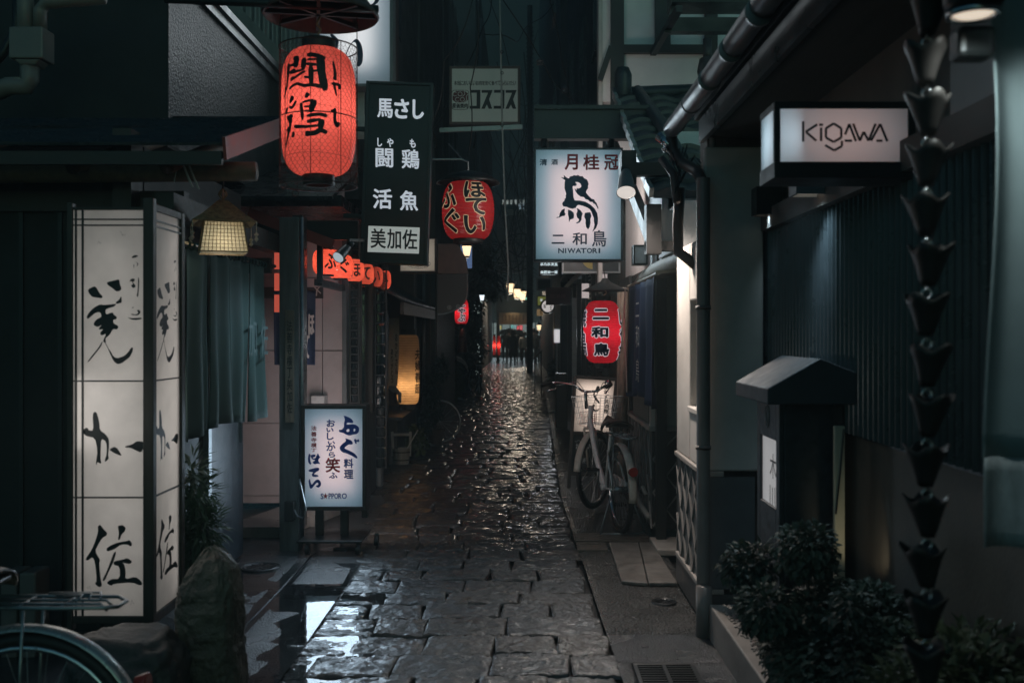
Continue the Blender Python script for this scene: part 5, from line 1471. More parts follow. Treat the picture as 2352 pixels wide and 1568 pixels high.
# ------------------------------------------------------------------ far end
t = thing('far_cross_street_building', 'dark building across the far end of the alley', 'building', (0, 66, 0))
mb = MB(); mb.box(-14, 14, 66, 68, 0, 46); mb.build('wall', mat('far_wall', (.055, .068, .066), .7, var=.3, scale=.6), t)
for k in range(7):
    mb = MB(); mb.box(-1.6 + k * .5, -1.35 + k * .5, 65.95, 65.99, 8.2, 9); mb.build('window', mat('dark_window_far', (.03, .035, .04), .15, bump=0), t)
t = thing('alley_gate_roof', 'dark gate roof with a hanging board across the far end of the alley', 'gate', (-.35, 52, 0))
mb = MB(); a, b = P(1140, 722, 52), P(1214, 688, 52); mb.box(a[0], b[0], 52, 52.6, a[2], b[2]); mb.prism([(a[0] - .1, 51.7, b[2]), (b[0] + .1, 51.7, b[2]), (b[0] + .1, 52.3, b[2] + .25), (a[0] - .1, 52.3, b[2] + .25)], (0, .0, .1)); mb.build('roof', SOOT, t)
mb = MB(); mb.box(a[0], a[0] + .16, 52.1, 52.3, 0, a[2]); mb.build('post', BLK, t)
mb = MB(); mb.box(b[0] - .1, b[0] + .2, 52.1, 52.3, 0, b[2] + 5); mb.build('post', BLK, t)
a, b = P(1146, 745, 51.8), P(1211, 718, 51.8)
mb = MB(); mb.box(a[0], b[0], 51.8, 51.86, a[2], b[2]); hb = mb.build('hanging_board', mat('brown_gilt_board', (.30, .22, .13), .5, var=.3), t)
ik = Ink(on_plane(51.8, .01)); 
for k in range(7): ik.col('法善寺横丁水', 1152 + k * 8, 722, 1156 + k * 8, 741, .1)
ik.build(mat('brown_ink', (.08, .05, .03), .6, bump=0), hb)
lamp('SPOT', P(1178, 712, 51.3), 7, (1, .75, .45), t, .05, aim=(0, .6, -1), spot=120, name='gate_light')
t = plain_board('green_exit_sign', 'small green lit strip sign above the gate roof', 'sign', 1191, 682, 1212, 689, 51, .06, .6, glow('green_lit', (.1, .75, .55), .55), BLK)
ik = Ink(on_plane(51.0, .01)); ik.row('道頓堀通', 1193, 683.4, 1210, 687.8, .1); ik.build(glow('pale_green_letter', (.7, 1, .9), .7), t)
for k, (px, py) in enumerate(((1166, 672), (1181, 684), (1194, 689))):
    carriage_lamp(('highest glowing street lamp above the far gate', 'middle glowing street lamp above the far gate', 'lowest glowing street lamp above the far gate, nearest the cable wound pole')[k], px + 6, py, 47 + k * .6, 3.2, 62, 'glowing street lamps above the gate', gm=glow('street_lamp_glass', (1, .70, .42), 2.2))
# lights of the street beyond
cols = [((1, .05, .06), 'red'), ((.6, .95, 1), 'cool white'), ((1, .85, .3), 'yellow'), ((.3, .8, .75), 'teal')]
far = [(1146, 762, 4, 6, 1, 'low cool white shop sign below the bent yellow sign'), (1150, 752, 4, 9, 2, 'bent yellow shop sign in the far street'), (1162, 757, 3, 6, 1, 'small cool white shop sign beside the yellow one'), (1170, 760, 4, 8, 3, 'teal shop sign in the middle of the far street'), (1177, 750, 7, 8, 3, 'teal and white shop sign high in the far street'),
       (1190, 757, 6, 18, 0, 'tall red shop banner in the far street'), (1197, 752, 7, 12, 0, 'wide red shop sign in the far street'), (1206, 775, 4, 8, 1, 'low cool white sign board behind the pale sweater'), (1183, 753, 3, 12, 1, 'narrow cool white sign beside the red banner'), (1156, 776, 5, 4, 3, 'low teal sign behind the umbrellas')]
for (px, py, w, h, c, lb) in far:
    t = plain_board('far_shop_sign', lb, 'sign', px - w / 2, py - h / 2, px + w / 2, py + h / 2, 60 + rnd() * 4, .1, .4, glow(cols[c][1].replace(' ', '_') + '_neon', cols[c][0], .75), BLK, group='lit signs of the far street')
    ik = Ink(on_plane(t.location.y, .02)); ik.col('店' if h < 9 else '大阪', px - w * .3, py - h * .36, px + w * .3, py + h * .36, .05); ik.build(INK if c else MATS['white_lettering'], t)
for k, (px, Y, lb) in enumerate(((1135.5, 50, 'tall slim red lantern outside the gate post, farthest from the umbrellas'), (1146, 49, 'tall slim red lantern next to the umbrellas'), (1213, 51, 'slim red lantern at the gate post behind the pale sweater'))):
    lantern('slim_red_lantern', lb, px, 793 if k < 2 else 780, Y, 3.4 if k < 2 else 3, 44 if k < 2 else 50, 2.4, paper('glow_red_far', (1, .08, .07), .06), 4, (1, .5, .4), p=5, ribs=0, group='red lanterns at the far gate', bulb=.1)
t = thing('far_street_lights', 'row of bright shop windows across the street beyond the gate', 'shop window', (-.3, 64, 0))
mb = MB(); mb.box(-2.4, 2.2, 65.2, 65.4, .3, 2.2); mb.build('glazing', glow('far_window_glow', (.42, .52, .50), .38), t)
lamp('AREA', (-.1, 65.0, 1.6), 42, (.75, .92, 1), t, 4, 1.8, name='sheen_light').rotation_euler = FACE  # broad lamp added for sheen on the wet paving and silhouetted walkers
mb = MB(); 
for k in range(9): mb.box(-2.4 + k * .55, -2.34 + k * .55, 65.1, 65.19, 0, 2.4)
mb.build('mullion', BLK, t)
carriage_lamp('small warm lamp by the distant timber door', 1238, 758, 30, 1.2, 3)
# lit apartment band above
t = thing('far_stepped_facade', 'grey lit facade with a pale balcony band above the gate', 'building', (-.2, 58, 0))
mb = MB(); mb.box(-1.4, .5, 58, 58.4, 5.0, 8.4); mb.build('wall', mat('lit_far_wall', (.22, .19, .17), .7, var=.3), t)
for (x0, x1, z0, z1) in ((-1.4, -.25, 4.05, 4.5), (-1.0, .4, 8.4, 8.7)):
    mb = MB(); mb.box(x0, x1, 57.7, 58, z0, z1); mb.build('balcony', mat('pale_band', (.5, .48, .42), .6), t)
for k in range(6):
    mb = MB(); mb.box(-1.1 + k * .24, -.98 + k * .24, 57.76, 57.8, 9.0, 9.25); mb.build('window', glow('far_room_light', (.8, .9, .85), .32), t)
for x in (-.4, .1):
    mb = MB(); mb.torus((x, 57.6, 6.2), .55, .03, 20, 5, 0, 5); mb.build('scroll_bracket', IRON, t)
t = thing('distant_tower_signs', 'column of tiny white and red neon signs seen between the far buildings', 'sign', P(1200, 560, 63))
for k, (y0, y1, c) in enumerate(((467, 474, 1), (476, 505, 1), (513, 516, 0), (522, 530, 1), (537, 548, 1), (551, 553, 0))):
    mb = MB(); mb.pbox(1189 + 3 * (k % 2), y1, 1205 - 2 * (k % 3), y0, 62 - .2 * k, .1); mb.build('neon_strip', glow('cool_neon_dim' if c else 'red_neon_dim', (.65, .85, 1) if c else (1, .1, .08), .3), t)

# ------------------------------------------------------------------ people
def person(label, px, feet, h, head, top, legs, hairm, arm=.08, stride=.12, coat=False, hairlen=0, group=None, lean=0):
    Y = GY(feet); x = (px - CX) * Y / F
    k = h / 1.7
    t = thing('person', label, 'person', (x, Y, 0), rz=head, group=group)
    V = [(0, 0, .93), (0, 0, 1.12), (0, lean * .5, 1.34), (0, lean, 1.46), (0, lean + .01, 1.53), (0, lean, 1.63)]
    Rr = [(.155, .11), (.135, .10), (.175, .115), (.055, .055), (.075, .085), (.085, .095)]
    E = [(0, 1), (1, 2), (2, 3), (3, 4), (4, 5)]
    for s in (-1, 1):
        b = len(V)
        V += [(s * .19, lean, 1.385), (s * .245, -.03 + lean * .6, 1.12), (s * .235, .05 + arm * s, .89), (s * .235, .07 + arm * s, .82), (s * .235, .09 + arm * s, .765), (s * .215, .1 + arm * s, .80)]
        Rr += [(.06, .06), (.045, .045), (.032, .032), (.036, .024), (.018, .014), (.01, .01)]
        E += [(2, b), (b, b + 1), (b + 1, b + 2), (b + 2, b + 3), (b + 3, b + 4), (b + 3, b + 5)]
        b = len(V)
        V += [(s * .09, 0, .86), (s * .095, s * stride * .7 + .03, .49), (s * .095, s * stride, .08), (s * .1, s * stride + .14, .03)]
        Rr += [(.09, .095), (.062, .062), (.042, .042), (.042, .03)]
        E += [(0, b), (b, b + 1), (b + 1, b + 2), (b + 2, b + 3)]
    me = bpy.data.meshes.new('body'); me.from_pydata([(a * k, b * k, c * k) for a, b, c in V], E, [])
    o = bpy.data.objects.new('body_tmp', me); COL.objects.link(o)
    o.modifiers.new('s', 'SKIN'); 
    for i, sv in enumerate(me.skin_vertices[0].data): sv.radius = (Rr[i][0] * k, Rr[i][1] * k); sv.use_root = i == 0
    sd = o.modifiers.new('d', 'SUBSURF'); sd.levels = sd.render_levels = 2
    m2 = bpy.data.meshes.new_from_object(o.evaluated_get(bpy.context.evaluated_depsgraph_get()))
    bpy.data.objects.remove(o)
    SKIN = mat('skin', (.35, .24, .19), .55, var=.05, bump=0); SHOE = mat('dark_shoe', (.02, .018, .018), .4)
    m2.materials.clear()
    for m in (SKIN, top, legs, SHOE): m2.materials.append(m)
    for p in m2.polygons:
        c = p.center / k; p.use_smooth = True
        p.material_index = 0 if c.z > 1.44 or (abs(c.x) > .17 and c.z < .86 and c.z > .7) else 1 if c.z > .90 or abs(c.x) > .2 else 2 if c.z > .075 else 3
    b = bpy.data.objects.new('body', m2); COL.objects.link(b); b.parent = t; WL[b.name] = tuple(t.location)
    mb = MB(); mb.lathe((0, 0, 0), [(.0, .115), (.06, .1), (.098, .05), (.105, 0), (.098, -.05 - hairlen), (.07, -.085 - hairlen)], 18)
    mb.v = [(p[0] * k, (p[1] + lean - .012) * k, (p[2] + 1.635) * k) for p in mb.v]
    mb.build('hair', hairm, b, local=True, smooth=True)
    if coat:
        mb = MB(); mb.lathe((0, 0, 0), [(.20 * k, .48 * k), (.19 * k, .9 * k), (.165 * k, 1.1 * k), (.2 * k, 1.35 * k)], 20); mb.v = [(p[0], p[1] * .68, p[2]) for p in mb.v]
        mb.build('coat', top, b, local=True, smooth=True, thick=.01)
    return t, x, Y
CK = mat('black_coat', (.014, .015, .017), .8); CG = mat('grey_knit', (.62, .60, .56), .85, var=.1); CJ = mat('dark_jacket', (.035, .038, .036), .7); CT = mat('dark_trousers', (.02, .021, .025), .75); HB = mat('dark_hair', (.015, .012, .011), .5)
GP = 'people walking away down the alley'
person('person in pale grey sweater and dark trousers walking away with a bag', 1204, 839, 1.56, 0, CG, CT, HB, hairlen=.02, group=GP, stride=.1)
person('person in long black coat walking away in the middle of the group', 1178, 841, 1.66, .05, CK, CT, HB, coat=True, hairlen=.1, group=GP, stride=.1)
person('person in dark jacket walking apart beside the person in pale sweater', 1226, 838, 1.72, -.1, CJ, CT, HB, group=GP, arm=.1)
person('person in black clothes and trousers under the larger black umbrella', 1160, 827, 1.70, .03, CK, CT, HB, group=GP)
person('person in dark clothes under the second umbrella, behind the pale sweater', 1192, 829, 1.7, 0, CJ, CT, HB, group=GP)
person('person in dark dress far ahead beside the umbrella, bare calves', 1150, 818, 1.58, 0, CK, MATS['skin'], HB, coat=True, group=GP)
person('person in black jacket half hidden behind the long black coat', 1169, 832, 1.68, 0, CJ, CT, HB, group=GP, stride=.08)
person('person in dark clothes at the far side of the group by the wall', 1233, 832, 1.64, 0, CK, CT, HB, group=GP, stride=.08)
for (px, py, Y, r, lb) in ((1170, 764, 54.5, .72, 'open black umbrella held over the group of walkers'), (1191, 767, 53, .5, 'smaller dark umbrella half hidden behind the black one')):
    q = P(px, py, Y)
    t = thing('umbrella', lb, 'umbrella', q, group='umbrellas over the walkers')
    mb = MB(); mb.lathe(q, [(r, -.08), (r * .8, .07), (r * .5, .17), (.02, .24), (0, .26)], 16); mb.build('canopy', mat('wet_black_nylon', (.015, .016, .018), .3), t, thick=.004)
    mb = MB(); mb.cyl((q[0] - .05, q[1], q[2] + .25), (q[0] - .12, q[1], q[2] - .55), .012); mb.build('shaft', IRON, t)
t = thing('shoulder_bag', 'pale handbag hanging at the hip of the person in grey sweater', 'bag', P(1213, 802, 46.5))
q = P(1213, 808, 46.4); mb = MB(); mb.box(q[0] - .12, q[0] + .12, 46.35, 46.45, q[2], q[2] + .2); mb.build('pouch', mat('beige_leather', (.26, .24, .2), .5), t, bevel=.03)
mb = MB(); mb.tube([(q[0] - .08, 46.4, q[2] + .18), P(1208, 780, 46.5), (q[0] + .06, 46.42, q[2] + .18)], .012, 6); mb.build('strap', BLK, t)
# ------------------------------------------------------------------ right side
# wall of the geometric-sign restaurant
t = thing('slatted_restaurant', 'restaurant with black vertical slats, brown plaster wall and a deep dark eave', 'building', (1.5, 3.5, 0))
BROWN = mat('brown_plaster', (.120, .104, .086), .7, var=.38, scale=2.2, stretch=(1.5, 1.5, .6), bump=.4, bscale=90, bdist=.005)
XW = 1.27
mb = MB(); mb.box(XW + .03, 1.6, -1.5, 5.32, 0, 2.6); mb.box(.98, XW + .03, 5.25, 5.45, .42, 2.62); mb.box(1.0, XW + .03, 5.28, 5.45, 0, .42); mb.build('wall', BROWN, t)
mb = MB()
npt = int((5.24 - 1.2) / .052) * 12
mb.grid(lambda u, v: (XW + .010 - .024 * max(-.45, math.cos(u * npt / 12 * 2 * math.pi)), 1.2 + 4.04 * u, 1.115 + .905 * v), npt, 1)
mb.build('slats', mat('black_metal_slat', (.045, .055, .060), .30, metal=.5, var=.3, scale=3, bump=.05), t)
mb = MB(); mb.box(XW + .022, XW + .034, 1.2, 5.24, 1.1, 2.04); mb.build('slat_backing', BLK, t)
mb = MB(); mb.box(XW - .05, XW + .03, 1.0, 5.26, 2.02, 2.12); mb.build('lintel', mat('taupe_beam', (.09, .082, .075), .6), t)
mb = MB(); mb.box(XW - .02, XW + .03, 1.0, 2.9, 2.12, 2.42); mb.build('pale_fascia', mat('pale_grey_panel', (.26, .28, .29), .5, var=.15), t)
# eave: soffit slopes up from wall to edge
mb = MB(); mb.prism([(XW + .3, 5.22, 2.50), (.96, 5.22, 2.535), (.96, 5.22, 2.56), (XW + .3, 5.22, 2.55)], (0, -6, 0)); mb.build('soffit', mat('soffit_board', (.085, .080, .068), .65, var=.2, stretch=(6, .5, 6)), t)
mb = MB(); mb.box(.935, .96, -1, 5.24, 2.50, 2.62); mb.build('eave_fascia', mat('grey_fascia', (.12, .125, .13), .35, metal=.2, var=.3, bump=.1), t)
mb = MB(); mb.box(.86, .93, -1, 5.3, 2.66, 2.72); mb.box(.92, 1.6, -1, 5.3, 2.63, 2.66); mb.build('roof_edge', BLK, t)
mb = MB(); mb.tube([(.80, 5.28, 2.585), (.815, 4.2, 2.60), (.82, 3.0, 2.62), (.83, 1.0, 2.65), (.83, -.5, 2.66)], .046, 20)
for y in (5.2, 4.75, 4.3, 3.85, 3.4, 2.95): mb.tube([(.81, y, 2.594), (.81, y - .03, 2.594)], .050, 20)
mb.build('gutter', mat('bronze_gutter', (.17, .175, .18), .4, metal=.55, var=.2, bump=.04), t, smooth='auto')
# pipes at the corner
t = thing('grey_downpipe', 'thick grey downpipe running down the corner beside the tiled wall', 'pipe', (.915, 5.02, 0))
DP = mat('taupe_pipe', (.17, .155, .142), .42, var=.15, bump=.04)
mb = MB(); mb.tube([(.915, 5.0, .0), (.915, 5.0, 2.28)], .034, 18); mb.tube([(.905, 4.93, -.01), (.905, 4.93, .25)], .04, 18); mb.build('pipe', DP, t, smooth='auto')
mb = MB()
for z in (.92, 1.62): mb.tube([(.915, 5.0, z), (.915, 5.0, z + .02)], .039, 18)
mb.build('collar', DP, t, smooth='auto')
t = thing('thin_downpipe', 'thinner grey pipe standing beside the thick downpipe', 'pipe', (.985, 5.1, 0))
mb = MB(); mb.tube([(.982, 5.1, .1), (.982, 5.1, 2.5)], .017, 12); mb.build('pipe', DP, t, smooth='auto')
mb = MB(); mb.tube([(1.01, 5.2, .2), (1.01, 5.2, 2.5)], .008, 8); mb.build('conduit', IRON, t, smooth='auto')
t = thing('tangled_pipework', 'tangle of dark pipes, joints and cables where the gutter meets the downpipe', 'pipework', (.86, 5.2, 2.4))
mb = MB()
for pts, r in (([(.80, 5.3, 2.57), (.81, 5.32, 2.48), (.85, 5.25, 2.40), (.9, 5.1, 2.33), (.915, 5.0, 2.25)], .03), ([(.76, 5.4, 2.45), (.82, 5.36, 2.36), (.83, 5.3, 2.2)], .022), ([(.87, 5.45, 2.3), (.865, 5.5, 2.1), (.87, 5.5, 1.95), (.95, 5.4, 1.87)], .03)):
    mb.tube(pts, r, 12)
mb.build('pipe', mat('brown_pipe', (.07, .055, .05), .4, var=.2), t, smooth=True)
mb = MB(); mb.cyl((.745, 5.35, 2.56), (.79, 5.3, 2.50), .03, .02); mb.cyl((.755, 5.3, 2.47), (.78, 5.3, 2.49), .015); mb.build('coupling', CHROME, t, smooth='auto')
mb = MB()
for k in range(6): mb.tube([(.78 + .02 * k, 5.28, 2.45 + .01 * k), (.82 + .02 * math.sin(k), 5.2, 2.33 - .02 * k), (.86 + .01 * k, 5.22, 2.36 + .015 * k), (.93, 5.15, 2.28 + .02 * k)], .004, 5)
mb.build('cables', IRON, t, smooth=True)
# downlights
for k, (px0, px1, py0, py1, Y) in enumerate(((1738, 1797, 428, 492, 4.85), (1829, 1903, 400, 445, 4.0))):
    a, b = P(px0, py1, Y), P(px1, py0, Y)
    s = b[0] - a[0]
    t = thing('cube_wall_light', ('dark square wall downlight farther along over the slats', 'pale edged square wall downlight under the logo sign')[k], 'wall light', (XW - .06, Y, a[2]), group='square downlights over the slats')
    x0 = max(a[0], XW - .14) if k == 0 else a[0]
    mb = MB(); mb.box(x0, x0 + s, Y, Y + .012, a[2], b[2]); mb.box(x0, x0 + s, Y + .10, Y + .112, a[2], b[2]); mb.box(x0, x0 + .01, Y + .012, Y + .1, a[2], b[2]); mb.box(x0 + s - .01, x0 + s, Y + .012, Y + .1, a[2], b[2]); mb.box(x0 + .01, x0 + s - .01, Y + .012, Y + .1, b[2] - .012, b[2]); mb.build('housing', BLK if k == 0 else MATS['pale_grey_panel'], t)
    mb = MB(); mb.box(x0 + .01, x0 + s - .01, Y + .012, Y + .1, a[2] + .012, a[2] + .016); mb.build('diffuser', glow('downlight_diffuser', (1, .88, .72), .55 if k == 0 else .8), t)
    lamp('SPOT', (x0 + s * (.5, .1)[k], Y + .055, a[2] - .005), (3.0, 20)[k], (.60, .84, 1), t, .02, aim=((.5, 0, -1), (.30, -.08, -1))[k], spot=(90, 112)[k], name='down_light', blend=1)

# cream plaster front with diamond tiles
t = thing('cream_plaster_house', 'white plastered timber house with diamond tile skirting and a small tiled roof', 'building', (1.3, 7, 0))
TILE = mat('grey_diamond_tile', (.10, .108, .112), .35, var=.15, bump=.08)
JOINT = mat('raised_white_joint', (.22, .21, .20), .6, var=.15, bump=.1)
XP = .935
# near pier
mb = MB()
ya, yb = 5.07, 5.98
mb.box(XP + .02, XP + .3, ya, yb, 0, .18); mb.box(XP, XP + .3, ya, yb, .84, 2.0)
mb.v = []; mb.f = []; mb.mi = []
wy0, wy1, wz0, wz1 = 5.12, 5.52, 1.1, 1.68
mb.box(XP, XP + .3, ya, wy0, .8, 2.45); mb.box(XP, XP + .3, wy1, yb, .8, 2.0); mb.box(XP, XP + .3, wy0, wy1, .8, wz0); mb.box(XP, XP + .3, wy0, wy1, wz1, 2.0)
mb.build('plaster_wall', PLASTER, t, bevel=.01)
mb = MB(); mb.box(XP - .012, XP + .02, wy0 - .02, wy1 + .02, wz0 - .03, wz0 - .002); mb.box(XP + .05, XP + .08, wy0, wy0 + .16, wz0, wz1); mb.box(XP + .05, XP + .08, wy0 + .16, wy1, wz0, wz0 + .06); mb.box(XP + .09, XP + .3, wy0, wy1, wz0, wz1); mb.build('window_frame', PLASTER, t, bevel=.004)
mb = MB(); mb.box(XP + .06, XP + .07, wy0 + .17, wy1, wz0 + .06, wz1); mb.build('window_pane', mat('dim_pane', (.06, .075, .085), .12, bump=0), t)
mb = MB(); mb.box(XP - .015, XP + .1, ya, yb, .77, .80); mb.box(XP - .01, XP + .1, ya, yb, .17, .20); mb.build('stone_ledge', mat('pale_ledge', (.34, .31, .28), .6, var=.2), t, bevel=.006)
mb = MB(); mb.box(XP - .004, XP + .3, ya, yb, .02, .17); mb.build('plinth', mat('dark_plinth', (.075, .072, .07), .5, var=.3), t)
def namako(y0, y1, z0, z1, X, s, tname):
    mb = MB(); mb.box(X, X + .25, y0, y1, z0, z1); o = mb.build(tname, TILE, t)
    mb = MB()
    h = s * 1.5
    n = int((y1 - y0 + (z1 - z0)) / s) + 4
    for sg in (1, -1):
        for i in range(-n, n):
            # line y = y0 + i*s + sg*(z-z0)*s/h
            pts = []
            zA, zB = z0, z1
            def yy(z): return y0 + i * s + sg * (z - z0) * s / h
            # clip
            lo, hi = z0, z1
            for bound, side in ((y0, 1), (y1, -1)):
                ya_, yb_ = (yy(lo) - bound) * side, (yy(hi) - bound) * side
                if ya_ < 0 and yb_ < 0: lo = hi + 1; break
                if ya_ < 0 or yb_ < 0:
                    zc = z0 + (bound - y0 - i * s) * h / s * sg
                    if ya_ < 0: lo = zc
                    else: hi = zc
            if hi - lo > .01:
                mb.bar((X - .004 - .001 * sg, yy(lo), lo), (X - .004 - .001 * sg, yy(hi), hi), .014, .012, up=(1, 0, 0))
    mb.build('raised_joints', JOINT, o)
namako(ya, yb, .20, .77, XP + .006, .19, 'tile_panel')
# recess with dark door
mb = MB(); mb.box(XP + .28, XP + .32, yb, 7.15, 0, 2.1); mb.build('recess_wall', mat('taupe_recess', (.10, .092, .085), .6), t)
for (x_, y_) in ((XP + .02, 6.05), (XP + .02, 7.02), (XP + .1, 6.4)):
    mb = MB(); mb.box(x_, x_ + .07, y_, y_ + .07, 0, 2.1); mb.build('door_post', BLK, t)
mb = MB(); mb.box(XP + .2, XP + .22, 6.1, 7.02, .02, 2.0); mb.build('sliding_door', WOOD, t)
mb = MB(); mb.box(XP + .22, XP + .28, 6.1, 7.0, 0, .04); mb.box(XP - .02, XP + .2, 6.7, 7.12, 0, .05); mb.build('door_step', mat('pale_ledge', (.34, .31, .28), .6), t, bevel=.01)
# far pier with grille
y0, y1 = 7.16, 8.95
namako(y0, y1, .10, .80, XP + .006, .24, 'tile_panel')
mb = MB(); mb.box(XP + .006, XP + .25, y0 - .012, y0 - .003, .1, .8); o = mb.build('tile_return', BLK, t)
mb = MB()
for (z0_, z1_, f) in ((.12, .36, 1), (.36, .6, -1), (.6, .79, 1), (.12, .36, -1), (.36, .6, 1)):
    a_ = (XP + .01, y0 - .018, z0_); b_ = (XP + .2, y0 - .018, z1_)
    if f < 0: a_ = (XP + .2, y0 - .02, z0_); b_ = (XP + .01, y0 - .02, z1_)
    mb.bar(a_, b_, .012, .01, up=(0, 1, 0))
mb.build('raised_joints', JOINT, o)
mb = MB(); mb.box(XP - .02, XP + .2, y0 - .03, y1, .80, .835); mb.build('stone_ledge', MATS['pale_ledge'], t, bevel=.006)
mb = MB(); mb.box(XP + .03, XP + .25, y0, y1 + .9, .835, 2.0); mb.box(XP + .0, XP + .02, 8.6, 9.6, 0, 2.0); mb.build('grille_wall', SOOT, t)
mb = MB()
for k in range(17): mb.box(XP + .002, XP + .02, y0 + .2 + k * .06, y0 + .218 + k * .06, .835, 1.9)
mb.build('window_bars', mat('grey_bar', (.16, .155, .15), .5), t)
mb = MB(); mb.box(XP - .005, XP + .03, y0 + .01, y0 + .06, .835, 1.95); mb.box(XP + .02, XP + .25, y0 - .005, y0 + .005, .835, 2.0); mb.build('plaster_pier', PLASTER, t)
mb = MB(); mb.tube([(XP - .02, 7.3, .32), (XP - .03, 7.4, .36), (XP - .02, 7.62, .30)], .015, 8); mb.tube([(XP - .01, 7.2, .17), (XP - .04, 7.45, .22), (XP - .05, 7.9, .36)], .02, 8); mb.build('guard_pipe', mat('pale_tube', (.32, .31, .29), .5), t, smooth=True)
mb = MB(); mb.tube([(XP - .06, 8.65, 0.2), (XP - .05, 8.65, 1.9)], .05, 12); mb.build('weathered_post', mat('peeling_wood', (.30, .24, .19), .7, var=.6, scale=9, stretch=(4, 4, .6), bump=.6), t, smooth=True)
# upper part: white wall, tile roof, timbers
mb = MB(); mb.box(1.02, 2.4, 6.9, 9.4, 2.0, 2.9); mb.box(XP + .02, 1.5, 5.98, 6.9, 2.02, 2.3); mb.box(XP + .04, 1.06, 6.9, 9.3, 1.95, 2.9); mb.build('upper_plaster', PLWHITE, t)
mb = MB(); mb.box(.755, 1.5, 6.02, 6.1, 2.0, 2.06); mb.bar((.80, 6.06, 2.06), (.80, 9.0, 3.3), .05, .1); mb.bar((.80, 6.05, 1.98), (.80, 6.05, 2.28), .09, .11, up=(0, 1, 0)); mb.build('roof_beam', mat('black_beam', (.016, .015, .015), .5, var=.3), t)
mb = MB(); mb.prism([(.84, 6.12, 2.07), (1.6, 6.12, 2.07), (1.6, 6.12, 2.26), (.78, 6.12, 2.26)], (0, .05, 0)); mb.build('gable_soffit', PLWHITE, t)
TILER = mat('charred_roof_tile', (.042, .048, .052), .36, var=.25, scale=5, bump=.2)
mb = MB()
nr = 11
for i in range(nr):
    v0, v1 = i / nr, (i + 1) / nr
    yA, zA = 6.02 + 2.4 * v0, 2.33 + 1.18 * v0
    yB, zB = 6.02 + 2.4 * v1 + .06, 2.33 + 1.18 * v1 + .02
    ln = math.hypot(yB - yA, zB - zA)
    def fn(u, v):
        x = .80 + .95 * u
        w = u * 4 % 1
        arch = .028 * math.sin(w * math.pi) ** 1.5
        return (x, yA + (yB - yA) * v, zA + (zB - zA) * v + arch + .030 * (1 - v))
    mb.grid(fn, 48, 3)
    mb.grid(lambda u, v: (.80 + .95 * u, yA, zA - .012 * v + (.030 + .028 * math.sin((u * 4 % 1) * math.pi) ** 1.5) * (1 - v)), 48, 1)
mb.build('tile_roof', TILER, t, smooth='auto', fixn=False)
mb = MB()
for i in range(nr):
    v0, v1 = i / nr, (i + 1) / nr
    mb.bar((.785, 6.0 + 2.4 * v0, 2.35 + 1.18 * v0), (.785, 6.04 + 2.4 * v1, 2.345 + 1.18 * v1), .028, .06)
mb.build('verge_tiles', mat('pale_verge_tile', (.30, .31, .31), .4, var=.35), t)
mb = MB(); mb.tube([(.78, 8.42, 3.52), (1.75, 8.42, 3.56)], .06, 12); mb.lathe((.86, 8.40, 3.5), [(.0, .0), (.07, .0), (.075, .18), (.05, .24), (0, .25)], 12); mb.tube([(.98, 8.38, 3.54), (1.04, 7.4, 3.06), (1.06, 6.6, 2.66)], .05, 10); mb.build('ridge_tiles', TILER, t, smooth='auto')
# timber framed upper storey
mb = MB(); mb.box(.86, 4, 9.0, 9.2, 2.8, 9); mb.box(.735, .865, 9.02, 9.2, 3.6, 9); mb.build('upper_storey', PLWHITE, t)
mb = MB()
for px0, px1, py0, py1 in ((1403, 1433, -400, 300), (1505, 1540, -400, 118), (1405, 1640, 103, 122), (1620, 1648, -300, 300)):
    a, b = P(px0, py1, 8.95), P(px1, py0, 8.95); mb.box(a[0], b[0], 8.94 + (.004 if px1 - px0 > 100 else 0), 8.998, a[2], b[2])
a = P(1380, 200, 8.9); mb.bar(P(1378, 185, 8.95), P(1404, 108, 8.95), .05, .04, up=(0, 1, 0)); mb.bar(P(1500, 122, 8.6), P(1560, 20, 7.6), .05, .05); mb.build('timber_frame', mat('dark_timber_frame', (.028, .026, .026), .5, var=.3), t)
mb = MB(); a, b = P(1535, 72, 8.0), P(1700, 40, 8.0); mb.box(a[0], b[0], 8.0, 8.1, a[2], b[2]); mb.bar(P(1532, 78, 8.0), P(1562, -30, 8.0), .05, .05); mb.box(P(1540, 0, 8)[0], P(1720, 0, 8)[0], 7.9, 8.2, P(0, 15, 8)[2], P(0, -60, 8)[2]); mb.build('balcony_rail', BLK, t)
mb = MB(); mb.tube([P(1625, 90, 7.8), P(1625, 150, 7.8)], .035, 10); mb.lathe(P(1630, 165, 7.8), [(0, .13), (.08, .10), (.1, 0), (.08, -.08), (0, -.1)], 14); mb.build('vent_pipe', MATS['brown_pipe'], t, smooth=True)
mb = MB(); mb.box(.70, .735, 9.0, 9.2, 1.9, 9); mb.build('corner_board', mat('pale_corner_board', (.5, .5, .48), .6), t)
# driftwood beam
t = thing('driftwood_beam', 'gnarled pale driftwood log fixed above the navy curtain', 'log', P(1530, 620, 7))
pts = [P(1618, 580, 5.95), P(1585, 588, 6.1), P(1550, 606, 6.5), P(1520, 618, 6.9), P(1490, 632, 7.4), P(1462, 655, 7.9)]
mb = MB(); mb.tube(pts, [.055, .062, .055, .068, .06, .05], 16)
mb.v = [tuple(Vector(p) + Vector((noise.noise(Vector(p) * 9), noise.noise(Vector(p) * 8 + Vector((5, 0, 0))), noise.noise(Vector(p) * 10 + Vector((9, 0, 0))))) * .012) for p in mb.v]
lg = mb.build('log', mat('pale_driftwood', (.42, .38, .33), .65, var=.4, stretch=(3, .8, 3), scale=5, bump=.6, bscale=30), t, smooth=True)
sd = lg.modifiers.new('sub', 'SUBSURF'); sd.levels = sd.render_levels = 1
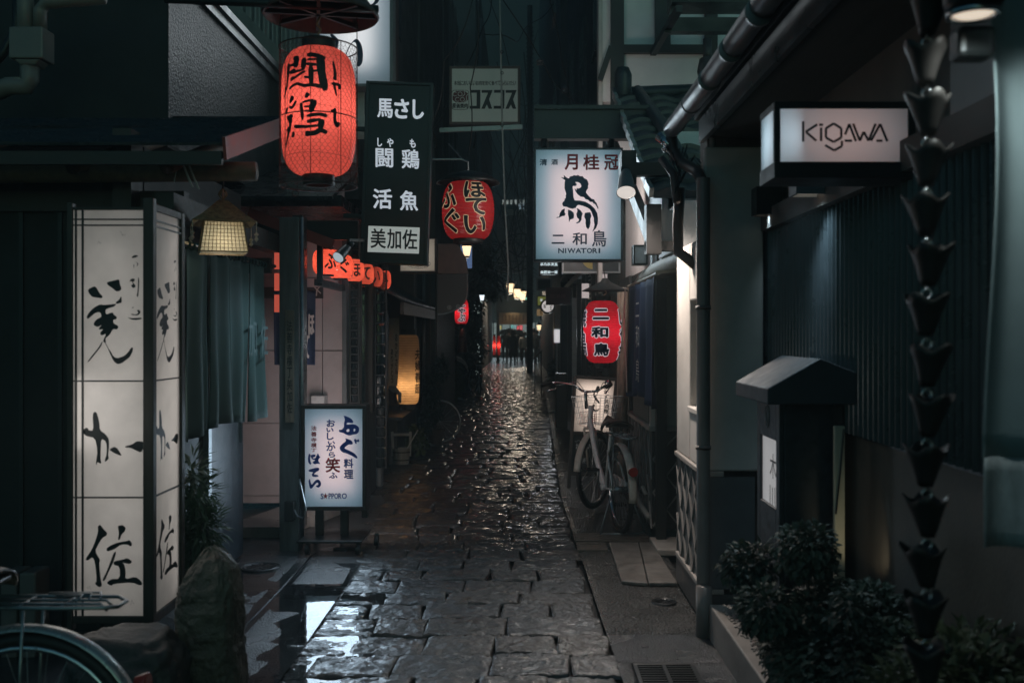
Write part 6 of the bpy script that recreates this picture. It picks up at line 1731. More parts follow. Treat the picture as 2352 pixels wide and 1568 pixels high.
# wall lamp box, floodlight
t = thing('square_wall_lantern', 'black framed square wall lantern on the white wall', 'wall lantern', P(1465, 595, 7.4))
a, b = P(1455, 604, 7.3), P(1488, 566, 7.3)
mb = MB(); 
for x in (a[0], b[0] - .012):
    for y in (7.3, 7.42): mb.box(x, x + .012, y, y + .012, a[2], b[2])
mb.box(a[0], b[0], 7.3, 7.432, b[2], b[2] + .012); mb.box(a[0], b[0], 7.3, 7.432, a[2] - .012, a[2]); mb.build('frame', BLK, t)
mb = MB(); mb.box(a[0] + .008, b[0] - .008, 7.308, 7.424, a[2], b[2]); mb.build('pane', mat('frosted_pane', (.5, .52, .52), .4, bump=0), t)
t = thing('floodlight', 'grey floodlight with a bright round lens beside the rooster sign', 'floodlight', P(1440, 440, 6.0))
q = Vector(P(1438, 443, 5.9)); d = Vector((-.05, -.55, -.8)).normalized()
mb = MB(); mb.tube([q - d * .16, q - d * .10, q - d * .03, q], [.03, .045, .052, .058], 22, cap=False); mb.cyl(q - d * .17, q - d * .155, .03); mb.build('housing', mat('grey_cast', (.16, .165, .165), .45), t, smooth='auto')
mb = MB(); mb.cyl(q - d * .006, q - d * .003, .054, n=24); mb.build('lens', glow('flood_lens', (1, .92, .86), .62), t)
mb = MB(); mb.bar(P(1432, 425, 5.95), P(1432, 385, 6.0), .03, .02); mb.box(P(1428, 0, 6)[0], P(1462, 0, 6)[0], 6.0, 6.2, P(0, 424, 6)[2], P(0, 345, 6)[2]); mb.box(P(1450, 0, 6)[0], .9, 6.04, 6.12, P(0, 400, 6)[2], P(0, 370, 6)[2]); mb.build('bracket', MATS['black_beam'], t)
lamp('SPOT', q + d * .01, 135, (1, .86, .76), t, .05, aim=(.30, -.28, -1), spot=112, name='flood_light', blend=1)
# beam carrying the rooster sign
t = thing('sign_gantry', 'dark boxed beam carrying the rooster sign out from the white house', 'beam', P(1320, 290, 7.7))
a, b = P(1228, 325, 7.75), P(1425, 252, 7.75)
mb = MB(); mb.box(a[0], 1.0, 7.75, 8.0, a[2] + .05, b[2]); mb.build('box_beam', mat('gantry_sheet', (.03, .034, .036), .45, var=.3), t)
mb = MB(); mb.box(a[0], 1.0, 7.72, 8.02, b[2], b[2] + .03); mb.box(a[0], 1.0, 7.73, 7.745, a[2] + .02, a[2] + .06); mb.build('flange', MATS['gantry_sheet'], t)
for px in (1250, 1405):
    mb = MB(); mb.cyl(P(px, 342, 7.7), P(px, 322, 7.8), .025); mb.build('hanger', BLK, t)
# navy noren
NVX = .875
y_a, y_b = YX(1447, NVX), YX(1512, NVX)
t = curtain('navy_noren', 'navy cloth shop curtain with pale dyed strip hanging by the bicycle', NVX, y_b + .1, NVX, y_a - .05, 1.87, 1.03, 2, NAVY, 4.2, .035, nrm=(-1, 0), seed=1, drop=.03)
mb = MB(); mb.tube([(NVX, y_b, 1.885), (NVX, y_a + .1, 1.885)], .011, 8); mb.build('curtain_pole', mat('pale_bamboo', (.42, .38, .3), .5), t)
mb = MB(); mb.bar((NVX - .02, y_b - .02, 1.89), (NVX + .12, y_b - .02, 1.9), .02); mb.build('bracket', mat('pale_bamboo', (.42, .38, .3), .5), t)
ik = Ink(lambda px, py, l: (NVX - .05 - l * .001, px, py))
for c_, z in (('二', 1.62), ('和', 1.4), ('鳥', 1.16)):
    v, f = glyph(c_); yy0 = y_b + .62; ik._put([(yy0 + .2 - p[0] * .2, z + p[1] * (.16 if c_ != '二' else .1)) for p in v], f, 0)
ik.build(mat('dyed_cream', (.5, .46, .42), .8, bump=0), t)
mb = MB(); mb.grid(lambda u, v: (NVX - .055 - .01 * math.sin(v * 5), y_a - .12 - .10 * u, 1.86 - .82 * v), 3, 12); mb.build('pale_strip', MATS['dyed_cream'], t, smooth=True)

# A-board
Ya = 9.15
t = thing('leaning_menu_board', 'tall leaning menu board with lit paper top and chalk panel below, behind the bicycle', 'menu board', (P(1360, 0, Ya)[0], Ya, 0))
def lean(px, py, d=0):
    p = P(px, py, Ya); 
    return (p[0], Ya - .10 + .16 * p[2] + d, p[2])
bl, br, tl, tr = (1305, 1117), (1388, 1117), (1322, 866), (1418, 872)
mb = MB()
mb.bar(lean(*bl), lean(*tl), .03, .035); mb.bar(lean(*br), lean(*tr), .03, .035); mb.bar(lean(*tl), lean(*tr), .035, .03); mb.bar(lean(1316, 994), lean(1403, 996), .03, .03); mb.bar(lean(1309, 1085), lean(1396, 1088), .03, .03); mb.build('frame', mat('board_frame', (.04, .036, .032), .5), t, bevel=.003)
mb = MB(); mb.quad(lean(1318, 990, .012), lean(1402, 992, .012), lean(1414, 876, .012), lean(1326, 870, .012)); mb.build('lit_panel', paper('paper_menu', (.9, .82, .76), .05, fibre=2), t)
a = lean(1366, 935, .05)
o = lamp('AREA', (a[0], a[1] + .05, a[2]), .75, (1, .86, .76), t, .3, .42, name='tube_light'); o.rotation_euler = FACE
mb = MB(); mb.box(a[0] - .19, a[0] + .19, a[1] + .1, a[1] + .11, a[2] - .24, a[2] + .24); mb.build('back_board', BLK, t)
mb = MB(); mb.quad(lean(1312, 1083, .012), lean(1394, 1086, .012), lean(1401, 1000, .012), lean(1316, 998, .012)); mb.build('chalk_panel', mat('chalkboard', (.012, .016, .016), .5, bump=.05), t)
fnl = lambda px, py, lay: lean(px, py, .008 - lay * .001)
ik = Ink(fnl); ik.col('おかず居酒屋', 1388, 884, 1399, 950, .35)
ik.poly([[(1373, 886), (1380, 889), (1372, 898), (1366, 905), (1372, 915), (1379, 925), (1376, 928), (1368, 918), (1362, 907), (1368, 898)]])
ik.poly([[(1362, 928), (1368, 930), (1364, 940), (1372, 942), (1378, 938), (1375, 944), (1366, 946), (1360, 942)]])
ik.build(INK, t)
ik = Ink(fnl)
for k in range(5): ik.line([(1338 if k else 1341, 950 + k * 4.6), (1366, 951 + k * 4.6)], 1.2)
ik.line([(1337, 950), (1337, 972), (1366, 974), (1366, 950)], 1.2); ik.line([(1333, 946), (1370, 947), (1368, 979), (1332, 977), (1333, 946)], .9)
ik.build(INKR, t)
ik = Ink(fnl); ik.row('おいしい', 1322, 1018, 1356, 1030, .3); ik.row('一杯', 1326, 1050, 1346, 1062, .2); ik.line([(1320, 1012 + 2 * math.sin(k)) if False else (1320 + k * 3, 1012 + 2 * math.sin(k * 1.6)) for k in range(22)], .6); ik.build(mat('chalk', (.45, .5, .5), .8, bump=0), t)

# yellow disc sign under the rooster sign, small black signs
t = plain_board('rounded_yellow_disc_sign', 'dark sign with a half yellow disc and bright rounded rim under the rooster sign', 'sign', 1291, 575, 1425, 627, 9.6, .16, 4, mat('dark_teal_board', (.03, .05, .055), .4), mat('pale_rim', (.38, .44, .46), .35, var=.2))
ik = Ink(on_plane(9.6)); ik.poly([[(1335, 590)] + [(1335 + 26 + 26 * math.cos(R(w)), 588 + 30 * math.sin(R(w))) for w in range(150, 89, -10)] + [(1361, 590)]], sm=0)
ik.build(mat('mustard_print', (.45, .38, .10), .5, bump=0), t)
for k, (y0, y1, tx, lb) in enumerate(((592, 616, 'まんま食堂', 'black sign with white letters directly under the rooster sign'), (616, 634, '魚匠松一喜', 'black sign with a thin underline, second below the rooster sign'))):
    t = plain_board('small_black_sign', lb, 'sign', 1238, y0, 1284, y1, 13, .1, 1.5, BLK, IRON, group='small black signs on the right')
    ik = Ink(on_plane(13)); ik.row(tx, 1241, y0 + 6, 1281, y1 - 6, .45)
    if k: ik.line([(1245, y1 - 3), (1276, y1 - 3)], .7)
    ik.build(glow('cool_letter', (.8, .95, 1), .6), t)
t = plain_board('empty_grey_frame_sign', 'unlit grey framed panel below the small black signs', 'sign', 1232, 638, 1268, 668, 16, .12, 4, SOOT, GST)
t = plain_board('maroon_board_sign', 'dark maroon projecting board with faint lettering', 'sign', 1254, 660, 1311, 700, 14.2, .1, 1, mat('maroon_board', (.05, .018, .024), .5, var=.2), mat('maroon_board', (.05, .018, .024), .5))
ik = Ink(on_plane(14.2)); ik.row('居酒屋', 1262, 676, 1300, 684, .2); ik.build(mat('faint_rose', (.14, .06, .07), .6, bump=0), t)
t = plain_board('green_menu_sign', 'olive green lit panel with little white pictures', 'sign', 1232, 678, 1264, 704, 21, .1, 3, glow('olive_lit', (.42, .45, .10), .22), GST)
mb = MB()
for (x0, y0, w, h) in ((1241, 686, 5, 6), (1247, 694, 4, 4), (1252, 693, 4, 5), (1247, 699, 8, 2)): mb.pbox(x0, y0 + h, x0 + w, y0, 20.99, .004)
mb.build('pictures', glow('white_picture', (.8, .85, .85), .5), t)
t = thing('round_white_sign', 'round white lit sign with thin black brush letters behind the maroon board', 'sign', P(1258, 703, 17))
q = P(1258, 703, 17); r = 13.5 * 17 / F
mb = MB(); mb.cyl((q[0], 17.0, q[2]), (q[0], 17.1, q[2]), r, n=36); mb.build('disc', glow('round_lit', (.95, .88, .85), .52), t)
mb = MB(); mb.torus((q[0], 17.05, q[2]), r + .008, .02, 40, 8, sq=2.8); mb.build('rim', GST, t, smooth=True)
ik = Ink(on_plane(17)); ik.col('うどん', 1263, 697, 1269, 713, .25); ik.col('香', 1248, 698, 1254, 708, .1); ik.build(INK, t)
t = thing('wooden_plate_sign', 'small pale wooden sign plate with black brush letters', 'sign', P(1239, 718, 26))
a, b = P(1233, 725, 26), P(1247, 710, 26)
mb = MB(); mb.box(a[0], b[0], 26, 26.08, a[2], b[2]); mb.build('plate', glow('warm_wood_glow', (.55, .36, .18), .3), t)  # warm lamplight on the plate put into a glow of its own
mb = MB(); mb.pbox(1240, 733, 1243, 725.2, 26, .05); mb.build('tab', PALEW, t)
ik = Ink(on_plane(26, .006)); ik.col('吉乃', 1240, 711, 1245, 724, .2); ik.build(INK, t)
t = box_sign('slim_white_box_sign', 'slim upright white lit box sign on a thin steel stand', 'box sign', 1271.5, 755, 1287, 788, 19, .1, 1.4, glow('slim_lit', (.95, .9, .92), .62), mat('pale_blue_frame', (.4, .48, .6), .4))
mb = MB(); q = P(1279, 788, 19); mb.cyl((q[0], 19.05, 0.02), (q[0], 19.05, q[2]), .02); mb.lathe((q[0], 19.05, 0), [(.16, 0), (.15, .02), (.02, .04)], 16); mb.build('stand', STEEL, t)
lamp('AREA', (q[0], 18.9, q[2] + .15), 2.5, (.9, .93, 1), t, .12, .28, name='sign_light').rotation_euler = FACE

# long dark front on the right
t = thing('shuttered_house', 'dark house with horizontal slatted shutters beyond the leaning menu board', 'building', (1.3, 15, 0))
mb = MB(); mb.box(1.12, 2.4, 9.9, 24, 0, 12); mb.box(.95, 2.4, 24, 34, 0, 15); mb.box(1.0, 2.4, 34, 56, 0, 19); mb.build('wall', SOOT, t)
for (y_, z_) in ((11, 5.2), (13.5, 5.6), (17, 5.4), (17, 8.2), (21, 6.2), (27, 6.8), (27, 10.2)):
    mb = MB(); x_ = 1.12 if y_ < 24 else .95; mb.box(x_ - .05, x_ + .01, y_, y_ + 1.3, z_, z_ + 1.5); mb.box(x_ - .08, x_ - .05, y_ - .05, y_ + 1.35, z_ - .08, z_); mb.build('upper_window', mat('dark_upper_window', (.035, .045, .048), .2, var=.2, bump=0), t)
mb = MB(); mb.tube([(1.08, 12.8, 2.8), (1.08, 12.8, 12)], .04, 8); mb.build('rain_pipe', GST, t, smooth='auto')
mb = MB(); mb.box(1.085, 1.118, 10.0, 12.4, 0, 2.6); mb.build('timber_cladding', mat('brown_cladding', (.10, .08, .06), .5, var=.3, stretch=(5, 5, .5)), t)
mb = MB(); mb.box(1.08, 1.1, 10.3, 11.2, .2, 2.0); mb.build('yellow_door', mat('mustard_door', (.24, .19, .10), .5, var=.25, stretch=(5, 5, .5)), t)
for (ya_, yb_) in ((12.9, 13.4), (15.0, 15.5)):
    mb = MB()
    for k in range(34): mb.bar((1.06, ya_, .15 + k * .07), (1.06, yb_, .15 + k * .07), .04, .012)
    mb.build('louvre_shutter', mat('grey_louvre', (.20, .205, .2), .35), t)
for y in (12.6, 13.7, 14.6, 15.8, 17, 18.4, 20, 22):
    mb = MB(); mb.box(1.03, 1.12, y, y + .1, 0, 2.7); mb.build('door_post', BLK, t)
mb = MB(); mb.box(1.02, 1.12, 12.5, 24, 2.5, 2.62); mb.box(.9, 1.12, 12.5, 23, 2.7, 2.76); mb.build('canopy', BLK, t)
for k, (px0, py0, px1, py1) in enumerate(((1337, 651, 1353, 684), (1377, 625, 1395, 655))):
    mb = MB(); mb.pbox(px0, py1, px1, py0, 10.55, .06); mb.build('lit_window', glow('pinkish_window', (1, .86, .84), .36), t)
mb = MB(); mb.box(1.0, 1.1, 19.5, 19.56, .3, 2.2); mb.box(.98, 1.06, 25, 25.05, 0, 2.0); mb.build('pale_trim', STEEL, t)
mb = MB(); mb.box(.93, .948, 28, 29.2, .1, 2.1); mb.build('timber_door', mat('warm_timber', (.30, .21, .13), .5, var=.3, stretch=(5, 5, .5)), t)
mb = MB(); mb.box(.995, .999, 36, 37.5, 3.2, 9); mb.build('lit_side_wall', mat('ochre_wall', (.42, .30, .2), .6), t)
t = thing('steel_handrail', 'slanting steel handrail beside a distant doorway', 'handrail', (P(1235, 0, 24)[0], 24, 0))
mb = MB(); mb.tube([P(1225, 824, 25), P(1244, 806, 23.5)], .02, 8); mb.build('rail', CHROME, t)
for a in (P(1228, 822, 24.8), P(1243, 807, 23.6)):
    mb = MB(); mb.cyl((a[0], a[1], 0), a, .015); mb.build('post', IRON, t)
t = thing('black_ac_box', 'black louvred box standing on the ground beyond the leaning menu board', 'box', P(1285, 910, 15))
Yq = 15.6; a, b = P(1277, 913, Yq), P(1303, 858, Yq)
mb = MB(); mb.box(a[0], b[0], Yq, Yq + .4, 0.02, b[2]); mb.build('case', BLK, t, bevel=.01)
mb = MB()
for k in range(7): mb.box(a[0] + .02, b[0] - .02, Yq - .008, Yq - .002, .08 + k * .05, .1 + k * .05)
mb.build('louvre', IRON, t)
t = thing('street_pole', 'tall dark pole wound with cables in the middle distance', 'pole', (P(1217, 0, 38)[0], 38, 0))
x = P(1217, 0, 38)[0]
mb = MB(); mb.cyl((x, 38, 0), (x, 38, 14), .12, .10, n=14); mb.build('shaft', IRON, t, smooth='auto')
mb = MB()
for k in range(60): mb.torus((x + .01, 38, 3 + k * .17), .13 + .02 * (k % 3), .018, 12, 4) if False else mb.tube([(x + .14 * math.cos(a_), 38 + .14 * math.sin(a_), 3 + k * .17 + .02 * a_) for a_ in (0, 1.5, 3, 4.5, 6)], .02, 5)
mb.build('cable_winding', BLK, t)
bush('far_planter_shrub', 'dark shrub in a planter below the slim white box sign', (.95, 27, 0), [(.95, 27, .5, .2, .3, .3), (.9, 26.6, .3, .2, .2, .2)], 900, .12, .05, LEAF3, pot=(.2, .22, POT))

# ------------------------------------------------------------------ overhead wires and pole
t = thing('white_conduit', 'thin pale conduit hanging straight down in the middle of the alley', 'conduit', P(1150, 300, 10.8))
mb = MB(); mb.tube([P(1147, -60, 10.8), P(1150, 120, 10.8), P(1154, 300, 10.8), P(1160, 480, 10.8), P(1168, 610, 10.8), P(1166, 690, 10.9)], .010, 8); mb.build('tube', mat('pale_conduit', (.30, .34, .34), .45), t, smooth=True)
for py in (168, 288, 120):
    q = P(1153, py, 10.77); mb = MB(); mb.torus(q, .014, .004, 10, 5); mb.build('clip', IRON, t)
wires = [[(1085, 0), (1020, 140), (990, 290), (1000, 340)], [(1100, 0), (1080, 200), (1075, 360)], [(1155, 0), (1215, 90), (1270, 190), (1330, 240)], [(1260, -10), (1290, 140), (1310, 250)], [(985, 310), (1040, 200), (1110, 60), (1130, -10)], [(1095, 0), (1092, 200), (1088, 340)],
         [(1203, 120), (1215, 300), (1205, 470), (1212, 600)], [(1170, 350), (1190, 450), (1180, 560), (1195, 650)], [(1120, 600), (1150, 560), (1190, 590), (1210, 540)], [(1130, 520), (1170, 620), (1200, 600)], [(1150, 470), (1165, 560), (1175, 640)], [(1205, 330), (1190, 380), (1213, 380)], [(1340, 10), (1390, 150), (1420, 260)]]
WIRE = mat('black_cable', (.012, .013, .013), .4, bump=0)
names = ['running from the top down past the round lantern', 'hanging beside the dim katakana sign', 'sagging towards the gantry beam', 'carrying a grey insulator', 'slanting up behind the katakana sign', 'straight down behind the round lantern', 'twisting down the cable wound pole', 'looping above the far street lamps', 'sagging low above the street lamps', 'crossing low over the tree', 'thin and limp near the pole', 'short loop by the gantry end', 'running down the white house corner']
for k, w in enumerate(wires):
    Yw = 9 + k * 1.1 if k < 6 else 26 + k
    pts = [Vector(P(x, y, Yw + i * .2)) for i, (x, y) in enumerate(w)]
    sm = []
    for i in range(len(pts) - 1):
        for s in range(6):
            u = s / 6; p = pts[i].lerp(pts[i + 1], u)
            sm.append(p + Vector((.03 * math.sin(u * math.pi), 0, -.04 * math.sin(u * math.pi))))
    sm.append(pts[-1])
    mb = MB(); mb.tube(sm, .006 * Yw / 9, 5); t = tag(mb.build('overhead_cable', WIRE, None, smooth=True), 'thin black overhead cable ' + names[k], 'cable', 'overhead cables')
    if k in (2, 3):
        q = P(1240 if k == 2 else 1297, 141 if k == 2 else 205, Yw); mb = MB(); mb.lathe((q[0], q[1], q[2] - .05), [(0, 0), (.04, .01), (.03, .03), (.045, .05), (.03, .07), (0, .1)], 10); mb.build('insulator', GST, t)

mb = MB()
for k in range(44):
    Yw = uni(14, 44); x0, x1 = uni(-1.3, -.2), uni(.1, .9); z0, z1 = uni(3.2, 8.5), uni(3.2, 8.5)
    if rnd() < .4: x0, x1, z0, z1 = uni(-.4, .6), uni(-.4, .6), uni(2.6, 4), uni(5, 9)
    sag = uni(.1, .7); pts = []
    for i in range(15):
        u = i / 14
        pts.append((x0 + (x1 - x0) * u + .06 * math.sin(u * 9 + k), Yw + uni(-.02, .02) + 2 * u, z0 + (z1 - z0) * u - sag * 4 * u * (1 - u) + .05 * math.sin(u * 14 + k)))
    mb.tube(pts, .007 + .004 * rnd(), 5)
for k in range(7):     # slack coils
    c_ = (uni(-.5, .5), uni(20, 40), uni(3, 5)); r_ = uni(.2, .45)
    mb.tube([(c_[0] + r_ * math.cos(a_ * .4), c_[1], c_[2] + r_ * math.sin(a_ * .4) * 1.1) for a_ in range(14)], .010, 5)
tag(mb.build('cable_tangle', mat('dull_grey_cable', (.05, .055, .055), .4, bump=0), smooth=True), 'tangle of thin slack cables strung across the deep alley', 'cables', kind='stuff')
# ------------------------------------------------------------------ bicycles (local: x forward, origin at rear contact)
def make_bike(name, label, loc, heading, steer, frame_m, fender_m, basket=True, group=None):
    t = thing(name, label, 'bicycle', loc, rz=heading, group=group)
    Rw, wb = .325, 1.06
    pr = P(0, 0, 1)
    def bld(mb, nm, m, par=None, **kw): return mb.build(nm, m, par or t, local=True, **kw)
    def wheel(cx, M, nm):
        mb = MB(); mb.torus((cx, 0, Rw), Rw - .02, .02, 44, 8); 
        if M: mb.xf(M)
        w = bld(mb, nm, RUBBER, smooth=True)
        mb = MB(); mb.torus((cx, 0, Rw), Rw - .045, .012, 44, 6, sq=1.3); mb.xf(M) if M else None
        bld(mb, 'rim', CHROME, w, smooth=True)
        mb = MB()
        for k in range(28):
            a = 2 * math.pi * k / 28; s = .02 if k % 2 else -.02
            mb.tube([(cx + .02 * math.cos(a + 1.2), s, Rw + .02 * math.sin(a + 1.2)), (cx + (Rw - .05) * math.cos(a), 0, Rw + (Rw - .05) * math.sin(a))], .0013, 4)
        mb.xf(M) if M else None
        bld(mb, 'spokes', STEEL, w)
        mb = MB(); mb.cyl((cx, -.05, Rw), (cx, .05, Rw), .022, n=12); mb.xf(M) if M else None
        bld(mb, 'hub', STEEL, w, smooth='auto')
    def fender(cx, a0, a1, M, nm):
        mb = MB(); n = 22; vs, fs = [], []
        for i in range(n + 1):
            a = R(a0 + (a1 - a0) * i / n)
            for j in range(6):
                b = -1 + 2 * j / 5
                r = Rw + .022 - .012 * b * b
                vs.append((cx + r * math.cos(a), .031 * b, Rw + r * math.sin(a)))
        for i in range(n):
            for j in range(5): fs.append((i * 6 + j, i * 6 + j + 1, i * 6 + j + 7, i * 6 + j + 6))
        mb.add(vs, fs)
        if M: mb.xf(M)
        return bld(mb, nm, fender_m, smooth=True, thick=.002)
    hx = wb - .10       # head tube foot
    M = Matrix.Translation((hx, 0, 0)) @ Matrix.Rotation(steer, 4, 'Z') @ Matrix.Translation((-hx, 0, 0))
    wheel(0, None, 'rear_wheel'); wheel(wb, M, 'front_wheel')
    rfd = fender(0, 188, 35, None, 'rear_fender'); fender(wb, 175, 62, M, 'front_fender')
    mb = MB(); mb.tube([(-.31, 0, .52), (-.32, 0, .50), (-.345, 0, .50), (-.35, 0, .50)], [.001, .035, .035, .03], 14)
    mb.v = [(p[0] , p[1], p[2]) for p in mb.v]
    bld(mb, 'reflector', mat('red_reflector', (.35, .03, .02), .2, bump=0), smooth='auto')
    # frame
    mb = MB()
    mb.tube([(hx - .055, 0, .88), (hx - .01, 0, .70)], .021, 12)
    mb.tube([(hx - .03, 0, .78), (hx - .12, 0, .62), (hx - .30, 0, .42), (.46, 0, .30), (.41, 0, .285)], .020, 12)
    mb.tube([(hx - .02, 0, .72), (hx - .18, 0, .50), (.55, 0, .30), (.43, 0, .275)], .016, 10)
    mb.tube([(.42, 0, .28), (.30, 0, .62), (.26, 0, .74)], .016, 10)
    for s in (-1, 1):
        mb.tube([(.40, s * .02, .28), (.12, s * .05, .31), (0, s * .055, Rw)], .009, 8)
        mb.tube([(.31, s * .015, .58), (.16, s * .045, .48), (0, s * .055, Rw)], .008, 8)
    mb.cyl((.42, -.04, .28), (.42, .04, .28), .024, n=14)
    bld(mb, 'frame', frame_m, smooth=True)
    mb = MB()
    for s in (-1, 1): mb.tube([(hx, s * .05, .685), (hx + .04, s * .052, .55), (wb, s * .055, Rw)], .011, 8)
    mb.tube([(hx, -.05, .69), (hx, .05, .69)], .012, 8)
    for s in (-1, 1): mb.tube([(wb, s * .06, Rw), (wb - .28, s * .035, .20)], .003, 5)
    mb.xf(M); bld(mb, 'fork', fender_m, smooth=True)
    mb = MB(); mb.tube([(hx - .055, 0, .86), (hx - .075, 0, .99), (hx - .04, 0, 1.0)], .013, 10)
    for s in (-1, 1): mb.tube([(hx - .04, 0, 1.0), (hx - .0, s * .07, 1.005), (hx + .0, s * .14, 1.05), (hx - .10, s * .25, 1.075), (hx - .18, s * .28, 1.07)], .011, 10)
    mb.xf(M); hb = bld(mb, 'handlebar', CHROME, smooth=True)
    for s in (-1, 1):
        mb = MB(); mb.tube([(hx - .17, s * .277, 1.071), (hx - .29, s * .295, 1.06)], .016, 10); mb.xf(M); bld(mb, 'grip', RUBBER, hb, smooth='auto')
        mb = MB(); mb.tube([(hx - .11, s * .25, 1.06), (hx - .16, s * .24, 1.02), (hx - .26, s * .27, 1.01)], .005, 6); mb.tube([(hx - .11, s * .24, 1.05), (hx + .02, s * .12, 1.08), (hx + .05, s * .03, .95), (hx, 0, .72)], .003, 6); mb.xf(M); bld(mb, 'brake_lever', CHROME, hb, smooth=True)
    mb = MB(); mb.lathe((hx - .06, -.2, 1.075), [(.028, 0), (.03, .012), (.02, .03), (0, .036)], 14); mb.xf(M); bld(mb, 'bell', CHROME, hb, smooth=True)
    # saddle
    mb = MB()
    def sad(u, v):
        x = .09 + .27 * u; w = .105 * (1 - u) ** .8 + .022
        a = math.pi * (v - .5) * 1.25
        return (x, w * math.sin(a), .80 + .045 * math.cos(a) - .02 * math.sin(u * math.pi) - .03 * (1 - u) ** 6 )
    mb.grid(sad, 14, 12); mb.add([(.09, -.09, .785), (.09, .09, .785), (.36, .02, .785), (.36, -.02, .785)], [(0, 1, 2, 3)])
    sd = bld(mb, 'saddle', mat('brown_saddle', (.09, .065, .05), .35, var=.2), smooth=True, thick=.012)
    mb = MB(); mb.cyl((.26, 0, .70), (.25, 0, .79), .013, n=10)
    for s in (-1, 1): mb.torus((.13, s * .045, .765), .018, .004, 10, 5)
    bld(mb, 'seat_post', CHROME, sd)
    # rack
    mb = MB(); z = .735
    mb.tube([(.2, .055, z), (-.10, .065, z), (-.24, .06, z), (-.275, .03, z - .005), (-.275, -.03, z - .005), (-.24, -.06, z), (-.10, -.065, z), (.2, -.055, z)], .006, 8)
    for y in (-.02, .02): mb.tube([(.18, y, z), (-.22, y, z), (-.24, y, z - .02)], .0045, 6)
    for x in (.12, 0, -.12): mb.tube([(x, -.062, z), (x, .062, z)], .004, 6)
    for s in (-1, 1): mb.tube([(-.02, s * .06, z), (0, s * .06, Rw)], .0045, 6)
    for a in range(3): mb.tube([(-.04 - .03 * a, -.05 + .02 * a, z + .012), (-.2 + .02 * a, -.03 + .015 * a, z + .02), (-.22 + .03 * a, .02 + .01 * a, z + .012)], .0035, 6)
    bld(mb, 'rear_rack', STEEL, smooth=True)
    # drive
    mb = MB(); mb.torus((.42, -.055, .28), .085, .006, 30, 6); mb.lathe((0, 0, 0), [(.001, 0), (.02, 0)], 6); bld(mb, 'chainring', STEEL)
    mb = MB(); mb.tube([(.42, -.065, .28), (.48, -.075, .13)], .009, 8); mb.tube([(.42, .065, .28), (.36, .075, .43)], .009, 8); ck = bld(mb, 'crank', STEEL, smooth=True)
    for (x, y, z_) in ((.48, -.125, .13), (.36, .125, .43)):
        mb = MB()
        for dx in (-.035, .035): mb.box(x + dx - .008, x + dx + .008, y - .045, y + .045, z_ - .01, z_ + .01)
        for dy in (-.045, 0, .045): mb.box(x - .03, x + .03, y + dy - .005, y + dy + .005, z_ - .006, z_ + .006)
        bld(mb, 'pedal', RUBBER, ck)
    mb = MB(); mb.prism([(.52, -.062, .30), (.48, -.062, .375), (.40, -.062, .38), (0, -.062, .365), (-.06, -.062, .33), (0, -.062, .295), (.42, -.062, .285)], (0, -.015, 0)); bld(mb, 'chain_guard', frame_m, bevel=.004)
    mb = MB()
    for s in (-1, 1): mb.tube([(.0, s * .065, Rw - .02), (-.03, s * .12, .16), (-.06, s * .17, .01)], .0065, 8)
    mb.tube([(-.06, -.17, .01), (-.075, 0, .008), (-.06, .17, .01)], .0065, 8)
    bld(mb, 'stand', STEEL, smooth=True)
    if basket:
        mb = MB(); x0, x1, w0, w1, zb, zt = hx + .02, hx + .27, .13, .18, .72, .95
        def bp(u, k, v):   # side k around
            xa, xb = x0 + .02 * (1 - v), x1 + .05 * v; w = w0 + (w1 - w0) * v; z = zb + (zt - zb) * v
            c = [(xa, -w, z), (xb, -w, z), (xb, w, z), (xa, w, z)]
            return Vector(c[k]).lerp(Vector(c[(k + 1) % 4]), u)
        for k in range(4):
            for i in range(9): mb.tube([bp(i / 8, k, 0), bp(i / 8, k, 1)], .0018, 4)
            for v in (0, .2, .4, .6, .8, 1): mb.tube([bp(0, k, v), bp(1, k, v)], .0035 if v == 1 else .0018, 4)
        for i in range(7): mb.tube([bp(i / 6, 0, 0), bp(1 - i / 6, 2, 0)], .0018, 4)
        mb.xf(M); bld(mb, 'basket', STEEL)
    return t
WHITEP = mat('worn_white_paint', (.74, .76, .76), .3, var=.15, scale=9, bump=.04)
SILV = mat('silver_paint', (.34, .36, .37), .3, metal=.5, var=.15, bump=.03)
GOLDP = mat('cream_fender', (.55, .51, .45), .28, var=.12, bump=.03)
rear = (P(1425, 0, 7.44)[0], 7.44, .012)
make_bike('parked_bicycle', 'white city bicycle with front basket parked by the diamond tiled wall', rear, R(90 + 10), R(-40), WHITEP, GOLDP)
make_bike('cropped_bicycle', 'silver bicycle of which only the rear wheel, fender and rack show', (-1.42, 2.86, -.005), R(180), R(10), SILV, SILV, basket=False)
b3 = make_bike('distant_bicycle', 'dark bicycle parked far along the wall beneath the palm', ((1101 - CX) * 24 / F, 24, 0), R(100), R(15), BLK, BLK, basket=False)
t = thing('old_bicycle_wheel', 'old bicycle wheel leaning among the potted climber stems', 'wheel', (P(1005, 0, 14)[0], 13.75, 0))
mb = MB(); c = P(1010, 957, 13.75); mb.torus((c[0], 13.75, .29), .285, .012, 40, 6); mb.build('rim', STEEL, t, smooth=True)
mb = MB()
for k in range(16): mb.tube([(c[0], 13.75, .29), (c[0] + .28 * math.cos(k * .3927), 13.75, .29 + .28 * math.sin(k * .3927))], .002, 4)
mb.build('spokes', STEEL, t)

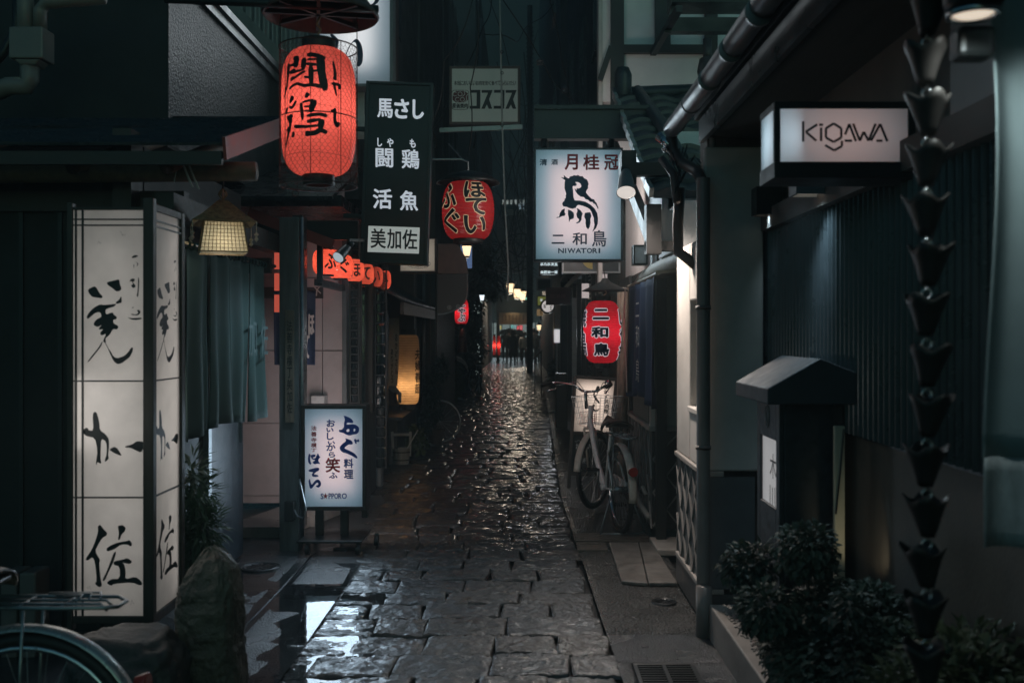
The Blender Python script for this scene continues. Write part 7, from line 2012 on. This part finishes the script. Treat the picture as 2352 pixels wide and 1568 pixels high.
# ------------------------------------------------------------------ stones left foreground
def rock(name, label, c, s, seed, m, rough=.18, flat=None, cat='rock'):
    bm = bmesh.new(); bmesh.ops.create_icosphere(bm, subdivisions=5, radius=1)
    for v in bm.verts:
        p = v.co.copy()
        # squared column
        q = Vector((math.copysign(abs(p.x) ** .6, p.x), math.copysign(abs(p.y) ** .6, p.y), math.copysign(abs(p.z) ** .7, p.z)))
        n1 = noise.fractal(p * 1.3 + Vector((seed, 0, 0)), .9, 2.1, 5)
        n2 = noise.noise(p * .9 + Vector((0, seed, 3)))
        ledge = round((p.z * 2.2 + n2) * 1.5) * .02
        q *= 1 + rough * n1 + ledge
        if flat: q = flat(q)
        v.co = (c[0] + q.x * s[0], c[1] + q.y * s[1], c[2] + q.z * s[2])
    me = bpy.data.meshes.new(name); bm.to_mesh(me); bm.free()
    me.polygons.foreach_set('use_smooth', [True] * len(me.polygons)); me.materials.append(m)
    o = bpy.data.objects.new(name, me); COL.objects.link(o)
    return tag(o, label, cat)
ROCK = mat('rough_sandstone', (.085, .072, .056), .6, var=.4, scale=7, bump=1, bscale=30, bdist=.02, col2=(.11, .095, .07))
def peak(q):
    # shoulder falls away to the left, crest on the right
    if q.z > .2: q = Vector((q.x * (1 - .42 * (q.z - .2)) + .10 * (q.z - .2), q.y, q.z + .22 * q.x * (q.z - .2) - .12 * abs(q.x - .25)))
    return q
Yb = 3.95
LT = [(1256, 484), (1266, 468), (1280, 455), (1300, 440), (1340, 420), (1400, 412), (1500, 413), (1640, 414)]
RT = [(1256, 486), (1266, 508), (1280, 526), (1300, 541), (1330, 547), (1420, 555), (1500, 560), (1640, 566)]
def stone_fn(u, v):
    py = 1256 + (1640 - 1256) * v ** 1.5
    xl_, xr_ = lerp_tab(LT, py), lerp_tab(RT, py)
    c = P((xl_ + xr_) / 2, py, Yb); hw = (xr_ - xl_) / 2 * Yb / F
    a = u * 2 * math.pi
    cx_, sy_ = math.cos(a), math.sin(a)
    ex = math.copysign(abs(cx_) ** .62, cx_); ey = math.copysign(abs(sy_) ** .7, sy_)
    p = Vector((cx_ * 1.2, sy_ * 1.2, c[2] * 5))
    n_ = noise.fractal(p * 1.1 + Vector((4, 2, 0)), .85, 2.1, 5) * .09 + noise.fractal(p * 5, .9, 2.1, 4) * .05
    n_ -= .035 * max(0, math.sin(c[2] * 26 + 2 * noise.noise(p * .8))) ** 4
    k_ = 1 + n_ * min(1, v * 6)
    return (c[0] + hw * ex * k_, Yb + max(hw, .02) * 1.05 * ey * k_ + .12 * (v - .2) * 0, c[2] + (noise.noise(p * 2.3) * .02 if v > .02 else 0))
mb = MB(); mb.grid(stone_fn, 120, 110)
tag(mb.build('standing_boulder', ROCK, smooth=True), 'tall rough standing stone in front of the box sign', 'boulder')
rock('low_rock', 'low dark rock under the lower edge of the box sign', (P(285, 0, 3.7)[0], 3.72, .12), (.22, .16, .24), 8.1, mat('dark_rock', (.055, .05, .045), .6, var=.4, bump=.7, bscale=40, bdist=.008), .2)
rock('small_round_rock', 'small rounded rock between the low rock and the tall stone', (P(375, 0, 3.75)[0], 3.78, .10), (.09, .09, .17), 5.2, MATS['dark_rock'], .2)
t = thing('pale_step_blocks', 'two dim pale blocks on the ground in the dark corner', 'block', (P(40, 0, 4.6)[0], 4.6, 0))
for k in range(2):
    a, b = P(0 + k * 43, 1372, 4.6), P(38 + k * 43, 1315, 4.6); mb = MB(); mb.box(a[0], b[0], 4.6, 4.75, 0, b[2]); mb.build('block', mat('dim_block', (.11, .10, .095), .6), t, bevel=.01)
# small bamboo plant behind the stone
bs = [(P(x, 0, 4.75)[0], 4.75, P(0, y, 4.75)[2], .075, .06, .11) for x, y in ((440, 1085), (452, 1140), (448, 1200), (462, 1250), (438, 1260), (470, 1215))]
bush('feathery_bamboo_plant', 'feathery green bamboo plant between the box sign and the grey panel', (-1.62, 4.8, 0), bs, 900, .085, .022, mat('bamboo_leaf', (.10, .14, .085), .5, var=.4, scale=8, bump=.05, transl=.2), stems=6)

# ------------------------------------------------------------------ planter, hedge, stele on the right
t = thing('kerbed_planter', 'raised concrete kerb planter under the slatted wall', 'planter', (1.1, 3.5, 0))
mb = MB(); mb.box(.925, 1.01, 1.5, 4.9, -.02, .17); mb.box(1.01, 1.27, 4.82, 4.9, -.02, .17); mb.build('kerb', mat('concrete_kerb', (.20, .185, .17), .6, var=.3, bump=.5, bscale=70), t, bevel=.008)
mb = MB(); mb.grid(lambda u, v: (1.01 + .28 * u, 1.5 + 3.32 * v, .14 + .012 * noise.noise((u * 9, v * 30, 1))), 10, 60); mb.build('soil', mat('dark_soil', (.03, .026, .022), .8, bump=1, bscale=90, bdist=.01), t, smooth=True)
mb = MB()
for k in range(420):
    x, y = uni(.97, 1.1), uni(3.9, 4.8); r = uni(.004, .011); z = .172 if x < 1.01 else .155
    mb.lathe((x, y, z), [(0, -r * .6), (r, 0), (r * .7, r * .5), (0, r * .7)], 5)
gv = mb.build('gravel', mat('pale_gravel', (.24, .22, .2), .5, var=.4, scale=40), t); gv['kind'] = 'stuff'
t = thing('wooden_planter_box', 'grey plank planter box under the leafy shrubs', 'planter', (.98, 3.2, 0))
mb = MB()
for k in range(9): mb.box(.90 + .04 * k + .002, .938 + .04 * k, 3.28, 3.30, 0, .36)
for k in range(12): mb.box(.885, .90, 2.2 + .09 * k + .003, 2.286 + .09 * k, 0, .36)
mb.build('planks', mat('grey_planks', (.15, .145, .14), .6, var=.35, stretch=(8, 8, .7), bump=.3), t, bevel=.003)
def hl(px, py, Y, r): q = P(px, py, Y); return (q[0], q[1], q[2], r, r * .9, r * .8)
bush('rounded_shrub', 'dense dark leafed shrub in front of the stone pillar', (1.08, 3.45, .15), [hl(1720, 1300, 3.6, .10), (1.05, 3.4, .50, .16, .2, .14), (1.15, 3.3, .53, .15, .2, .14), (.98, 3.2, .40, .15, .2, .14), (1.1, 3.0, .46, .15, .2, .17), (.95, 3.5, .36, .10, .12, .12), (1.0, 2.9, .35, .14, .2, .14), hl(1850, 1262, 3.4, .11), hl(1760, 1400, 3.3, .10)] + [(uni(.93, 1.22), uni(2.9, 3.55), uni(.38, .68), uni(.03, .07), uni(.03, .07), uni(.03, .06)) for _ in range(26)], 22000, .036, .024, LEAF, stems=8, cat='shrub', droop=.9)
bush('leafy_shrub_with_dry_leaves', 'mid green leafy shrub with a few dry leaves beneath the rain chain', (1.05, 2.35, .1), [(1.0, 2.55, .50, .14, .15, .14), (1.1, 2.5, .58, .14, .2, .16), (1.18, 2.4, .50, .16, .2, .16), (.95, 2.45, .36, .12, .15, .14), (1.2, 2.6, .60, .12, .15, .14), (1.0, 2.3, .40, .16, .15, .15), (1.12, 2.75, .48, .14, .15, .15), (1.2, 2.9, .52, .10, .15, .13), (1.22, 2.15, .46, .12, .2, .14)], 9500, .045, .024, mat('mid_green_leaf', (.07, .11, .065), .42, var=.5, scale=7, bump=.05, transl=.2, col2=(.09, .10, .05)), stems=6, cat='shrub')
t = thing('roofed_stone_pillar', 'black stone pillar lantern with a gabled roof and a small lit window', 'pillar', (1.12, 4.0, 0))
GRAN = mat('black_granite', (.028, .034, .038), .4, var=.3, scale=30, bump=.1)
x0, ya_, yb_ = 1.0, 3.86, 4.22
zt_ = P(0, 925, 3.86)[2]
wz0, wz1 = P(0, 1165, 3.95)[2], P(0, 1010, 3.95)[2]
mb = MB(); mb.box(x0 + .02, 1.25, ya_, yb_, 0, zt_); mb.box(x0, x0 + .02, ya_, ya_ + .05, 0, zt_); mb.box(x0, x0 + .02, yb_ - .05, yb_, 0, zt_); mb.box(x0, x0 + .02, ya_ + .05, yb_ - .05, 0, wz0); mb.box(x0, x0 + .02, ya_ + .05, yb_ - .05, wz1, zt_); mb.build('pillar', GRAN, t, bevel=.004)
mb = MB(); z1_ = P(0, 919, 3.75)[2]; z0_ = z1_ + .0
mb.prism([(x0 - .07, ya_ - .10, zt_ - .0), (x0 - .07, ya_ - .10, zt_ + .06), (1.13, ya_ - .10, zt_ + .175), (1.27, ya_ - .10, zt_ + .12), (1.27, ya_ - .10, zt_)], (0, yb_ - ya_ + .2, 0)); mb.build('roof', mat('grey_stone_cap', (.035, .042, .046), .6, var=.2, scale=14, bump=.15), t, bevel=.006)
mb = MB(); mb.quad((x0 + .012, ya_ + .05, wz0), (x0 + .012, yb_ - .05, wz0), (x0 + .012, yb_ - .05, wz1), (x0 + .012, ya_ + .05, wz1)); mb.build('lit_window', glow('pillar_window', (.92, .9, .9), .26), t)
ik = Ink(lambda px, py, l: (x0 + .009, px, py)); v, f = glyph('吉'); 
for k, c_ in enumerate('木川'):
    v, f = glyph(c_); ik._put([(ya_ + .08 + (1 - 0) * p[0] * .10, wz1 - .16 - .13 * k + p[1] * .10) for p in v], f, 0)
ik.build(INK, t)
mb = MB()
for z in (.0, .022): pass
q = (x0 - .002, (ya_ + yb_) / 2, P(0, 960, 3.95)[2])
for rr in (.035, .02):
    pts = [(q[0], q[1] + rr * math.cos(w * .524), q[2] + rr * 1.3 * math.sin(w * .524)) for w in range(13)]; mb.tube(pts, .003, 5)
mb.build('crest', mat('grey_engraving', (.2, .21, .21), .5), t)
t = thing('cream_upright_board', 'narrow cream upright board with a dark cord beside the pillar', 'board', (1.235, 3.72, 0))
a, b = P(1917, 1190, 3.7), P(1941, 978, 3.7)
mb = MB(); mb.box(a[0], b[0], 3.70, 3.72, .1, b[2]); mb.build('board', mat('cream_board', (.50, .46, .34), .5, var=.1), t, bevel=.003)
mb = MB(); mb.tube([P(1938, 985, 3.69), P(1930, 1080, 3.685), P(1920, 1180, 3.69)], .0035, 6); mb.build('cord', WIRE, t)
lamp('SPOT', (1.19, 3.45, .62), .7, (1, .88, .62), t, .02, aim=(.12, .3, .2), spot=70, name='up_light')

# ------------------------------------------------------------------ rain chain, cloth and lamp at the right edge
t = thing('rain_chain', 'bronze rain chain of flower shaped cups hanging from the gutter', 'rain chain', (.815, 2.0, 0))
BRONZE = mat('dark_bronze', (.050, .042, .038), .48, metal=.5, var=.3, bump=.05)
def cup(z, k):
    mb = MB(); n = 32; vs, fs = [], []
    lv = [(.013, 0), (.018, .015), (.026, .04), (.035, .064), (.042, .078)]
    for li, (r, h) in enumerate(lv):
        for j in range(n):
            a = 2 * math.pi * j / n; pet = math.cos(a * 4 + k)
            rr = r * (1 + .10 * pet * (li / 4)); hh = h + .008 * pet * (li / 4) ** 2
            vs.append((.815 + rr * math.cos(a) + .003 * math.sin(k * 2.3), 2.0 + rr * math.sin(a), z + hh))
    for i in range(4):
        for j in range(n): fs.append((i * n + j, i * n + (j + 1) % n, (i + 1) * n + (j + 1) % n, (i + 1) * n + j))
    ax, ay = uni(-.12, .12), uni(-.12, .12)
    vs = [(x_ + (z_ - z) * ax, y_ + (z_ - z) * ay, z_) for x_, y_, z_ in vs]
    mb.add(vs, fs); o = mb.build('cup', BRONZE, t, smooth=True, thick=.002)
    mb = MB()
    mb.torus((.815, 2.0, z + .085), .010, .0022, 12, 5); mb.tube([(.815, 2.0, z + .095), (.815, 2.0, z + .108)], .002, 5)
    mb.build('link', CHROME, o, smooth=True)
z = 2.5; k = 0
while z > .25:
    cup(z, k); z -= .1005; k += 1
t = thing('hanging_sheer_cloth', 'grey green sheer cloth with a pale patterned hem', 'cloth', (1.0, 2.0, 1.0))
Yc = 2.0
SHEER = mat('sheer_cloth', (.32, .39, .40), .85, var=.15, scale=3, bump=.3, bscale=200, transl=.3)
def cl(u, v):
    x = .935 + .42 * u + .012 * math.sin(v * 3); y = Yc + .02 * math.sin(u * 17) + .1 * u
    return (x + .01 * (1 - u) * math.sin(v * 5), y, 2.25 - 1.0 * v)
mb = MB(); mb.grid(cl, 40, 20); mb.build('cloth', SHEER, t, smooth=True, thick=.003)
mb = MB(); mb.grid(lambda u, v: (lambda p: (p[0] + .004, p[1], p[2] - .02 * u * v))(cl(u, 1.0 + .18 * v)), 40, 6); mb.build('patterned_hem', mat('pale_pattern_cloth', (.50, .53, .53), .85, var=.5, scale=14, stretch=(1, 1, .4), bump=.2, transl=.3), t, smooth=True, thick=.003)
mb = MB(); mb.cyl((.9, Yc, 2.26), (1.45, Yc + .1, 2.26), .012); mb.build('pole', BLK, t)
t = thing('eave_lamp', 'round dark eave lamp with a glowing rim above the sheer cloth', 'lamp', (.92, 2.15, 2.1))
q = P(2235, 14, 1.9)
mb = MB(); mb.lathe((q[0], q[1], q[2] - .015), [(.005, .0), (.048, .004), (.054, .02), (.054, .09), (.02, .12), (0, .12)], 28); mb.build('housing', BLK, t, smooth='auto')
mb = MB(); mb.torus((0, 0, 0), .045, .006, 28, 8); mb.v = [(p[0] + q[0], p[2] + q[1], p[1] + q[2] - .016) for p in mb.v]; mb.build('rim', CHROME, t, smooth=True)
mb = MB(); mb.lathe((q[0], q[1], q[2] - .012), [(0, -.008), (.03, -.006), (.040, 0)], 24); mb.build('lens', glow('warm_lens', (1, .85, .68), .75), t)
lamp('SPOT', (q[0], q[1], q[2] - .03), 7, (.80, .95, .95), t, .03, aim=(.1, .0, -1), spot=165, name='eave_light', blend=.9)
mb = MB(); a = P(2205, 62, 1.98); mb.box(a[0], a[0] + .075, 1.98, 2.04, P(0, 130, 1.98)[2], P(0, 55, 1.98)[2]); mb.build('gear_box', BLK, t, bevel=.012)

# sun of the night sky: none; the scene is lit by its own lamps and a dim sky

# ------------------------------------------------------------------ haze volume added to lift the blacks towards teal
hz_ = bpy.data.materials.new('black_lift_haze'); hz_.use_nodes = True
n_, l_ = hz_.node_tree.nodes, hz_.node_tree.links
n_.remove(n_['Principled BSDF'])
pv = n_.new('ShaderNodeVolumePrincipled'); pv.inputs['Density'].default_value = .006; pv.inputs['Color'].default_value = (.72, .92, .98, 1); pv.inputs['Anisotropy'].default_value = .3
l_.new(pv.outputs[0], n_['Material Output'].inputs['Volume'])
mb = MB(); mb.box(-62, 62, -42, 142, -1.1, 48)
tag(mb.build('haze', hz_), kind='stuff')
